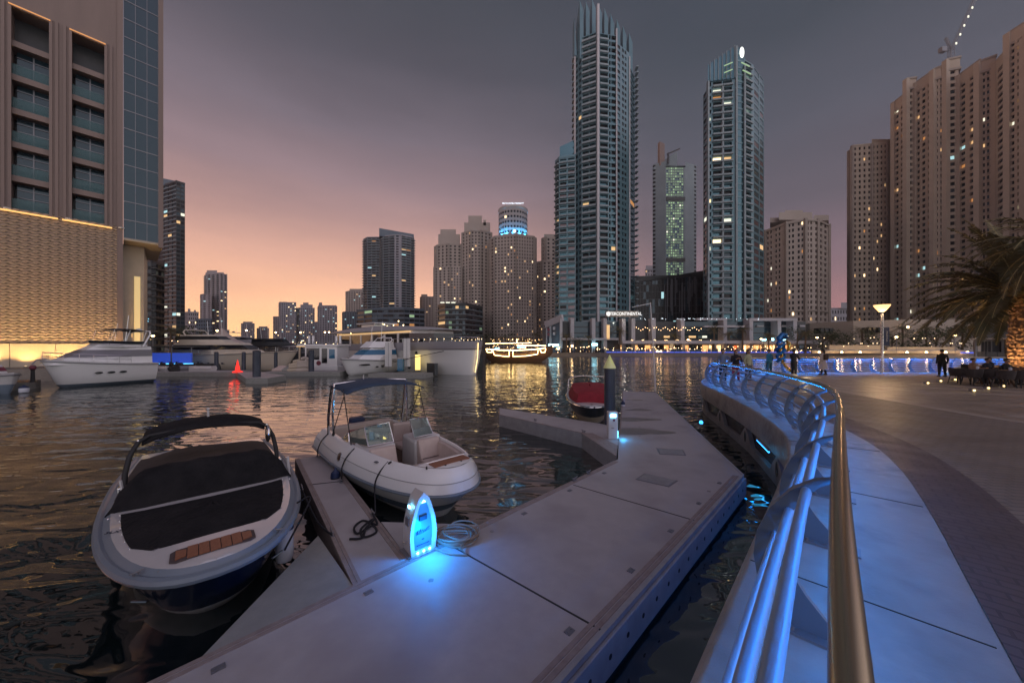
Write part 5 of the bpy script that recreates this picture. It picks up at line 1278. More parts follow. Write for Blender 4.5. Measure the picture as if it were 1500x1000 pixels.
# foredeck patch between opening and bow (with cutout covered by teak pad)
mb = MB(); yA = yf1; hbA = A[-1][0]
F_ = []
for u in [(yA+L2_/2)/L2_*1.0+ (1-(yA+L2_/2)/L2_)*i/9 for i in range(10)]:
    hb, y = out_pt(min(u,1), L2_, B2_, P2, Q2, .30); F_.append([(hb*s_, y, 1.140+.012*(1-s_*s_)) for s_ in [-1+i/4 for i in range(9)]])
mb.loft(F_, 0, open_=True); mb.build('foredeck', M['yachtwhite'], t, smooth=True)
tp = MB()
for i in range(9): tp.box(-.40+i*.088, yA-.02, 1.14, -.40+i*.088+.084, yA+.22, 1.165)
tp.build('teak_pad', M['teak'], t)
MB().tube([(-.44,yA-.03,1.17),(.44,yA-.03,1.17)], .01, 6).build('grab_rail', M['chrome'], t, smooth=True)
# bow seats: U shaped lounges each side
def lounge(s_, y0, y1, xin, name='bow_seat'):
    e = [p for p in A if y0-.2 < p[1] < y1+.05]; o_ = [(s_*(p[0]-.03), p[1]) for p in e]; i_ = [(s_*max(xin, p[0]-.62), p[1]) for p in e]
    poly = o_ + list(reversed(i_)); poly = poly if s_ > 0 else poly[::-1]
    sc = MB().prism(poly, .42, .72).build(name, M['vinyl'], t, bevel=.03)
    mb = MB()
    for k in range(len(e)-1):
        a, b = Vector(o_[k]), Vector(o_[k+1])
        q = Vector((-s_*.14, 0)); mb.add([(*a,.72),(*b,.72),(*(b+q),.72),(*(a+q),.72),(*a,1.06),(*b,1.06),(*(b+q*.6),1.04),(*(a+q*.6),1.04)], [(4,5,6,7),(3,7,6,2),(0,4,7,3),(1,2,6,5)])
    mb.build('side_cushion', M['vinyl'], sc, bevel=.01)
    bb = MB(); bx = [s_*x for x in (xin+.02, e[0][0]-.06)]; bb.add([(min(bx),y0-.02,.70),(max(bx),y0-.02,.70),(max(bx),y0+.22,.70),(min(bx),y0+.22,.70),(min(bx),y0-.04,1.16),(max(bx),y0-.04,1.16),(max(bx),y0+.07,1.14),(min(bx),y0+.07,1.14)],
           [(0,1,2,3),(4,7,6,5),(0,4,5,1),(1,5,6,2),(2,6,7,3),(3,7,4,0)]); bb.build('seat_back', M['vinyl'], sc, bevel=.04)
    MB().tube([(min(bx)+.03,y0+.235,.735),((min(bx)+max(bx))/2,y0+.26,.74),(max(bx)-.03,y0+.235,.735)], .01, 5).build('seam', M['seam'], sc)
YC = .42     # front face of consoles
lounge(1, YC+.02, yf1-.02, .26); lounge(-1, YC+.02, yf1-.02, .26)
# consoles with walkway between
for s_ in (-1, 1):
    hb = out_pt((YC-.3+L2_/2)/L2_, L2_, B2_, P2, Q2, .30)[0]
    x0, x1 = (.24, hb) if s_ > 0 else (-hb, -.24)
    mb = MB(); mb.add([(x0,YC-.75,.42),(x1,YC-.75,.42),(x1,YC,.42),(x0,YC,.42),(x0,YC-.70,1.20),(x1,YC-.70,1.17),(x1,YC-.0,1.10),(x0,YC-.0,1.18)],
           [(0,3,2,1),(4,5,6,7),(0,1,5,4),(1,2,6,5),(2,3,7,6),(3,0,4,7)])
    cs = mb.build('console', M['white'], t, bevel=.05)
    MB().box(x0+.06, YC-.765, .75, x1-.3, YC-.74, 1.10).build('dash', M['black'], cs)
    # windshield: front pane + wrap side pane, framed
    xi, xo = s_*.26, s_*(hb+.0); zb_, zt2 = 1.19, 1.60
    F4 = [(xi,YC-.08,zb_),(xo*.86,YC-.16,zb_-.02),(xo*.84,YC-.44,zt2-.05),(xi,YC-.34,zt2)]
    G4 = [(xo*.86,YC-.16,zb_-.02),(xo*1.02,YC-.95,1.13),(xo*1.0,YC-1.05,1.34),(xo*.84,YC-.44,zt2-.05)]
    H4 = [(xo*1.02,YC-.95,1.13),(xo*1.03,YC-1.5,1.10),(xo*1.02,YC-1.48,1.14),(xo*1.0,YC-1.05,1.34)]
    ws = MB().add(F4+G4+H4, [(0,1,2,3),(4,5,6,7),(8,9,10,11)]).build('windshield', M['clear'], t)
    mb = MB(); mb.tube(F4, .014, 6, closed=True); mb.tube(G4, .013, 6, closed=True); mb.tube(H4, .012, 6, closed=True); mb.build('windshield_frame', M['chrome'], ws, smooth=True)
st = MB().tube([(.62+.17*math.cos(a), YC-.98+.06*math.sin(a), 1.02+.16*math.sin(a)) for a in [2*PI*i/20 for i in range(20)]], .014, 6, closed=True); st.bar((.62,YC-.78,.98),(.62,YC-.98,1.02),.03); st.build('steering_wheel', M['black'], t, smooth=True)
# helm chairs + stern bench
def chair(x, y, m, rz=0):
    mb = MB(); mb.lathe([(.05,.42),(.05,.66)], n=10); mb.build('chair_post', M['chrome'], t, smooth=True).location = (x, y, 0)
    mb = MB(); mb.box(-.25,-.24,.66,.25,.26,.80); ch = mb.build('seat', M['vinyl'], t, bevel=.04); ch.location = (x, y, 0); ch.rotation_euler = (0,0,rz)
    mb = MB(); mb.prism([(-.25,-.30),(.25,-.30),(.27,-.16),(-.27,-.16)], .78, 1.30); mb.build('backrest', m, ch, bevel=.05)
chair(.58,-.80, M['redvinyl']); chair(-.58,-.80, M['vinyl'])
MB().box(-.86,-L2_/2+.45,.42,.86,-L2_/2+.95,.80).build('stern_bench', M['vinyl'], t, bevel=.05)
MB().box(-.88,-L2_/2+.25,.42,.88,-L2_/2+.48,1.16).build('stern_backrest', M['vinyl'], t, bevel=.06)
MB().box(-1.0,-L2_/2-.02,.5,1.0,-L2_/2+.3,1.06).build('transom', M['white'], t, bevel=.03)
mb = MB(); mb.box(-.2,-L2_/2-.25,.5,.2,-L2_/2+.1,1.25); mb.build('blue_bag', M['navyrub'], t, bevel=.06)
# tower
YT2 = -1.75
for s_ in (-1,1):
    a = MB().tube([(s_*1.02,YT2-.25,1.05),(s_*1.05,YT2-.18,1.5),(s_*1.04,YT2-.05,2.05),(s_*1.02,YT2+.05,2.40)], .035, 8); a.tube([(s_*1.0,YT2+.15,1.05),(s_*1.03,YT2+.12,1.6),(s_*1.01,YT2+.12,2.1),(s_*.98,YT2+.12,2.42)], .028, 8)
    for z in (1.3,1.6,1.9,2.2): a.bar((s_*1.045,YT2-.2+(z-1.3)*.2,z), (s_*1.02,YT2+.13,z+.1), .02)
    a.build('tower_leg', M['chrome'], t, smooth=True)
    b = MB().tube([(s_*1.05,YT2+.15,1.1),(s_*1.0,YT2+.95,2.20)], .012, 6); b.tube([(s_*1.0,YT2+1.45,1.12),(s_*1.0,YT2+.95,2.20)], .012, 6); b.tube([(s_*1.0,YT2+.95,2.20),(s_*1.0,YT2+.9,2.36)], .012, 6)
    b.build('canopy_strut', M['rubber'], t, smooth=True)
MB().tube([(x*1.0, YT2+.08, 2.42+.05*(1-x*x)) for x in [-1+2*i/8 for i in range(9)]], .03, 8).build('tower_bar', M['chrome'], t, smooth=True)
rings = []
for j in range(7):
    y = YT2-.25+j*.24; rings.append([(x*1.02, y, 2.38+.11*(1-x*x)-.05*abs(x)**6-(.0 if j < 5 else .03*(j-4))+.006*math.sin(7*x+j)) for x in [-1+2*i/12 for i in range(13)]])
MB().loft(rings, 0, open_=True).build('canopy', M['bluecanvas'], t, smooth=True, solid=.03)
mb = MB(); mb.tube([(.2,YT2,2.47),(.2,YT2,2.62)], .015, 6); mb.build('anchor_light', M['white'], t)
for x, y, rz in ((.88,1.55,-1.0),(-.88,1.55,1.0),(.50,2.30,-.5),(-.50,2.30,.5),(.18,2.42,0),(-.18,2.42,0)):
    o = MB().cbox((0,0,.0), (.03,.09,.035)).build('bow_light', M['rubber'], t, bevel=.006); o.location = (x, y, 1.14); o.rotation_euler = (0,0,rz)
for s_ in (-1,1):
    hb, y = out_pt(.42, L2_, B2_, P2, Q2, 0); mb = MB(); mb.ball((0,0,0), (.012,.10,.09), 14); o = mb.build('porthole', M['portbrown'], t, smooth=True); o.location = (s_*(hb-.055), y, .86); o.rotation_euler = (0, -s_*.35, 0)
    mb = MB(); mb.tube([(0,.10*math.cos(a),.09*math.sin(a)) for a in [2*PI*i/18 for i in range(18)]], .012, 6, closed=True); mb.build('porthole_rim', M['chrome'], o, smooth=True)
    mb = MB(); hb2, y2 = out_pt(.70, L2_, B2_, P2, Q2, .18); mb.ball((0,0,0), (.05,.07,.012), 12); o = mb.build('speaker', M['metalgrey'], t, smooth=True); o.location = (s_*(hb2), y2, 1.055)
# ================================================================ BOAT 3 : red covered
fw3 = Vector((-.20,-.98)).normalized(); bow3 = G(867,597,.95).xy; L3, B3_ = 6.4, 2.45; cen3 = bow3 - fw3*L3/2
t = thing('runabout', 'dark hulled runabout under a red cover moored behind the thick pile', 'boat', (cen3.x, cen3.y, 0), arrow_rz(fw3)); bt3 = t
sh3 = lambda u: .86+.12*u
hull_mesh(L3, B3_, sh3, .3, 3.0, 2.0, 1.0, .78, bands=(0,0,0,1,2,2,2,0), chine=.12).build('hull', [M['white'], M['cream'], M['darkw']], t, smooth=True)
rubrail(L3, B3_, sh3, 3.0, 2.0, .04, -.01, -.03).build('rub_rail', M['chrome'], t, smooth=True)
full_deck(L3, B3_, sh3, 3.0, 2.0, 0, .02, .05).build('deck', M['white'], t, smooth=True)
hf = []
for u in [.05+.83*i/14 for i in range(15)]: hb, y = out_pt(u, L3, B3_, 3.0, 2.0, .12); hf.append((hb, min(y, L3/2-.75)))
hf = [p for k, p in enumerate(hf) if k == 0 or p[1] > hf[k-1][1]+.01]
ring = hf + [(-x, y) for x, y in reversed(hf)]
rings = [[(x, y, 1.0) for x, y in ring], [(x*.97, y, 1.08) for x, y in ring], [(x*.86, y*.9-.1, 1.32+.1*max(0,(1.2-abs(y-.6)))) for x, y in ring], [(x*.4, y*.6-.3, 1.45) for x, y in ring], [(x*.02, y*.2-.3, 1.48) for x, y in ring]]
MB().loft(rings, 0).build('cover', M['redcanvas'], t, smooth=True)
mb = MB().tube([(-1.08,.1,1.15),(-1.05,-.15,1.75),(-.90,-.22,1.88),(-.4,-.22,1.95),(.4,-.22,1.95),(.90,-.22,1.88),(1.05,-.15,1.75),(1.08,.1,1.15)], .03, 8); mb.build('arch', M['steel'], t, smooth=True)
bcleat(0, L3/2-.35, 1.02, t, PI/2)
mb = MB(); mb.ball((0,L3/2-.2,1.02), (.10,.08,.04), 8); mb.build('bow_light', M['black'], t, smooth=True)
# fenders hanging between boats and docks
def fender(loc, h, r, label, m='fender'):
    t = thing('boat_fender', label, 'fender', loc, 0, 'fenders hanging by the docks')
    MB().lathe([(r*.2,0),(r*.85,.04),(r,.1),(r,h-.12),(r*.85,h-.05),(r*.4,h)], n=16).build('body', M[m], t, smooth=True)
    MB().lathe([(r*1.02,h-.13),(r*.9,h-.03),(r*.35,h+.02),(r*.2,h+.08)], n=16).build('cap', M['navyrub'], t, smooth=True); return t
q = G(417,840,.05); fender((q.x, q.y, .22), .62, .115, 'white fender with navy cap hanging beside the black covered boat')
fe = wl(bt2, (1.38, -.15, .3)); fender((fe.x, fe.y, .15), .5, .10, 'dark fender squeezed between white open boat and finger dock', 'rubber')
q = G(911,600,.3); fender((q.x+.05, q.y, .15), .55, .10, 'white fender beside the red covered boat')
# mooring lines
c1 = G(442,716,z5+.06); c2 = G(486,783,z5+.06)
b1a = wl(bt1, (-1.10, 1.9, 1.05)); b1b = wl(bt1, (-1.17, .1, 1.0))
rope([b1a, (b1a+c2)/2+Vector((0,0,-.12)), c2], 'black mooring line from the covered boat bow to the finger cleat')
rope([wl(bt1,(-.95,2.2,1.05)), wl(bt1,(-1.15,2.1,1.02)), G(417,805,.75)], 'short black line holding the white fender', .014)
rope([c1, G(455,745,z5+.015), G(470,770,z5+.015), c2], 'black line lying along the finger dock edge')
rope([b1b, (b1b+c1)/2+Vector((0,0,-.1)), c1], 'black line from the covered boat side to the finger dock')
for y_, px, py, lb in ((1.35,550,752,'black line from the open boat bow to the rope heap'),(-.05,500,704,'black line from the middle of the open boat to the dock'),(-2.0,464,668,'black stern line of the open boat')):
    hb, yy = out_pt((y_+L2_/2)/L2_, L2_, B2_, P2, Q2, .02); a = wl(bt2, (hb-.22, y_, 1.10))
    b_ = wl(bt2, (hb+.05, y_, .72)); m_ = wl(bt2, (hb-.045, y_, .93)); e_ = G(px,py,z5+.05); rope([a, m_, b_, (b_+e_)/2+Vector((0,0,-.08)), e_], lb, .014)
q = G(909,604,z5+.05); rope([wl(bt3,(-.95,1.6,1.0)), (wl(bt3,(-.95,1.6,1.0))+q)/2+Vector((0,0,-.1)), q], 'dark line from the red covered boat to the far walkway')

# ================================================================ MOTOR YACHTS (parametric)
def yacht(label, cat, stern, bowp, B, sheer0, sheer1, decks, mats, group=None, p=2.4, q=1.8, rake=1.6, rails=True, arch=None, bands=(1,1,1,1,0,0,0,0), name='motor_yacht', glow=None, ports=0, portz=.5):
    s_, b_ = Vector(stern), Vector(bowp); f = (b_-s_); L_ = f.length; f.normalize(); c = (s_+b_)/2
    t = thing(name, label, cat, (c.x, c.y, 0), arrow_rz(f), group); sh = lambda u: sheer0+(sheer1-sheer0)*u**1.6
    hull_mesh(L_, B, sh, .5, p, q, rake, .80, bands=bands, chine=.2).build('hull', [M[mats[0]], M[mats[1]]], t, smooth=True)
    full_deck(L_, B, sh, p, q, 0, .01, .05).build('deck', M[mats[0]], t, smooth=True)
    rubrail(L_, B, sh, p, q, .04, -.01, -.12).build('rub_rail', M['metalgrey'], t, smooth=True)
    for (u0, u1, w, z0, z1, slope, glass, bsl) in decks:
        y0, y1 = -L_/2+L_*u0, -L_/2+L_*u1; hw = B/2*w
        def lvl(z, sl, dw, y0=y0, y1=y1, hw=hw, slope=slope, bsl=bsl): return [(-hw*dw, y0+bsl*sl), (-hw*dw, y1-(y1-y0)*.45-slope*sl), (-hw*dw*.45, y1-slope*sl), (hw*dw*.45, y1-slope*sl), (hw*dw, y1-(y1-y0)*.45-slope*sl), (hw*dw, y0+bsl*sl)]
        za, zb_ = sh(u0)*0+z0, z1; g0, g1 = z0+(z1-z0)*.38, z0+(z1-z0)*.82
        rings = []
        for z, sl, dw in ((z0,0,1),(g0,.38,.97),(g1,.82,.90),(z1-.05,.97,.88),(z1,1,.84)): rings.append([(x, y, z) for x, y in lvl(z, sl, dw)])
        cb = MB().loft(rings, 0, cap=True).build('cabin', M[mats[0]], t, smooth=False, bevel=.03)
        if glass:
            k = 1.015; r1 = [(x*k, y*1.0+(.03 if y > (y0+y1)/2 else 0), g0+.03) for x, y in lvl(g0,.40,.97)]; r2 = [(x*k, y*1.0+(.03 if y > (y0+y1)/2 else 0), g1-.03) for x, y in lvl(g1,.80,.905)]
            MB().loft([r1, r2], 0, open_=True).build('window_band', M[glass] if glass in M else GL[glass], cb)
    if rails:
        P = []; P2_ = []
        for u in [.30+.70*i/12 for i in range(13)]: hb, y = out_pt(u, L_, B, p, q, .12); P.append((hb, y, sh(u)))
        pts = P + [(-x, y, z) for x, y, z in reversed(P[:-1])]
        mb = MB(); mb.tube([(x, y, z+.62) for x, y, z in pts], .026, 6); mb.tube([(x, y, z+.33) for x, y, z in pts], .016, 5)
        for x, y, z in pts[::2]: mb.tube([(x, y, z), (x, y, z+.62)], .013, 5)
        mb.build('bow_rail', M['chrome'], t, smooth=True)
    for i in range(ports):
        u = .38+.11*i
        for s1_ in (-1, 1):
            hb, y = out_pt(u, L_, B, p*.8, q, 0); o = MB().ball((0,0,0), (.02,.26,.10), 12).build('hull_window', M['darkglass'], t, smooth=True); o.location = (s1_*hb*.955, y, sheer0*portz)
    mb = MB(); ya_ = -L_/2+L_*.3; zt_ = max(d_[4] for d_ in decks)
    for x_, h_ in ((-B*.22,2.6),(B*.18,1.9)): mb.tube([(x_,ya_,zt_-.1),(x_,ya_-.25,zt_+h_)], .022, 5)
    mb.tube([(0,-L_/2+.1,sheer0),(0,-L_/2-.35,sheer0+1.3)], .02, 5); mb.build('aerial', M['chrome'], t)
    if arch:
        u, z0, z1, w = arch; y = -L_/2+L_*u; hw = B/2*w
        mb = MB().tube([(-hw,y+.6,z0),(-hw*.95,y,z1-.3),(-hw*.8,y-.1,z1),(hw*.8,y-.1,z1),(hw*.95,y,z1-.3),(hw,y+.6,z0)], [.10,.09,.08,.08,.09,.10], 8, flat=.6)
        mb.build('radar_arch', M[mats[0]], t, smooth=True)
        mb = MB(); mb.lathe([(.22,z1+.05),(.25,z1+.12),(.2,z1+.25),(.05,z1+.3)], (0,y,0), 12); mb.build('radar_dome', M['white'], t, smooth=True)
    return t, L_, sh
# left foreground yacht (bow to the left and toward us)
Yl = 28.5
s_, b_ = (X(214,34), 34.0), (X(60,27.6), 27.6)
t, Lx, sh = yacht('white flybridge motor yacht with bimini beside the gold lit wall', 'yacht', s_, b_, 3.8, 1.85, 2.35, [(.05,.98,.80,1.9,3.45,2.6,'metalgrey',0),(.10,.60,.76,3.4,3.75,.5,None,0)], ('yachtwhite','hullgrey'), 'white motor yachts', ports=3, portz=.62, arch=(.08,3.4,4.9,.85), bands=(1,1,1,0,0,0,0,0), rake=1.2)
mb = MB().tube([(-1.45,-Lx/2+Lx*.12,3.8),(-1.42,-Lx/2+Lx*.50,3.82),(0,-Lx/2+Lx*.58,3.85),(1.42,-Lx/2+Lx*.50,3.82),(1.45,-Lx/2+Lx*.12,3.8)], .14, 6); mb.build('flybridge_screen', M['darkglass'], t)
rings = [[(x*1.35, -Lx/2+Lx*(.08+.06*j), 5.0+.12*(1-x*x)-.02*(j-3)**2) for x in [-1+2*i/8 for i in range(9)]] for j in range(7)]
MB().loft(rings, 0, open_=True).build('bimini', M['canvas2'], t, smooth=True, solid=.04)
mb = MB()
for s1 in (-1,1):
    for u in (.10,.28,.44): mb.tube([(s1*1.2,-Lx/2+Lx*(u+.05),3.6),(s1*1.3,-Lx/2+Lx*u,4.95)], .02, 6)
mb.build('bimini_strut', M['chrome'], t, smooth=True)
mb = MB().tube([(-.2, Lx/2-.2, 2.4),(-.25,Lx/2+.35,2.35),(-.25,Lx/2+.55,2.0)], .05, 6); mb.tube([(-.5,Lx/2+.5,1.95),(-.25,Lx/2+.55,1.75),(.0,Lx/2+.5,1.95)], .04, 6); mb.build('anchor', M['metalgrey'], t, smooth=True)
mb = MB().bar((1.0,Lx/2-2.0,2.5),(.5,Lx/2-1.3,2.55),.35,.25); mb.build('dinghy_chock', M['canvas'], t)
# cropped boat at the far left edge
yacht('small white cuddy boat cut off at the left edge', 'boat', (X(-70,25), 25.5), (X(20,24.6), 24.6), 2.6, 1.2, 1.5, [(.1,.75,.7,1.3,2.1,.7,'redvinyl',0)], ('white','hullgrey'), name='cabin_cruiser', rails=False, rake=.6)
# beige big yacht behind the far dock
t, Lx, sh = yacht('large beige motor yacht lying along the far dock', 'yacht', (X(268,52), 52), (X(436,46.5), 46.5), 4.6, 2.2, 2.9, [(.05,.72,.85,2.4,4.0,3.5,'darkglass',0),(.08,.45,.7,4.0,5.2,2.5,'darkglass',0)], ('creamhull','creamhull'), 'motor yachts beyond the far dock', rake=3.0, ports=3, arch=(.12,5.0,5.9,.7))
mb = MB(); mb.cbox((-1.9,-Lx*.23,3.0), (.3,2.4,.4)); mb.build('cabin_lamp', GL['spark'], t)
yacht('long grey motor yacht with raked pilothouse seen behind the beige yacht', 'yacht', (X(318,70), 70), (X(445,66), 66), 5, 2.6, 3.2, [(.1,.75,.85,2.8,4.4,3.5,'darkglass',0),(.15,.45,.7,4.4,5.5,2,'darkglass',0)], ('greyw','greyw'), 'motor yachts beyond the far dock', rake=3, arch=(.2,5.3,6.3,.7))
yacht('dark hulled yacht with lit afterdeck left of the houseboat', 'yacht', (X(356,62), 62), (X(468,60), 60), 4.6, 2.3, 2.5, [(.1,.8,.8,2.4,3.9,1.5,'darkglass',0),(.2,.6,.6,3.9,4.9,1,'darkglass',0)], ('darkw','darkw'), 'motor yachts beyond the far dock', rake=1.5)
yacht('white boat with red stripe and warm lit cabin behind the dock', 'yacht', (X(392,95), 95), (X(442,93), 93), 4.4, 2.0, 2.4, [(.1,.85,.85,2.2,3.6,1.0,'warm2',0),(.1,.7,.8,3.6,4.8,.8,'redvinyl',0)], ('white','darkw'), 'motor yachts beyond the far dock', rails=False)
# tent roofed boat
q = Vector((X(325,56), 56)); t = thing('tent_boat', 'low boat with pale peaked tent roof between two yachts', 'boat', (q.x, q.y, 0))
MB().prism([(-5,-1.6),(4,-1.6),(6,0),(4,1.6),(-5,1.6)], .2, 1.6).build('hull', M['cream'], t, bevel=.1)
mb = MB(); rings = []
for r_, z in ((2.6,3.9),(1.5,4.6),(.7,5.5),(.05,6.5)): rings.append([(r_*math.cos(a)*1.5, r_*math.sin(a), z) for a in [2*PI*(i+.5)/8 for i in range(8)]])
mb.loft(rings, 0); mb.build('tent_roof', M['vinyl'], t)
mb = MB(); [mb.bar((x,y,1.5),(x,y,3.95),.08) for x in (-3.4,3.4) for y in (-1.1,1.1)]; mb.build('roof_post', M['white'], t)
# blue lit party boat far left
q = Vector((X(236,47.5), 47.5)); t = thing('party_boat', 'low party boat glowing blue beside the beige yacht', 'boat', (q.x, q.y, 0), .05)
MB().prism([(-7,-2),(6,-2),(8,0),(6,2),(-7,2)], .1, 1.1).build('hull', M['darkw'], t, bevel=.1)
MB().box(-6.5,-1.9,3.3,6,1.9,3.5).build('roof', M['darkw'], t, bevel=.05)
mb = MB(); [mb.bar((x,y,1.1),(x,y,3.3),.1) for x in (-6,-3,0,3,5.5) for y in (-1.7,1.7)]; mb.build('roof_post', M['metalgrey'], t)
bl = emit('blue_panel', (.05,.14,.9), .26)
for x in (-4.5,-1.5,1.5,4.3): MB().box(x-1.3,-1.75,1.3,x+1.3,-1.7,2.6).build('light_panel', bl, t)
MB().box(-6.5,-2.02,1.1,6,-2.0,1.2).build('light_strip', emit('cyanline', (.1,.5,1), 3), t)
# houseboat
q = Vector((X(475,46), 46)); t = thing('houseboat', 'white boxy houseboat with flat railed roof and dark windows', 'boat', (q.x, q.y, 0))
MB().box(-3.6,-1.6,.1,2.6,1.8,.9).build('hull', M['yachtwhite'], t, bevel=.05)
mb = MB(); mb.box(-1.7,-1.5,.9,2.5,1.7,3.5); mb.build('cabin', M['yachtwhite'], t, bevel=.03)
MB().box(-2.6,-1.7,3.5,2.7,1.9,3.75).build('roof', M['yachtwhite'], t, bevel=.03)
MB().box(-1.5,-1.53,1.75,.2,-1.50,3.25).build('window', M['darkglass'], t); MB().box(.5,-1.53,1.3,1.2,-1.50,3.2).build('door', M['darkglass'], t); MB().box(1.45,-1.53,1.9,2.2,-1.50,3.1).build('window', M['blueglass'], t)
o = MB().lathe([(.30,0),(.30,.03)], n=16).build('round_badge', M['redvinyl'], t); o.location = (.1,-1.5,1.3); o.rotation_euler = (PI/2,0,0)
mb = MB(); [mb.bar((x,y,3.75),(x,y,4.1),.05) for x in (-2.5,-1.5,-.5,.5,1.5,2.5) for y in (-1.6,1.8)]; [mb.bar((-2.5,y,4.1),(2.6,y,4.1),.05) for y in (-1.6,1.8)]; mb.build('roof_rail', M['metalgrey'], t)
for x in (-2.1,-1.55,1.6,2.1): MB().box(x-.12,0,3.9,x+.12,.2,4.9).build('vent_pipe', M['yachtwhite'], t, bevel=.03)
MB().bar((-2.4,-1.5,.9),(-2.4,-1.5,3.5),.15).build('roof_post', M['cream'], t)
MB().box(-1.7,-1.7,3.42,-2.7,-1.0,3.5).build('eave_lamp', GL['warm'], t)
# sport yacht with blue glass
t, Lx, sh = yacht('white sport yacht with bright blue windscreen moored before the big yacht', 'yacht', (X(568,46.5), 46.5), (X(500,39.8), 39.8), 4.4, 1.7, 2.05, [(.04,.80,.86,1.8,3.35,2.4,'blueglass',0),(.06,.56,.72,3.3,4.1,1.0,None,0)], ('yachtwhite','yachtwhite'), 'white motor yachts', p=2.2, rake=1.3, ports=2, portz=.55, rails=False, arch=(.10,3.9,4.6,.7))
mb = MB()
for s1 in (-1,1): hb, y = out_pt(.70, Lx, 4.4, 2.2, 1.8, 0); mb.ball((s1*hb*.955, y, 1.25), (.05,1.1,.10), 10)
mb.build('hull_window', M['darkglass'], t, smooth=True)
# superyacht
f = Vector((24.4,-20.5)).normalized(); bw = Vector((-4.1, 41.2)); st_ = bw - f*32; Ls = 32; cs = (bw+st_)/2
t = thing('superyacht', 'very large white superyacht with slab bow, grey upper band and curved roof', 'yacht', (cs.x, cs.y, 0), arrow_rz(f))
shs = lambda u: 3.75+.35*u
us = US
def plumb(L_, B, zf, z0, rows):
    mb = MB(); rings = []
    for u in us:
        zs = zf(u); right = []
        for bf, h in rows:
            pp = 3.4+2.0*h; hb = B/2*max(0,1-u**pp)**(1/2.2)*bf; right.append((hb, -L_/2+L_*u-.8*(1-h)*u**6, z0+(zs-z0)*h))
        rings.append([(-x,y,z) for x,y,z in reversed(right)]+right[1:])
    return rings
rows = [(0,-.15),(.72,-.10),(.86,.05),(.95,.4),(.98,.72),(1.0,.74),(1.0,1.0)]
rg = plumb(Ls, 8.2, shs, 0, rows); nr = len(rows)-1; mi = [0,0,0,0,0,1]
mb = MB().loft(rg, 0, open_=True, mrow=[mi[nr-1-j] for j in range(nr)]+mi); mb.add(rg[0], [tuple(range(len(rg[0])))], 0)
mb.build('hull', [M['yachtwhite'], M['greyw']], t, smooth=True)
full_deck(Ls, 8.2, shs, 5.4, 2.2, .02, -.9, .02).build('deck', M['teak'], t)
for (y0,y1,hw,z0,z1) in ((-15,9.5,3.3,2.9,5.6),): MB().prism([(-hw,y0),(hw,y0),(hw,y1-3),(hw*.5,y1),(-hw*.5,y1),(-hw,y1-3)], z0, z1).build('cabin', M['yachtwhite'], t, bevel=.05)
for y in (-12,-8.4,-4.8,-1.2,2.4,5.0):
    for s1 in (-1,1): MB().box(*sorted((s1*3.31, s1*3.34)), 0, 0, 0, 0) if 0 else MB().box(min(s1*3.31,s1*3.35), y-1.4, 3.9, max(s1*3.31,s1*3.35), y+1.4, 5.2).build('window', M['darkglass'], t)
for s1 in (-1,1): MB().box(min(s1*3.36,s1*3.5), -14, 5.35, max(s1*3.36,s1*3.5), 7, 5.5).build('eave_light', GL['warm'], t)
rings = []
for j in range(9):
    u = j/8; y = -16+27*u; w = 4.3*(1-.55*u**5); zc = 5.65+1.0*math.sin(PI*min(1,.25+.75*u))**.8; rings.append([(x*w, y, 5.6+(zc-5.6)*(1-abs(x)**2.5)) for x in [-1+2*i/12 for i in range(13)]])
MB().loft(rings, 0, open_=True).build('roof', M['fascia'], t, smooth=True, solid=.12)
MB().prism([(-1.6,-10),(1.6,-10),(1.5,-6),(-1.5,-6)], 6.3, 7.1).build('sundeck_house', M['yachtwhite'], t, bevel=.1); MB().box(-2.0,-11,7.1,2.0,-5,7.22).build('sundeck_roof', M['yachtwhite'], t, bevel=.04)
MB().loft([[(x*1.02,y+(.08 if y > 0 else 0),z) for x, y in ((-3.3,-15),(-3.3,6.5),(-1.65,9.5),(1.65,9.5),(3.3,6.5),(3.3,-15))] for z in (4.05,5.2)], 0, open_=True).build('glass_band', M['darkglass'], t)
mb = MB(); [mb.box(s1*3.37-.05,y-.22,3.9,s1*3.37+.05,y+.22,5.3) for s1 in (-1,1) for y in (-13.5,-10,-6.5,-3,.5,4)]; mb.build('pillar', M['yachtwhite'], t)
mb = MB(); q_ = on_side_ = None; mb.cbox((3.72,Ls/2-4.0,.75), (.5,1.5,1.4)); mb.build('side_hatch', M['darkw'], t)
mb = MB()
for i in range(12): mb.ball((R.uniform(-2.2,2.2), R.uniform(-9.8,2), 7.2+R.uniform(-.9,.1)), .09, 6)
tag(mb.build('deck_lamp', emit('deck_lamp', (1,.75,.4), 7), t), kind='stuff')
P = [];
for u in [.55+.45*i/14 for i in range(15)]: hb, y = out_pt(u, Ls, 8.2, 5.4, 2.2, .12); P.append((hb, y, shs(u)))
pts = P+[(-x,y,z) for x,y,z in reversed(P[:-1])]; mb = MB(); mb.tube([(x,y,z+.5) for x,y,z in pts], .03, 6); [mb.tube([(x,y,z),(x,y,z+.5)], .02, 5) for x,y,z in pts]; mb.build('bow_rail', M['chrome'], t, smooth=True)
mb = MB()
for x, y, z in pts[6:-6:1]: mb.ball((x*.97,y,z+.3), .05, 5)
tag(mb.build('rail_lamp', emit('rail_lamp', (1,.7,.35), 3), t), kind='stuff')
def on_side(u, z, h=.4, s1=1):
    h = (z+0)/shs(u); bf = .86+(.95-.86)*(h-.05)/.35 if h < .4 else .95+.03*(h-.4)/.32; hb = 8.2/2*max(0,1-u**(3.4+2*h))**(1/2.2)*bf; return (s1*(hb+.02), -Ls/2+Ls*u, z)
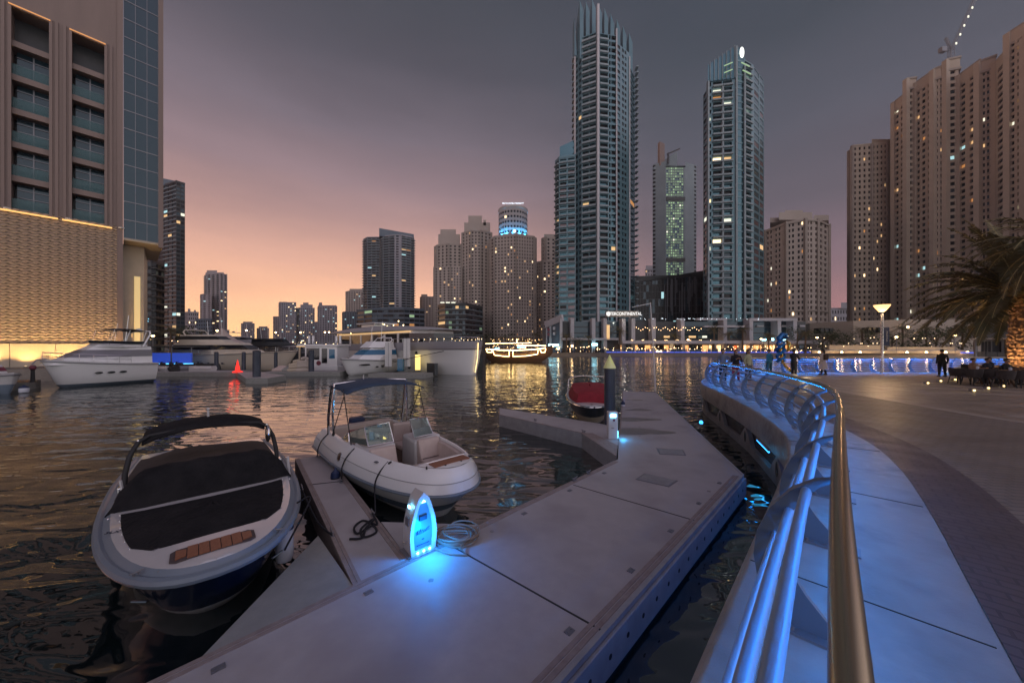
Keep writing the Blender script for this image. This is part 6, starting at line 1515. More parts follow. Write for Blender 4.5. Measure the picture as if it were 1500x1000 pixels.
for s1 in (1,-1):
    for u, z in ((.70,2.55),(.76,2.55),(.70,.85),(.76,.85)):
        o = MB().ball((0,0,0), (.06,.30,.32), 12).build('porthole', M['darkglass'], t, smooth=True); p_ = on_side(u, z, .3 if z < 1 else .5, s1); o.location = p_
MB().tube([(0,Ls/2+.03,3.9),(0,Ls/2-.1,2),(0,Ls/2-.5,.3)], .05, 6).build('stem_light', emit('stem_light', (1,.7,.3), 2.2), t)
rope([wl(t,(3.2,Ls/2-2.5,2.9)), wl(t,(5.0,Ls/2-7.5,1.9)), wl(t,(7.2,Ls/2-12,.7))], 'mooring line along the white superyacht bow', .04)
# banners + gangway platform by the superyacht
q = G(590,547,.4); o = MB().prism([(q.x-3.4,q.y-1.2),(q.x+3.0,q.y-1.5),(q.x+3.2,q.y+1),(q.x-3.2,q.y+1.5)], 0, .45).build('floating_platform', M['gusset']); tag(o, 'low floating platform between the sport yacht and superyacht', 'pontoon')
for px, hgt, lb in ((569,4.4,'shorter of two white feather banners on the floating platform'),(596,4.9,'taller white banner on the floating platform by the superyacht')):
    b0 = V2(px, 42.5); tt = thing('banner', lb, 'banner', (b0.x, b0.y, .45), 0, 'banners on the platform')
    MB().tube([(0,0,0),(0,0,hgt-.9)], .04, 6).build('pole', M['metalgrey'], tt); MB().box(-.42,-.02,.5,.42,.02,hgt-.9).build('flag', M['white'], tt)
    text('MARINA', .42, (0,-.03,(hgt-.4)/2), (PI/2,PI/2,0), M['ink'], tt, ext=.003) if 0 else None
b0 = V2(612, 42.3); tt = thing('light_column', 'short glowing yellow light column beside the superyacht hull', 'light column', (b0.x, b0.y, .45)); MB().box(-.28,-.2,0,.28,.2,2.0).build('panel', emit('yellow_col', (1,.72,.22), 1.3), tt, bevel=.03); MB().box(-.32,-.24,-.02,.32,.24,.1).build('base', M['darkw'], tt)
b0 = V2(587, 42.0); tt = thing('info_kiosk', 'blue kiosk on floating platform beside the superyacht', 'kiosk', (b0.x, b0.y, .45)); MB().box(-.35,-.3,0,.35,.3,1.5).build('body', M['blueglass'], tt, bevel=.04); MB().box(-.4,-.35,1.5,.4,.35,1.58).build('top', M['white'], tt)
# dhow with bulbs
YD = 78; c = Vector((X(757,YD), YD)); t = thing('dhow_boat', 'wooden dinner dhow outlined with glowing yellow bulbs', 'boat', (c.x, c.y, 0), .0)
prof = [(-6.9,1.9,2.9,1.3),(-5.5,.9,2.3,1.9),(-3,.5,2.1,2.2),(0,.45,2.1,2.3),(3,.5,2.3,2.0),(5.3,.9,2.8,1.2),(7.3,2.2,3.6,.3),(8.2,3.1,4.0,.05)]
rings = [[(x,-w,zt),(x,-w*.85,(zt)*.5),(x,-w*.3,zb_-.5),(x,w*.3,zb_-.5),(x,w*.85,zt*.5),(x,w,zt)] for x, zb_, zt, w in [(a,b_-.6,c_,d) for a,b_,c_,d in prof]]
MB().loft(rings, 0, cap=True).build('hull', M['dhow'], t, smooth=True)
bul = emit('bulb_line', (1,.66,.26), 12)
MB().box(-6.6,-2.0,4.15,4.9,2.0,4.3).build('lower_roof', M['dhow'], t); MB().box(-5.2,-1.8,5.3,3.4,1.8,5.42).build('upper_roof', M['dhow'], t)
mb = MB(); [mb.bar((x,y,2.1),(x,y,5.3),.1) for x in (-5,-2.4,0,2.2,3.3) for y in (-1.7,1.7)]; mb.build('roof_post', M['dhow'], t)
def bline(P, r=.045): return MB().tube(P, r, 6).build('bulb_string', bul, t, smooth=True)
bline([(-6.9,-1.5,2.95),(-4,-2.1,2.7),(0,-2.4,2.65),(4,-2.3,2.85),(6.4,-1.4,3.2)], .09); bline([(-5.4,-2.1,2.5),(-5.0,-2.2,1.6),(-3,-2.3,1.35),(-1.7,-2.4,1.3),(-1.7,-2.4,2.6)], .06)
bline([(-.9,-2.4,2.6),(-.9,-2.4,1.3),(2,-2.3,1.4),(4.6,-2.2,1.8),(4.7,-2.2,2.7)], .06); bline([(-6.9,-1.5,2.95),(-6.6,-1.6,2.2),(-5.6,-1.9,2.2),(-5.5,-2.0,2.6)], .06); bline([(5.1,-1.9,2.9),(5.5,-1.8,2.1),(6.3,-1.4,2.2),(6.5,-1.3,3.0)], .06)
bline([(-7.0,-2.05,4.1),(-4,-2.05,4.25),(-3,-2.05,4.2)], .05); bline([(-3.2,-2.05,4.22),(3.2,-2.05,4.3)], .055); bline([(0,-1.9,5.2),(0,-2.0,4.3)], .05); bline([(0,-2.05,3.75),(6.4,-2.05,3.7)], .06)
mb = MB()
for i in range(46): mb.ball((R.uniform(-6.3,6), R.uniform(-1.5,0), R.choice((1.9,2.2,3.4,3.7,5.0))+R.uniform(-.2,.2)), .06, 5)
tag(mb.build('cabin_bulb', emit('cabin_bulb', (1,.6,.25), 4), t), kind='stuff')
mb = MB(); mb.cbox((-4.4,-2.1,3.1), (1.0,.1,.3)); mb.cbox((1,-2.1,3.35), (1.9,.1,.4)); mb.build('cyan_sign', emit('cyan_sign', (.25,.6,1), 2.2), t)
# ---- far dock, its piles, gear
dk = [G(205,545,z5), G(430,545,z5), G(500,545,z5)]
o = MB().prism([(X(196,39.5),39.2),(X(346,39.5),39.5),(X(346,39.5),42.5),(X(196,39.5),42.5)], -.1, z5, 1, 0).build('far_dock', [M['concrete'], M['gusset']]); tag(o, 'long low pontoon in front of the beige yacht', 'pontoon', 'pontoons')
o = MB().prism([(X(384,39.5),39.5),(X(498,40),40.0),(X(498,40),42.5),(X(384,39.5),42.5)], -.1, z5, 1, 0).build('far_dock', [M['concrete'], M['gusset']]); tag(o, 'low pontoon with piled gear in front of the houseboat', 'pontoon', 'pontoons')
a, b_ = G(352,546,z5), G(364,557,z5); o = MB().prism([(X(346,39.5),39.5),(X(360,31.5),31.5),(X(392,31.5),31.5),(X(392,31.5)-.3,34.5),(X(384,39.5),39.5)], -.1, z5+.02, 1, 0).build('finger_dock', [M['concrete'], M['gusset']]); tag(o, 'short pontoon finger carrying the blunt dark pile', 'pontoon', 'pontoons')
for px, Y, h, r, lb in ((376,33,3.0,.34,'blunt dark pile on the short pontoon finger'),(317,43,2.7,.22,'dark pile before the beige yacht hull, left one'),(357,43,2.7,.22,'dark pile before the beige yacht hull, right one'),(456,40.6,3.0,.30,'grey pile beside the houseboat'),(404,44,2.7,.2,'thin pile left of the piled gear')):
    pile((X(px,Y), Y, 0), r, h, lb)
q = V2(348, 38.9); t = thing('marker_buoy', 'small glowing red conical marker on the pontoon corner', 'marker', (q.x, q.y, z5))
MB().lathe([(.5,0),(.5,.10),(.3,.16)], n=14).build('base', M['redlamp'], t, smooth=True); MB().lathe([(.24,.16),(.2,.55),(.1,1.0),(.04,1.4)], n=12).build('cone', M['redlamp'], t, smooth=True)
point('marker_glow', (q.x, q.y-.9, 1.0), 8, (1,.05,.03), .2)
# jet skis on the far dock
def jetski(px, Y, z, rz, label, c):
    t = thing('jet_ski', label, 'jet ski', (X(px,Y), Y, z), rz, 'jet skis on the far pontoon')
    MB().loft([[(-w,y,.35),(-w*.7,y,0),(w*.7,y,0),(w,y,.35),(w*.6,y,.62),(-w*.6,y,.62)] for y, w in ((-1.4,.5),(-.6,.55),(.5,.5),(1.2,.3),(1.55,.05))], 0, cap=True).build('hull', M[c], t, smooth=True)
    MB().loft([[(-.2,y,.55),(.2,y,.55),(.14,y,z_),(-.14,y,z_)] for y, z_ in ((-1.2,.85),(-.2,.82),(.1,1.0),(.6,.9))], 0, cap=True).build('seat', M['black'], t)
    MB().tube([(-.35,.35,1.15),(0,.5,1.08),(.35,.35,1.15)], .03, 6).bar((0,.4,.7),(0,.5,1.1),.12).build('handlebar', M['black'], t)
for i, (px, c, rz, lb) in enumerate(((240,'white',1.2,'white jet ski at the left end of the pontoon row'),(252,'black',1.0,'dark jet ski in the middle of the pontoon row'),(266,'metalgrey',2.0,'grey jet ski leaning nose up on pontoon'),(296,'white',1.6,'white jet ski alone near the first dark pile'))):
    jetski(px, 41.2, z5, rz, lb, c)
# gear heap near houseboat: dinghies and boxes
for i, (px, lb, c, w, h) in enumerate(((412,'pink inflatable folded on the pontoon','vinyl',1.6,.5),(424,'pale green inflatable bundle on the pontoon','gusset',1.3,.6),(435,'tall cream rolled inflatable leaning on the pontoon','cream',1.7,1.5),(446,'beige storage box on the pontoon by the grey pile','jbr',1.5,2.0))):
    q = V2(px, 41); t = thing('gear_bundle', lb, 'gear bundle', (q.x, q.y, z5), .1*i, 'gear piled on the pontoon')
    mb = MB(); 
    for k in range(4): mb.tube([(-w/2+.12*k, -.3+.2*k, .12+h*.22*k), (0,-.35+.2*k,.16+h*.24*k), (w/2-.1*k,-.3+.2*k,.12+h*.2*k)], .16+.02*h, 8)
    mb.build('roll', M[c], t, smooth=True); MB().box(-w/2,-.2,0,w/2,.5,h*.6).build('box', M[c], t, bevel=.06)
# left dock in front of the yacht's bow
o = MB().prism([(-60,16.5),(X(62,27.5),26.6),(X(62,27.5)-2.2,29.0),(-60,24)], -.2, .62, 1, 0).build('side_dock', [M['wood'], M['gusset']]); tag(o, 'weathered wooden jetty at the bow of the left flybridge yacht', 'jetty')
fender((X(35,25.2), 25.2, .0), .5, .25, 'white fender floating under the wooden jetty', 'fender')
q = V2(48, 27.0); t = thing('mooring_bollard', 'slim black bollard with round top on the wooden jetty', 'bollard', (q.x, q.y, .62)); MB().lathe([(.16,0),(.12,.1),(.10,.95),(.16,1.0)], n=12).build('post', M['black'], t, smooth=True); MB().ball((0,0,1.15),.2,10).build('top', M['redvinyl'], t, smooth=True)
# ================================================================ PODIUM + SHORE
YP = 132
t = thing('podium_building', 'long pale columned podium with dark glass and lit restaurants under the glass towers', 'podium', (X(1000,YP), YP, 1.3))
zc_ = ZP(499, YP); zr_ = ZP(468, YP)
def pb(mb, px0, px1, py0, py1, y0, y1, m=0): mb.box(X(px0,YP), y0, ZP(py1,YP), X(px1,YP), y1, ZP(py0,YP), m)
mb = MB(); pb(mb, 822, 1190, 470, 520, YP+3, YP+30); mb.build('core', M['darkw'], t, world=True)
mb = MB()
for px in (838,869,886,913,927,957,999,1061,1099,1140,1163): MB().box(X(px-2.6,YP), YP-.6, 1.3, X(px+2.6,YP), YP+3.2, ZP(466,YP)).build('column', M['pier'], t, world=True)
for px in (975,992,1036,1072,1107,1126): MB().box(X(px-2.4,YP), YP-5, 1.3, X(px+2.4,YP), YP-3.8, ZP(501,YP)).build('column', M['cream'], t, world=True)
MB().box(X(905,YP), YP-5.4, ZP(503.5,YP), X(1190,YP), YP-.5, ZP(499,YP)).build('terrace_slab', M['pier'], t, world=True)
MB().box(X(822,YP), YP-1, ZP(498,YP), X(905,YP), YP+3, ZP(495,YP)).build('terrace_slab', M['pier'], t, world=True)
for (a_, b_, y0_, y1_) in ((1098,1166,466,470),(1020,1061,466,469),(1030,1090,477,479.5)): MB().box(X(a_,YP), YP-.7, ZP(y1_,YP), X(b_,YP), YP+.6, ZP(y0_,YP)).build('beam', M['pier'], t, world=True)
for i, (a_, b_) in enumerate(((840,867),(871,884),(888,911),(915,925),(1001,1059),(1063,1097),(1101,1138),(1142,1161))):
    for k in range(3):
        y0_, y1_ = 470+k*9, 477.5+k*9
        w = MB(); w.quad((X(a_,YP),YP+2.94,ZP(y1_,YP)), (X(b_,YP),YP+2.94,ZP(y1_,YP)), (X(b_,YP),YP+2.94,ZP(y0_,YP)), (X(a_,YP),YP+2.94,ZP(y0_,YP))); w.build('window', GL['blue'], t, world=True)
for (a_, b_) in ((1072,1084),(1116,1126),(1153,1163),(1180,1188)): MB().box(X(a_,YP), YP+2.5, ZP(478,YP), X(b_,YP), YP+2.9, ZP(475.5,YP)).build('wall_panel', M['pier'], t, world=True)
# curved white framed wing at left
mb = MB(); A = [(X(800,YP+8),YP+8),(X(822,YP+1),YP+1)]; 
MB().prism([A[0],A[1],(A[1][0],A[1][1]+16),(A[0][0],A[0][1]+16)], 1.3, [ZP(478,YP),ZP(470,YP),ZP(470,YP),ZP(478,YP)]).build('wing', M['bluew'], t, world=True)
mb = MB(); mb.bar((A[0][0]-.3,A[0][1]-.4,ZP(474,YP)), (A[1][0]+.5,A[1][1]-.6,ZP(465,YP)), 1.0, 2.6); [mb.bar((X(px,YP+dy),YP+dy-.5,1.3),(X(px,YP+dy),YP+dy-.5,ZP(tp,YP)),w) for px,dy,tp,w in ((800.5,8,475,.5),(806,6,472,.8),(821.5,1,466,1.0))]; mb.build('wing_frame', M['pier'], t, world=True)
for px, py in ((803,482),(803,489),(811,480),(811,488)): MB().box(X(px-1.6,YP+4), YP+2.5, ZP(py+2.5,YP), X(px+1.6,YP+4), YP+3.4, ZP(py-2,YP)).build('banner_panel', M['redvinyl'] if px < 805 else M['pier'], t, world=True)
# restaurant interiors: lit shop fronts under the terrace
rr = random.Random(21); SHOP = {'warm': emit('shop_warm', (1,.60,.26), 2.2), 'warm2': emit('shop_amber', (1,.46,.16), 1.3)}
for i in range(30):
    px = 908+i*9.4; k = rr.choice(('warm','warm2','dark','dark','blue','warm2'))
    MB().box(X(px,YP), YP+.3, ZP(517,YP), X(px+7.4,YP), YP+.6, ZP(505.5,YP)).build('shop_front', SHOP.get(k, GL[k]), t, world=True)
for px, w, c in ((975,12,'warm'),(1012,14,'warm'),(1032,9,'white'),(925,6,'warm2')): MB().box(X(px,YP), YP+1.2, ZP(494.5,YP), X(px+w*.7,YP), YP+1.6, ZP(491.5,YP)).build('lit_panel', GL[c], t, world=True)
MB().box(X(1075,YP), YP-.2, ZP(517,YP), X(1089,YP), YP+.1, ZP(506,YP)).build('lit_shop', emit('red_shop', (1,.16,.04), 1.1), t, world=True)
MB().box(X(888,YP), YP-1.0, ZP(497,YP), X(892,YP), YP-.7, ZP(476,YP)).build('lit_pillar', GL['warm'], t, world=True)
# hotel sign
zs1, zs0 = ZP(456,YP), ZP(464.5,YP)
MB().box(X(886,YP), YP-1.6, zs0, X(933,YP), YP-.8, zs1).build('sign_board', M['quay'], t, world=True)
o = text('INTERCONTINENTAL', 1.75, (X(912,YP)-t.location.x, YP-1.7-t.location.y, (zs0+zs1)/2-t.location.z), (PI/2,0,0), emit('sign_white', (1,1,.97), 1.0), t, ext=.05, sx=.80)
o = MB().tube([(.55*math.cos(a), 0, .75*math.sin(a)) for a in [2*PI*i/16 for i in range(16)]], .14, 6, closed=True); o.tube([(.3,0,-.4),(-.3,0,0),(.3,0,.3)], .13, 5)
o = o.build('sign_emblem', emit('sign_white2', (1,1,.97), 1.0), t); o.location = (X(889.5,YP)-t.location.x, YP-1.75-t.location.y, (zs0+zs1)/2-t.location.z)
for px, w, y_, nm in ((811,15,505.5,'cool'),(871,8,504.5,'cool'),(1132,3,497,'cool'),(1146,10,499,'cool'),(1119,6,498,'cool')):
    o = thing('shop_sign', f'{"long" if w > 12 else "short"} white cyan shop sign at podium foot, {px-800} paces along from its left wing', 'shop sign', (X(px,YP-2), YP-2, ZP(y_,YP)), 0, 'shop signs along the podium')
    MB().box(-w*.13,-.1,-.45,w*.13,.1,.45).build('panel', emit('cyan_sign%d' % px, (.35,.85,1), 6), o)
labs = {811:'longest cyan shop sign beside the framed left wing of the podium',871:'short pale cyan shop sign left of the large hotel sign pillar',1132:'tiny cyan sign behind the sculpture',1146:'bright cyan sign at the right end of the podium',1119:'faint cyan sign left of the sculpture'}
for o in [o for o in COL.objects if o.name.startswith('shop_sign')]:
    for k_, v_ in labs.items():
        if abs(o.location.x - X(k_,YP-2)) < .1: o['label'] = v_
# string lights (countless bulbs)
def bulbs(name, label, pts, r, m, cat='string lights'):
    mb = MB()
    for p in pts: mb.ball(p, r, 5, k=3)
    return tag(mb.build(name, m), label, cat, kind='stuff')
pts = []
for a_, b_, py, n_ in ((925,1043,498,60),(935,1035,479.5,30)):
    for i in range(n_):
        u = i/n_; sag = 1.2*math.sin(u*PI*7)**2; pts.append((X(a_+(b_-a_)*u,YP-3), YP-3 if py > 490 else YP-.9, ZP(py,YP)-sag))
bulbs('string_lights', 'strings of tiny warm bulbs along the podium restaurant terraces', pts, .11, emit('tiny_bulb', (1,.6,.28), 9))
pts = [(X(R.uniform(935,1120),YP), YP-1.5+R.uniform(0,2), ZP(R.uniform(466,468.5),YP)) for _ in range(40)]
bulbs('rooftop_lights', 'sprinkle of cool white bulbs along the podium roof edge', pts, .12, emit('cool_bulb', (.8,.92,1), 2.2))
pts = [(X(R.uniform(800,1190),126), R.uniform(123,129), ZP(R.uniform(507,516),126)) for _ in range(150)]
bulbs('promenade_lights', 'scatter of warm restaurant bulbs along the far quay', pts, .12, emit('quay_bulb', (1,.62,.3), 9))
pts = [(X(R.uniform(195,500),150), R.uniform(120,180), R.uniform(2,6)) for _ in range(90)]
bulbs('marina_lights', 'scatter of warm bulbs on the quays behind the moored yachts', pts, .16, emit('marina_bulb', (1,.66,.34), 8))
pts = [(X(R.uniform(715,810),150), R.uniform(160,185), R.uniform(2,8)) for _ in range(50)]
bulbs('garden_lights', 'warm bulbs among the trees behind the dhow', pts, .15, emit('garden_bulb', (1,.6,.25), 9))
pts = [(X(R.uniform(1190,1430),118), R.uniform(108,120), ZP(R.choice((495,496,503,507)),118)) for _ in range(40)]
bulbs('hedge_lights', 'row of warm bulbs over the dark hedge of the right shore', pts, .12, emit('hedge_bulb', (1,.72,.4), 4))
# crowd of diners on far quay
mb = MB()
for i in range(170):
    x = X(R.uniform(815,1190),125); y = R.uniform(122.5,128); mb.ball((x,y,2.75),.16,5,k=3); mb.tube([(x,y,1.3),(x,y,2.2),(x,y,2.6)],[.2,.26,.12],5, m=R.randint(0,2))
tag(mb.build('quay_crowd', [M['black'], M['canvas2'], M['navyrub']]), 'small far crowd strolling and dining along the opposite quay', 'crowd', kind='stuff')
# far quay edge with blue railing strip
bs = emit('far_blue_strip', (.10,.16,.95), .75)
for a_, b_, Ya, Yb_ in ((888,1192,121.3,120.6),):
    t = thing('far_railing', 'blue lit railing along the opposite quay below the podium', 'railing', (X(a_,Ya), Ya, 1.3))
    pa, pb_ = Vector((X(a_,Ya)+0, Ya+.5, 0)), Vector((X(b_,Yb_), 118.5, 0)); o_ = t.location
    mb = MB(); mb.bar(Vector((0,0,1.1)), pb_-pa+Vector((0,0,1.1)), .1); [mb.bar(Vector((0,0,z)), pb_-pa+Vector((0,0,z)), .05) for z in (.3,.55,.8)]; mb.build('rail', M['railtube'], t)
    MB().bar(Vector((0,.1,.25)), pb_-pa+Vector((0,.1,.25)), .06, .35).build('light_strip', bs, t)
    n_ = 40; mb = MB(); [mb.bar((pb_-pa)*(i/n_), (pb_-pa)*(i/n_)+Vector((0,0,1.1)), .1) for i in range(n_+1)]; mb.build('post', M['fin'], t)
t = thing('far_railing', 'blue lit railing along the right shore behind the slim lamp post', 'railing', (X(1195,112), 112.5, 1.3))
e_ = Vector((70,-11,0)); mb = MB(); mb.bar((0,0,1.1), e_+Vector((0,0,1.1)), .1); mb.bar((0,0,.6), e_+Vector((0,0,.6)), .06); mb.build('rail', M['railtube'], t)
MB().bar((40,-6.2,.3), e_+Vector((0,0,.3)), .06, .4).build('light_strip', bs, t)
# right shore: beige terrace wall and warm lit low walls
YR = 128
o = thing('terrace_building', 'beige terrace wall with arched openings below the huge apartment block', 'terrace building', (X(1330,YR), YR, 1.3))
mb = MB(); mb.prism([(X(1186,YR+20),YR+20),(X(1250,YR+6),YR+6),(X(1330,YR),YR),(X(1330,YR)+150,YR-20),(X(1330,YR)+150,YR+30),(X(1186,YR+40),YR+50)], 1.3, ZP(468,YR)); mb.build('wall', M['jbr3'], o, world=True)
for px in (1226,1233,1240,1285,1291,1297,1352,1358,1364,1404,1410): MB().box(X(px,YR)-.7, YR-.35 if px > 1320 else YR+5.0-(px-1250)*.07 if px > 1250 else YR+9, ZP(487,YR), X(px,YR)+.7, YR+6, ZP(479,YR)).build('opening', GL['dark'], o, world=True)
t2 = thing('lit_wall', 'low warm lit planter wall along the right shore', 'wall', (X(1290,112), 112, 1.3))
for a_, b_, z0_, z1_, y in ((1190,1420,1.3,2.2,114),(1215,1290,2.2,4.0,115.5),(1300,1400,2.2,3.4,115.5)): MB().box(X(a_,y), y, z0_, X(b_,y), y+.6, z1_).build('panel', M['cream'], t2, world=True)
for i in range(9): point('wall_wash', (X(1200+i*26,112.5), 112.2, 1.7), 140, (1,.62,.28), .2)
o = MB(); 
for i in range(900):
    x = X(R.uniform(1195,1425),119); y = R.uniform(116.8,121); z = 2.2+R.random()**.7*3.1; s_ = R.uniform(.25,.6); a = Vector((R.uniform(-1,1),R.uniform(-1,1),R.uniform(-1,1)))*s_; b = Vector((R.uniform(-1,1),R.uniform(-1,1),R.uniform(-1,1)))*s_; c = Vector((x,y,z)); o.add([c-a,c+b,c+a], [(0,1,2)])
tag(o.build('hedge', M['foliage']), 'dark clipped hedge mass above the warm lit wall', 'hedge', kind='stuff')
# warm spot on columns
for px in (975,1107): spot('column_spot', (X(px,YP), YP-6.5, 1.6), (X(px,YP), YP-5, 6), 260, (1,.75,.4), 60, .1)
for px in (925,992,1036,1072): point('terrace_glow', (X(px,YP), YP-2.2, 4.8), 160, (1,.66,.32), .2)
point('sign_glow', (X(910,YP), YP-4, zs0-1.5), 120, (1,.9,.7), .2)

# ---- trees and palms on far shores
def tree_proto(name, label, seed, h=6, r=2.6, n=420):
    rr = random.Random(seed); t = thing(name, label, 'tree', (0,0,0))
    mb = MB().tube([(0,0,0),(.1,.05,h*.25),(0,.1,h*.5),(.1,0,h*.72)], [.2,.16,.12,.06], 7)
    for i in range(6): a = rr.random()*6.28; mb.tube([(0,0,h*.4),(math.cos(a)*r*.4,math.sin(a)*r*.4,h*.62),(math.cos(a)*r*.75,math.sin(a)*r*.7,h*.8)], [.09,.06,.02], 5)
    mb.build('trunk', M['bark'], t)
    mb = MB(); cl = [(Vector((rr.uniform(-.6,.6)*r, rr.uniform(-.6,.6)*r, h*rr.uniform(.55,.85))), r*rr.uniform(.35,.55)) for _ in range(9)]
    for i in range(n):
        c, q = rr.choice(cl); d = Vector((rr.gauss(0,1), rr.gauss(0,1), rr.gauss(0,.8))).normalized()*q*rr.uniform(.6,1.05); p = c+d; s_ = rr.uniform(.12,.32)
        a = Vector((rr.uniform(-1,1),rr.uniform(-1,1),rr.uniform(-.6,.6)))*s_; b = Vector((rr.uniform(-1,1),rr.uniform(-1,1),rr.uniform(-.6,.6)))*s_; mb.add([p-a,p-b,p+a,p+b], [(0,1,2,3)])
    mb.build('crown', M['foliage'], t); return t
def frond(mb, base, az, el0, L_, rr, droop=1.0, w=.42, nl=26, rib=None):
    """feather frond: rib + leaflets"""
    P = []; p = Vector(base); d = Vector((math.cos(az)*math.cos(el0), math.sin(az)*math.cos(el0), math.sin(el0))); n = 12
    for i in range(n+1): P.append(p.copy()); p = p + d*(L_/n); d = (d + Vector((0,0,-droop*(.05+.10*i/n)))).normalized()
    (rib or mb).tube(P, [.035*(1-i/(n+1))+.006 for i in range(n+1)], 5)
    for i in range(nl):
        u = .12+.88*i/nl; k = min(int(u*n), n-1); q = P[k].lerp(P[k+1], u*n-k); T_ = (P[k+1]-P[k]).normalized(); sd = T_.cross(Vector((0,0,1))).normalized(); up = sd.cross(T_)
        ll = w*(math.sin(PI*min(.98,.18+u*.8)))*rr.uniform(.8,1.15)
        for s_ in (-1,1):
            tip = q + sd*s_*ll*.75 + T_*ll*.55 + up*ll*rr.uniform(-.1,.35) - Vector((0,0,ll*.35)); hw = T_*.022*(L_/2.5)
            mid = (q+tip)/2 + up*.04*ll; mb.add([q-hw, q+hw, mid+hw*1.1, tip, mid-hw*.8], [(0,1,2,3,4)])
def palm_proto(seed, h=5.5, nf=26, L_=2.6):
    rr = random.Random(seed); t = thing('palm_tree', 'x', 'palm tree', (0,0,0))
    MB().tube([(0,0,0),(.05,0,h*.4),(0,.05,h*.8),(0,0,h)], [.26,.2,.19,.22], 9).build('trunk', M['bark'], t, smooth=True)
    mb = MB()
    for i in range(nf): frond(mb, (0,0,h), i*2.4+rr.random(), rr.uniform(-.3,1.2), L_*rr.uniform(.85,1.1), rr, 1.6, .5, 16)
    mb.build('crown', M['palmleaf'], t); return t
pr = [palm_proto(s, hh_, 26, 2.7) for s, hh_ in ((1,5.2),(2,6.0))]
tr = [tree_proto('shade_tree', 'x', s, hh_, r_) for s, hh_, r_ in ((4,6,2.8),(5,7.5,3.4))]
spots = [  # px, Y, kind, scale, label
 (830,127,'p',1.0,'palm left of the podium wing on the far quay'),(845,128,'t',.7,'round tree before the podium wing'),(862,127,'p',.9,'palm between the podium columns left of the hotel sign'),(908,127,'p',1.15,'palm standing under the hotel sign'),
 (988,127,'p',1.0,'palm before the third terrace column'),(1046,127,'p',1.25,'tall palm before the dark podium glass'),(1068,127,'p',1.1,'palm beside the red shop front'),(1088,126,'p',1.2,'palm right of the red shop front'),(1126,125,'p',1.0,'palm behind the twisted sculpture'),
 (1168,120,'t',1.1,'bushy tree right of the sculpture across the water'),(1180,118,'p',1.1,'palm with lit trunk right of the sculpture'),(1205,122,'t',1.0,'dark tree at the start of the hedge'),(1218,121,'t',1.2,'dark wide tree above the hedge'),(1236,122,'t',.9,'dark tree left of the lit planter wall'),
 (1263,122,'p',1.3,'tall palm above the hedge standing before the terrace wall'),(1272,121,'t',1.0,'dark tree left of the slim lamp post'),(1306,121,'t',1.1,'dark tree just right of the slim lamp post'),(1322,122,'p',1.25,'palm above the hedge right of the lamp post'),(1340,120,'t',1.2,'dark tree before the curved apartment block'),
 (1357,121,'p',1.2,'palm before the curved apartment block, left of the big palm'),(1372,119,'t',1.25,'wide dark tree left of the near palm'),(1392,118,'t',1.2,'dark tree behind the cafe tables'),(1410,118,'p',1.2,'palm behind the cafe tables'),(1428,116,'t',1.3,'large dark tree at the right end of the hedge'),(1450,112,'t',1.3,'dark tree behind the near palm trunk'),
 (716,186,'t',1.2,'dark tree right of the superyacht bow'),(730,184,'p',1.1,'palm left behind the dhow'),(745,186,'t',1.2,'tree directly behind the dhow, left half'),(768,184,'t',1.1,'tree directly behind the dhow, right half'),(785,180,'p',1.2,'palm right behind the dhow'),(799,170,'t',1.0,'tree left of the podium wing'),(690,196,'t',1.3,'tree behind the superyacht foredeck'),
 (262,118,'t',1.2,'tree at foot of the dark glass tower'),(284,116,'t',1.1,'tree left of hazy rounded tower base'),(250,112,'p',1.2,'palm at foot of dark glass tower')]
first = {}
for i, (px, Y, k_, sc, lb) in enumerate(spots):
    pk = (k_, i % 2); pt_ = (pr if k_ == 'p' else tr)[i % 2]; z0_ = 1.3; sc2 = sc*1.15
    if pk not in first: first[pk] = pt_; o = pt_; o.scale = (sc2,)*3; o.location = (X(px,Y), Y, z0_)
    else: o = dup(pt_, (X(px,Y), Y, z0_), R.random()*6.28, sc2)
    o['label'] = lb; o['group'] = 'palms on the far shores' if k_ == 'p' else 'trees on the far shores'
# far street lamps across the water
lampg = emit('far_lamp', (1,.62,.26), 24)
t = thing('street_lamp', 'x', 'street lamp', (0,0,0)); MB().tube([(0,0,0),(0,0,5)], .07, 6).build('pole', M['metalgrey'], t); MB().lathe([(.12,5.0),(.42,5.2),(.05,5.35)], n=10).build('lamp_head', lampg, t); lp0 = t
for i, (px, Y, s_, lb) in enumerate(((1197,113,1,'far lamp by the start of the warm lit wall'),(1313,113,1.05,'far lamp just right of the slim near lamp post'),(1399,108,1.1,'far lamp behind the standing man'),(1432,104,1.1,'far lamp behind cafe guests'),(1115,122,.95,'far lamp behind the sculpture'),(1008,122,.9,'far lamp before lit terrace column'),(1330,124,1.8,'taller far lamp before the curved block'),
      (224,95,1.0,'bright lamp behind the flybridge yacht'),(216,110,.9,'dimmer lamp behind the flybridge yacht'),(318,130,1.6,'tall lamp below the hazy tower'),(361,160,1.9,'tall lamp below the left lone small tower'),(404,170,1.8,'lamp below the grey tower with slanted sign, left'),(440,170,1.8,'lamp below the grey tower with round cap'),(476,180,1.9,'lamp above the houseboat, left one'),(482,180,1.9,'lamp above the houseboat, right one'),(508,190,2.0,'lamp left of the big podium'),(514,190,1.9,'lamp just left of the superyacht stern'))):
    o = t if i == 0 else dup(t, (0,0,0)); o.location = (X(px,Y), Y, 1.3); o.scale = (1,1,s_); o['label'] = lb; o['group'] = 'street lamps beyond the water'
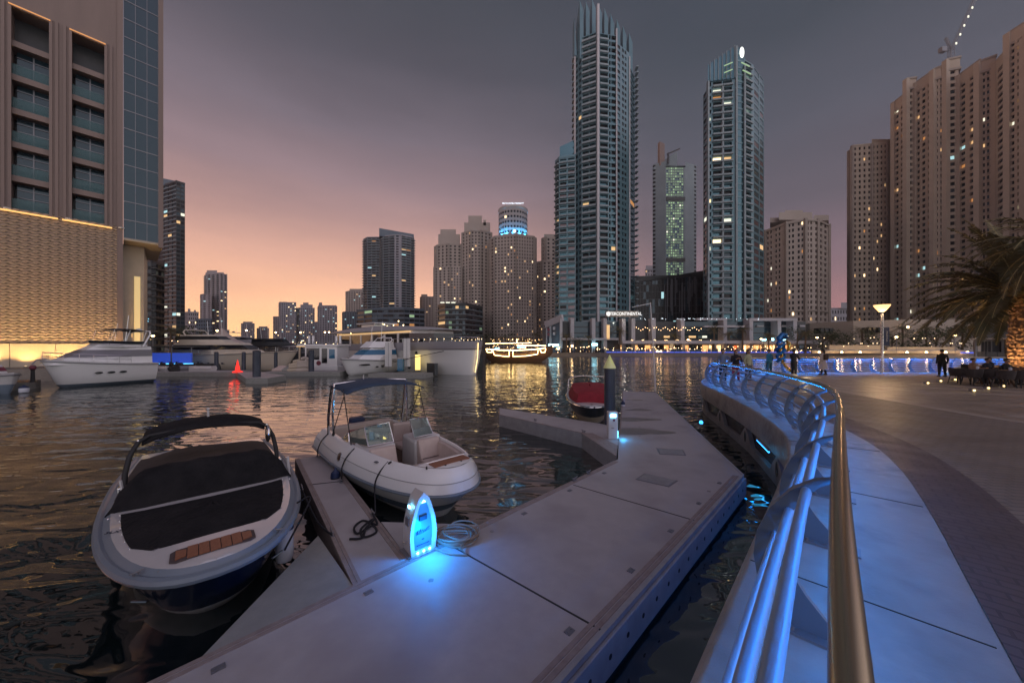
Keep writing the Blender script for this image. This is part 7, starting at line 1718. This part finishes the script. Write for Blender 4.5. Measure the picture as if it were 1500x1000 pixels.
for px, py in ((838,507),(963,518.5),(968,518.5),(818,511)):
    q = V2(px, 121.5); o = thing('quay_lamp', {838:'warm globe lamp near the left end of the far quay',963:'left one of two warm globes at the water near the mast',968:'right one of two warm globes at the water near the mast',818:'warm globe lamp beside the dhow on the far quay'}[px], 'globe lamp', (q.x, q.y, 1.3), 0, 'globe lamps on the far quay')
    MB().tube([(0,0,0),(0,0,max(.4,ZP(py,121.5)-1.3))], .05, 6).build('post', M['metalgrey'], o); MB().ball((0,0,max(.5,ZP(py,121.5)-1.2)), .35, 8).build('globe', lampg, o)
for i in range(9):
    px = 1170+i*31+R.uniform(-4,4); q = V2(px, 110); o = thing('edge_spot', 'small warm light at the water edge of the right shore', 'edge light', (q.x, q.y, 1.3), 0, 'lights at water edge')
    MB().lathe([(.25,0),(.3,.25)], n=8).build('housing', M['darkw'], o); MB().ball((0,-.1,.4), .28, 8).build('lens', lampg, o)
labs = ['first from the left','second from the left','third','fourth','fifth','sixth','seventh','second from the right','first from the right']
for o, l in zip([o for o in COL.objects if o.name.startswith('edge_spot')], labs): o['label'] = f'small warm light at the right shore water edge, {l}'

# ================================================================ NEAR LAMP, DECK LIGHTS
q = V2(1292, 24.4); t = thing('lamp_post', 'tall steel lamp post with bright upturned bowl on the promenade', 'lamp post', (q.x, q.y, zp))
MB().lathe([(.16,0),(.16,.03),(.085,.06),(.085,4.5),(.05,4.55)], n=16).build('pole', M['steel'], t, smooth=True)
MB().lathe([(.13,4.42),(.20,4.48),(.42,4.82),(.44,4.90)], n=20).build('bowl', emit('lamp_bowl', (1,.56,.22), 2.0), t, smooth=True)
MB().lathe([(.45,4.90),(.30,4.93),(.05,4.95)], n=20).build('lid', M['metalgrey'], t, smooth=True)
MB().tube([(-.18,0,3.35),(.45,0,3.35)], .02, 6).build('banner_arm', M['steel'], t)
MB().box(.12,-.01,2.0,.52,.01,3.3).build('banner', M['navyrub'], t); 
text('MARINA', .2, (.32,-.025,2.65), (PI/2,PI/2,0), M['white'], t)
point('lamp_post_light', (q.x, q.y, zp+4.35), 620, (1,.62,.30), .3)
gl = emit('ground_light', (1,.72,.25), 7)
for i, (px, py) in enumerate(((1357,562),(1376,559),(1397,557),(1424,573),(1445,569.5),(1468,566.5))):
    p = G(px, py, zp); t = thing('step_light', f'small glowing step light on the promenade, {["front left of the near row","middle of the left row","end of the left row","front of the right row, brightest","middle of the right row","end of the right row"][i]}', 'step light', p, 0, 'step lights on the terrace')
    MB().box(-.09,-.06,0,.09,.06,.10).build('housing', M['metalgrey'], t, bevel=.01); MB().box(-.035,-.085,.03,.035,-.062,.075).build('lens', gl, t)
    spot('step_spot', (p.x-.10, p.y-.03, zp+.16), (p.x-1.2, p.y-.15, zp), 9, (1,.68,.25), 60, .02, .6)
# long low terrace steps
for i in range(3):
    p0, p1 = G(1310+i*22, 566-i*3, zp), G(1500, 583-i*4.5, zp)
    o = MB().prism([(p0.x,p0.y),(p1.x+6,p1.y-.6),(p1.x+6,p1.y+.0),(p0.x,p0.y+.35)][::1], zp-.02, zp+.010, 0).build('terrace_step_pavement', pv_line); struct(o)

# ================================================================ SCULPTURE
q = V2(1147, 22.5); t = thing('sculpture', 'twisted blue and gold painted sculpture standing on the promenade', 'sculpture', (q.x, q.y, zp))
mb = MB(); P = []; n = 40
for i in range(n+1):
    u = i/n; z = .05+2.35*u; x = .95-1.35*math.sin(u*PI*.55)+.12*math.sin(u*9); P.append((x*.75+.05, .12*math.sin(u*7), z*.78))
mb.tube(P, [.20-.07*abs(math.cos(i/n*8)) for i in range(n+1)], 10, flat=.5); mb.build('gold_tail', M['gold'], t, smooth=True)
mb = MB()
for k in range(2):
    P = [(-.15+.22*math.cos(i*.42+k*PI)*(1-.3*i/26), .22*math.sin(i*.42+k*PI), .95+i*.058) for i in range(27)]; mb.tube(P, [.13-.002*i for i in range(27)], 8, flat=.7)
mb.build('blue_body', M['cobalt'], t, smooth=True)
mb = MB(); mb.tube([(.05+.35*math.cos(a), .0, 1.95+.42*math.sin(a)) for a in [-1.2+.16*i for i in range(16)]], [.05+.11*math.sin(PI*i/15) for i in range(16)], 10, flat=.5); mb.build('gold_fin', M['gold'], t, smooth=True)
mb = MB(); mb.tube([(-.15,0,2.2),(-.25,0,2.5),(-.05,0,2.72),(.2,0,2.7),(.3,.0,2.5)], [.16,.17,.15,.11,.06], 10); mb.build('blue_head', M['cobalt'], t, smooth=True)
MB().lathe([(.75,0),(.75,.12),(.6,.16)], n=20).build('base', M['ledge'], t, smooth=True)
point('sculpture_light', (q.x+.6, q.y-1.0, zp+.4), 22, (1,.75,.4), .1)
point('sculpture_light', (q.x-.9, q.y-.6, zp+1.9), 8, (.2,.5,1), .1)

# ================================================================ PEOPLE
SK = mat('skin', (.36,.20,.13), .55); HA = mat('hair', (.02,.015,.012), .6)
CL = {}
def cl(c):
    if c not in CL: CL[c] = mat('cloth_%d' % len(CL), c, .85)
    return CL[c]
def person(loc, rz, label, top, bottom, hair=HA, pose='stand', dress=False, h=1.7, bag=None, long=False):
    t = thing('person', label, 'person', loc, rz, 'people on the promenade'); k = h/1.72; t.scale = (k,)*3
    if pose == 'sit':
        hip = Vector((0,0,.50)); knees = [Vector((s*.12,.42,.50)) for s in (-1,1)]; feet = [Vector((s*.12,.46,.06)) for s in (-1,1)]; zt_ = .0; base = .50-.93
        hands = [Vector((s*.16,.38,.78)) for s in (-1,1)]; elb = [Vector((s*.26,.10,.72)) for s in (-1,1)]
    else:
        base = 0; knees = [Vector((-.10,.03,.50)), Vector((.11,-.02,.50))]; feet = [Vector((-.12,.03,.07)), Vector((.13,-.05,.07))]
        if pose == 'walk': knees = [Vector((-.10,.14,.51)), Vector((.10,-.05,.50))]; feet = [Vector((-.10,.26,.08)), Vector((.10,-.30,.12))]
        hands = [Vector((s*.235,.07,.80)) for s in (-1,1)]; elb = [Vector((s*.245,-.04,1.10)) for s in (-1,1)]
        if pose == 'phone': hands = [Vector((s*.07,.34,1.24)) for s in (-1,1)]; elb = [Vector((s*.25,.10,1.12)) for s in (-1,1)]
        if pose == 'hip': hands[0] = Vector((-.18,.08,1.0)); elb[0] = Vector((-.40,-.05,1.15))
    o = lambda z: z+base
    hipz = o(.93); sh = o(1.42); body = MB()
    body.loft([[(w*math.cos(a), d*math.sin(a)+yy, z) for a in [2*PI*i/12 for i in range(12)]] for w, d, yy, z in ((.13,.09,0,hipz-.06),(.165,.11,0,hipz+.02),(.135,.09,0,o(1.10)),(.17,.11,0,o(1.28)),(.18,.10,0,o(1.38)),(.10,.07,0,o(1.45)),(.055,.055,.01,o(1.48)),(.05,.055,.02,o(1.54)))], 0, cap=True)
    body.ball((0,.03,o(1.63)), (.078,.10,.115), 12); body.ball((0,.135,o(1.615)), (.013,.02,.022), 6); body.ball((-.079,.02,o(1.62)), (.012,.022,.03), 6); body.ball((.079,.02,o(1.62)), (.012,.022,.03), 6); body.ball((0,.115,o(1.57)), (.03,.016,.012), 6)
    for i, s in enumerate((-1,1)):
        body.tube([(s*.09,0,hipz), knees[i], feet[i]+Vector((0,-.01,.03))], [.085,.058,.038], 8)
        body.tube([feet[i]+Vector((0,-.06,-.02)), feet[i]+Vector((0,.05,-.03)), feet[i]+Vector((0,.15,-.045))], [.04,.042,.028], 8)
        S_ = Vector((s*.185,0,o(1.39))); body.tube([S_, elb[i], hands[i]], [.052,.040,.027], 8)
        d = (hands[i]-elb[i]).normalized(); sd = d.cross(Vector((0,1,0))); sd = sd.normalized() if sd.length > .1 else Vector((1,0,0))
        body.tube([hands[i]-d*.01, hands[i]+d*.05, hands[i]+d*.085], [.026,.036,.03], 8, flat=.5)
        for f in range(4): b0_ = hands[i]+d*.085+sd*(f-1.5)*.017; body.tube([b0_, b0_+d*.04, b0_+d*(.07+.008*(1.5-abs(f-1.5)))+Vector((0,.012,0))], [.0105,.010,.008], 5)
        body.tube([hands[i]+d*.03-sd*.03*s, hands[i]+d*.06-sd*.055*s, hands[i]+d*.085-sd*.058*s], [.012,.011,.009], 5)
    b = body.build('body', SK, t, smooth=True); rm = b.modifiers.new('r', 'REMESH'); rm.mode = 'VOXEL'; rm.voxel_size = .0115; rm.use_smooth_shade = True
    sm = b.modifiers.new('s', 'SMOOTH'); sm.iterations = 2; sm.factor = .4
    g = .014; c = MB()
    c.loft([[((w+g)*math.cos(a), (d+g)*math.sin(a), z) for a in [2*PI*i/14 for i in range(14)]] for w, d, z in ((.17,.115,hipz-.07),(.168,.112,hipz+.02),(.14,.095,o(1.10)),(.172,.112,o(1.28)),(.182,.10,o(1.38)),(.12,.08,o(1.445)),(.062,.06,o(1.485)))], 0)
    for i, s in enumerate((-1,1)):
        S_ = Vector((s*.175,0,o(1.40))); e2 = elb[i].lerp(hands[i], .85); c.tube([S_, S_.lerp(elb[i],.5), elb[i], e2], [.068,.064,.055,.042], 8)
    if dress:
        c.loft([[(w*math.cos(a)*(1+.05*math.sin(5*a)), d*math.sin(a), z) for a in [2*PI*i/20 for i in range(20)]] for w, d, z in ((.19,.13,hipz+.04),(.24,.18,hipz-.2),(.30,.24,.42),(.31,.25,.36))], 0)
    c.build('dress' if dress else 'jacket' if long else 'shirt', cl(top), t, smooth=True)
    if not (dress and pose == 'sit'):
        tr_ = MB()
        for i, s in enumerate((-1,1)): tr_.tube([(s*.085,0,hipz+.02), (Vector((s*.09,0,hipz))+knees[i])/2, knees[i], (knees[i]+feet[i])/2, feet[i]+Vector((0,-.01,.03))], [.11,.10,.075,.062,.055], 10)
        tr_.build('trousers', cl(bottom), t, smooth=True)
    sh_ = MB(); [sh_.tube([f+Vector((0,-.07,-.025)), f+Vector((0,.05,-.03)), f+Vector((0,.17,-.045))], [.046,.047,.033], 8) for f in feet]; sh_.build('shoes', M['black'], t, smooth=True)
    hm = MB(); hm.ball((0,.008,o(1.665)), (.088,.105,.10), 12)
    if long or dress: hm.ball((0,-.07,o(1.56)), (.08,.05,.15), 10)
    hm.build('hair', hair, t, smooth=True)
    if bag: o_ = MB().cbox((0,-.17,o(1.22)), (.30,.16,.40)); o_ = o_.build('backpack_straps' if 0 else 'backpack', cl(bag), t, bevel=.05)
    return t
pz = lambda px, Y: (X(px,Y), Y, zp)
PPL = [(1059,19.5,2.6,'person in a grey shirt and dark trousers at the tip railing',(.16,.19,.24),(.01,.012,.02),'hip',{}),
 (1078,19.0,2.9,'person in a black jacket leaning toward the railing tip',(.012,.008,.012),(.25,.02,.03),'phone',dict(long=True)),
 (1096,19.5,3.4,'person with reddish hair in a pale green top near the railing tip',(.34,.34,.22),(.10,.08,.08),'stand',dict(long=True)),
 (1127,23.0,.3,'person in a teal shirt standing left of the sculpture',(.02,.13,.18),(.02,.08,.10),'stand',{}),
 (1163,22.3,-1.3,'person in dark clothes standing right of the sculpture holding a phone',(.012,.012,.018),(.01,.01,.015),'phone',{}),
 (1206,23.3,.2,'person in a pale dress with a dark backpack walking away',(.40,.34,.32),(.02,.02,.02),'stand',dict(bag=(.05,.03,.02), dress=True)),
 (1380,21.9,-.4,'person in black standing before the far blue railing',(.01,.01,.01),(.008,.008,.01),'stand',{})]
for px, Y, rz, lb, a_, b_, ps, kw in PPL:
    h_ = 1.72; person(pz(px, Y), rz, lb, a_, b_, pose=ps, h=h_, **kw)

# ================================================================ CAFE + NEAR PALM
def table(loc, rz, label, L_=1.8, W_=.9):
    t = thing('dining_table', label, 'table', loc, rz, 'cafe tables'); MB().box(-L_/2,-W_/2,.71,L_/2,W_/2,.75).build('tabletop', M['wood'], t, bevel=.01)
    for x in (-1,1):
        for y in (-1,1): MB().bar((x*(L_/2-.45),y*(W_/2-.05),0), (x*(L_/2-.08),y*(W_/2-.1),.71), .05).build('leg', M['wood'], t)
        MB().bar((x*(L_/2-.25),-W_/2+.1,.36),(x*(L_/2-.25),W_/2-.1,.36),.04).build('crossbar', M['wood'], t)
def chairm(name, loc, rz, label, m):
    t = thing(name, label, 'chair', loc, rz, 'cafe chairs')
    MB().lathe([(.0001,.40),(.30,.40),(.30,.46),(.0001,.47)], n=14).build('seat', M[m], t)
    mb = MB(); A_ = [PI*1.0+PI*i/12 for i in range(13)]; mb.loft([[(r_*math.cos(a), r_*math.sin(a), z) for a in A_] for r_, z in ((.30,.42),(.34,.62),(.36,.82),(.33,.82),(.29,.46))], 0, open_=True); mb.build('backrest', M[m], t)
    for x, y in ((-.2,-.2),(.2,-.2),(-.2,.2),(.2,.2)): MB().tube([(x,y,.42),(x*1.3,y*1.3,0)], .018, 6).build('leg', M['black'], t)
cz = [(1436,17.6,.05,'cafe table nearest the standing man'),(1483,16.6,0,'cafe table in front of the palm trunk'),(1465,20.5,0,'cafe table behind the two front tables')]
for px, Y, rz, lb in cz: table(pz(px,Y), rz, lb)
ch_spots = [(1405,17.6,-1.57,'chair at the left end of the front left table'),(1424,16.9,0,'front chair with its back to us at the left table'),(1444,16.9,0,'second front chair at the left table'),(1425,18.4,PI,'rear chair at the left table, left'),(1446,18.4,PI,'rear chair at the left table, right'),(1470,15.9,0,'chair before the right front table, left'),(1492,15.9,0,'chair before the right front table, right'),(1474,17.6,PI,'rear chair at the right table'),(1497,17.5,PI,'rear chair at the frame edge'),(1450,19.8,0,'chair before the back table, left'),(1478,19.8,0,'chair before the back table, right'),(1412,21.3,1.0,'lone chair behind the left table')]
for px, Y, rz, lb in ch_spots: chairm('dining_chair', pz(px,Y), rz, lb, 'canvas2')
seat = lambda px, Y: (X(px,Y), Y, zp)
for px, Y, rz, lb, a_ in ((1425,18.4,PI,'person seated in brown shirt at the rear of the left cafe table',(.20,.11,.07)),(1446,18.4,PI,'person seated in dark shirt at the rear right of the left cafe table',(.02,.02,.03)),(1474,17.6,PI,'person seated in black at the right cafe table',(.012,.012,.012)),(1450,19.8,.0,'person seated with back turned at the rear cafe table',(.03,.03,.04)),(1478,19.8,.3,'person seated in pale shirt at the rear cafe table by the palm',(.25,.2,.17))):
    person(seat(px,Y), rz, lb, a_, (.015,.015,.02), pose='sit')
for px, Y, lb in ((1432,17.6,'small glass lantern on the front left cafe table'),(1480,16.6,'small candle lantern on the right front cafe table')):
    p = pz(px,Y); t = thing('lantern', lb, 'lantern', (p[0],p[1],zp+.75), 0, 'table lanterns'); MB().lathe([(.05,0),(.055,.12),(.04,.15)], n=10).build('glass', M['fender'], t); MB().lathe([(.02,.15),(.001,.2)], n=6).build('lid', M['metalgrey'], t)
# cafe canopy on the right edge with umbrellas
q = V2(1490, 34); t = thing('cafe_pavilion', 'white flat canopy of the cafe behind the near palm', 'pavilion', (q.x, q.y, zp))
MB().box(-2.2,-2,2.65,9,2,2.8).build('roof', M['white'], t); [MB().bar((x,y,0),(x,y,2.65),.14).build('post', M['metalgrey'], t) for x in (-2,3,8) for y in (-1.8,1.6)]
MB().box(1.2,1.5,0,9,1.7,2.64).build('rear_wall', M['darkw'], t)
MB().box(-2.2,-2.05,2.35,9,-2.0,2.64).build('valance', M['fascia'], t)
# white balconied block behind cafe (right edge)
T = simple('apartment_block', 'low white block with glazed balconies behind the near palm', [(1437,70),(1452,66),(1505,60),(1600,52)], 14, ZP(438,64), 3, [M['slab']], cat='apartment block', cols=3, wf=.8, hf=.62, dep=1.0, kinds=('dark','blue'), lit=.05, litk=('warm',), bal=True, bp=.7, bh=.3, sill=.25)
T.done(100)
# near palm
q = V2(1494, 19.0); rr = random.Random(77); hP = 4.75
t = thing('palm_tree', 'large date palm with warm lit scaly trunk beside the cafe tables', 'palm tree', (q.x, q.y, zp), 0); 
mb = MB(); nr = 46; rings = []
for i in range(nr+1):
    u = i/nr; r = (.42-.12*u+.16*max(0,u-.86)/.14)*(1+.10*(i % 2)); tw = i*.35
    rings.append([(r*(1+.10*math.cos(5*a+tw))*math.cos(a), r*(1+.10*math.cos(5*a+tw))*math.sin(a), hP*u) for a in [2*PI*j/20 for j in range(20)]])
mb.loft(rings, 0, cap=True)
for i in range(420):
    u = rr.random()**.8; a = rr.random()*2*PI; r = (.44-.11*u+.16*max(0,u-.86)/.14); c = Vector((r*math.cos(a), r*math.sin(a), hP*u)); n_ = Vector((math.cos(a), math.sin(a), .6)).normalized(); s_ = Vector((-math.sin(a), math.cos(a), 0))*.055
    mb.add([c-s_, c+s_, c+s_*.6+n_*.10+Vector((0,0,.04)), c-s_*.6+n_*.10+Vector((0,0,.04)), c+Vector((0,0,.08))-s_*.5, c+Vector((0,0,.08))+s_*.5], [(0,1,2,3),(3,2,5,4)])
mb.build('trunk', M['palmbark'], t)
for i in range(92):
    az = i*2.39996+rr.uniform(-.2,.2); el0 = rr.uniform(.05,1.4) if i > 26 else rr.uniform(-.4,.3); L_ = rr.uniform(3.9,5.0)
    lf, rb = MB(), MB(); frond(lf, (.12*math.cos(az), .12*math.sin(az), hP+.05+.15*max(0,el0)), az, el0, L_, rr, rr.uniform(.9,1.5), .70, 60, rb)
    f_ = lf.build('frond', M['palmleaf'], t); rb.build('rib', M['petiole'], f_)
for dx, dy in ((-.9,-.9),(.5,-1.2),(-1.2,.3)): spot('palm_uplight', (q.x+dx, q.y+dy, zp+.15), (q.x+.05*dx, q.y, zp+4.8), 300, (1,.55,.24), 84, .05, .8)
# second nearer palm crown entering from the right edge
q = V2(1545, 15.5); t = thing('palm_tree', 'palm mostly outside the frame with dark fronds hanging in at the upper right', 'palm tree', (q.x, q.y, zp), 0)
hP2 = 6.6; MB().tube([(0,0,0),(.05,0,hP2*.5),(0,0,hP2)], [.3,.24,.28], 14).build('trunk', M['palmbark'], t, smooth=True)
for i in range(34):
    az = i*2.39996; lf, rb = MB(), MB(); frond(lf, (0,0,hP2), az, rr.uniform(-.6,1.2), rr.uniform(2.6,3.2), rr, rr.uniform(1.2,1.9), .55, 40, rb)
    f_ = lf.build('frond', M['palmleaf'], t); rb.build('rib', M['petiole'], f_)

# ================================================================ HAZE
hz = MB().box(-1300,-50,-1.9,1300,1100,240).build('haze', None)
hz.data.materials.clear(); hm = bpy.data.materials.new('dusk_haze'); hm.use_nodes = True; nt = hm.node_tree; nt.nodes.clear()
ou = nt.nodes.new('ShaderNodeOutputMaterial'); pv = nt.nodes.new('ShaderNodeVolumePrincipled'); pv.inputs['Density'].default_value = .00022; pv.inputs['Color'].default_value = (.85,.80,.82,1); pv.inputs['Anisotropy'].default_value = .3
nt.links.new(pv.outputs[0], ou.inputs['Volume']); hz.data.materials.append(hm); tag(hz, 'thin dusk haze over the harbour', 'haze', kind='stuff')
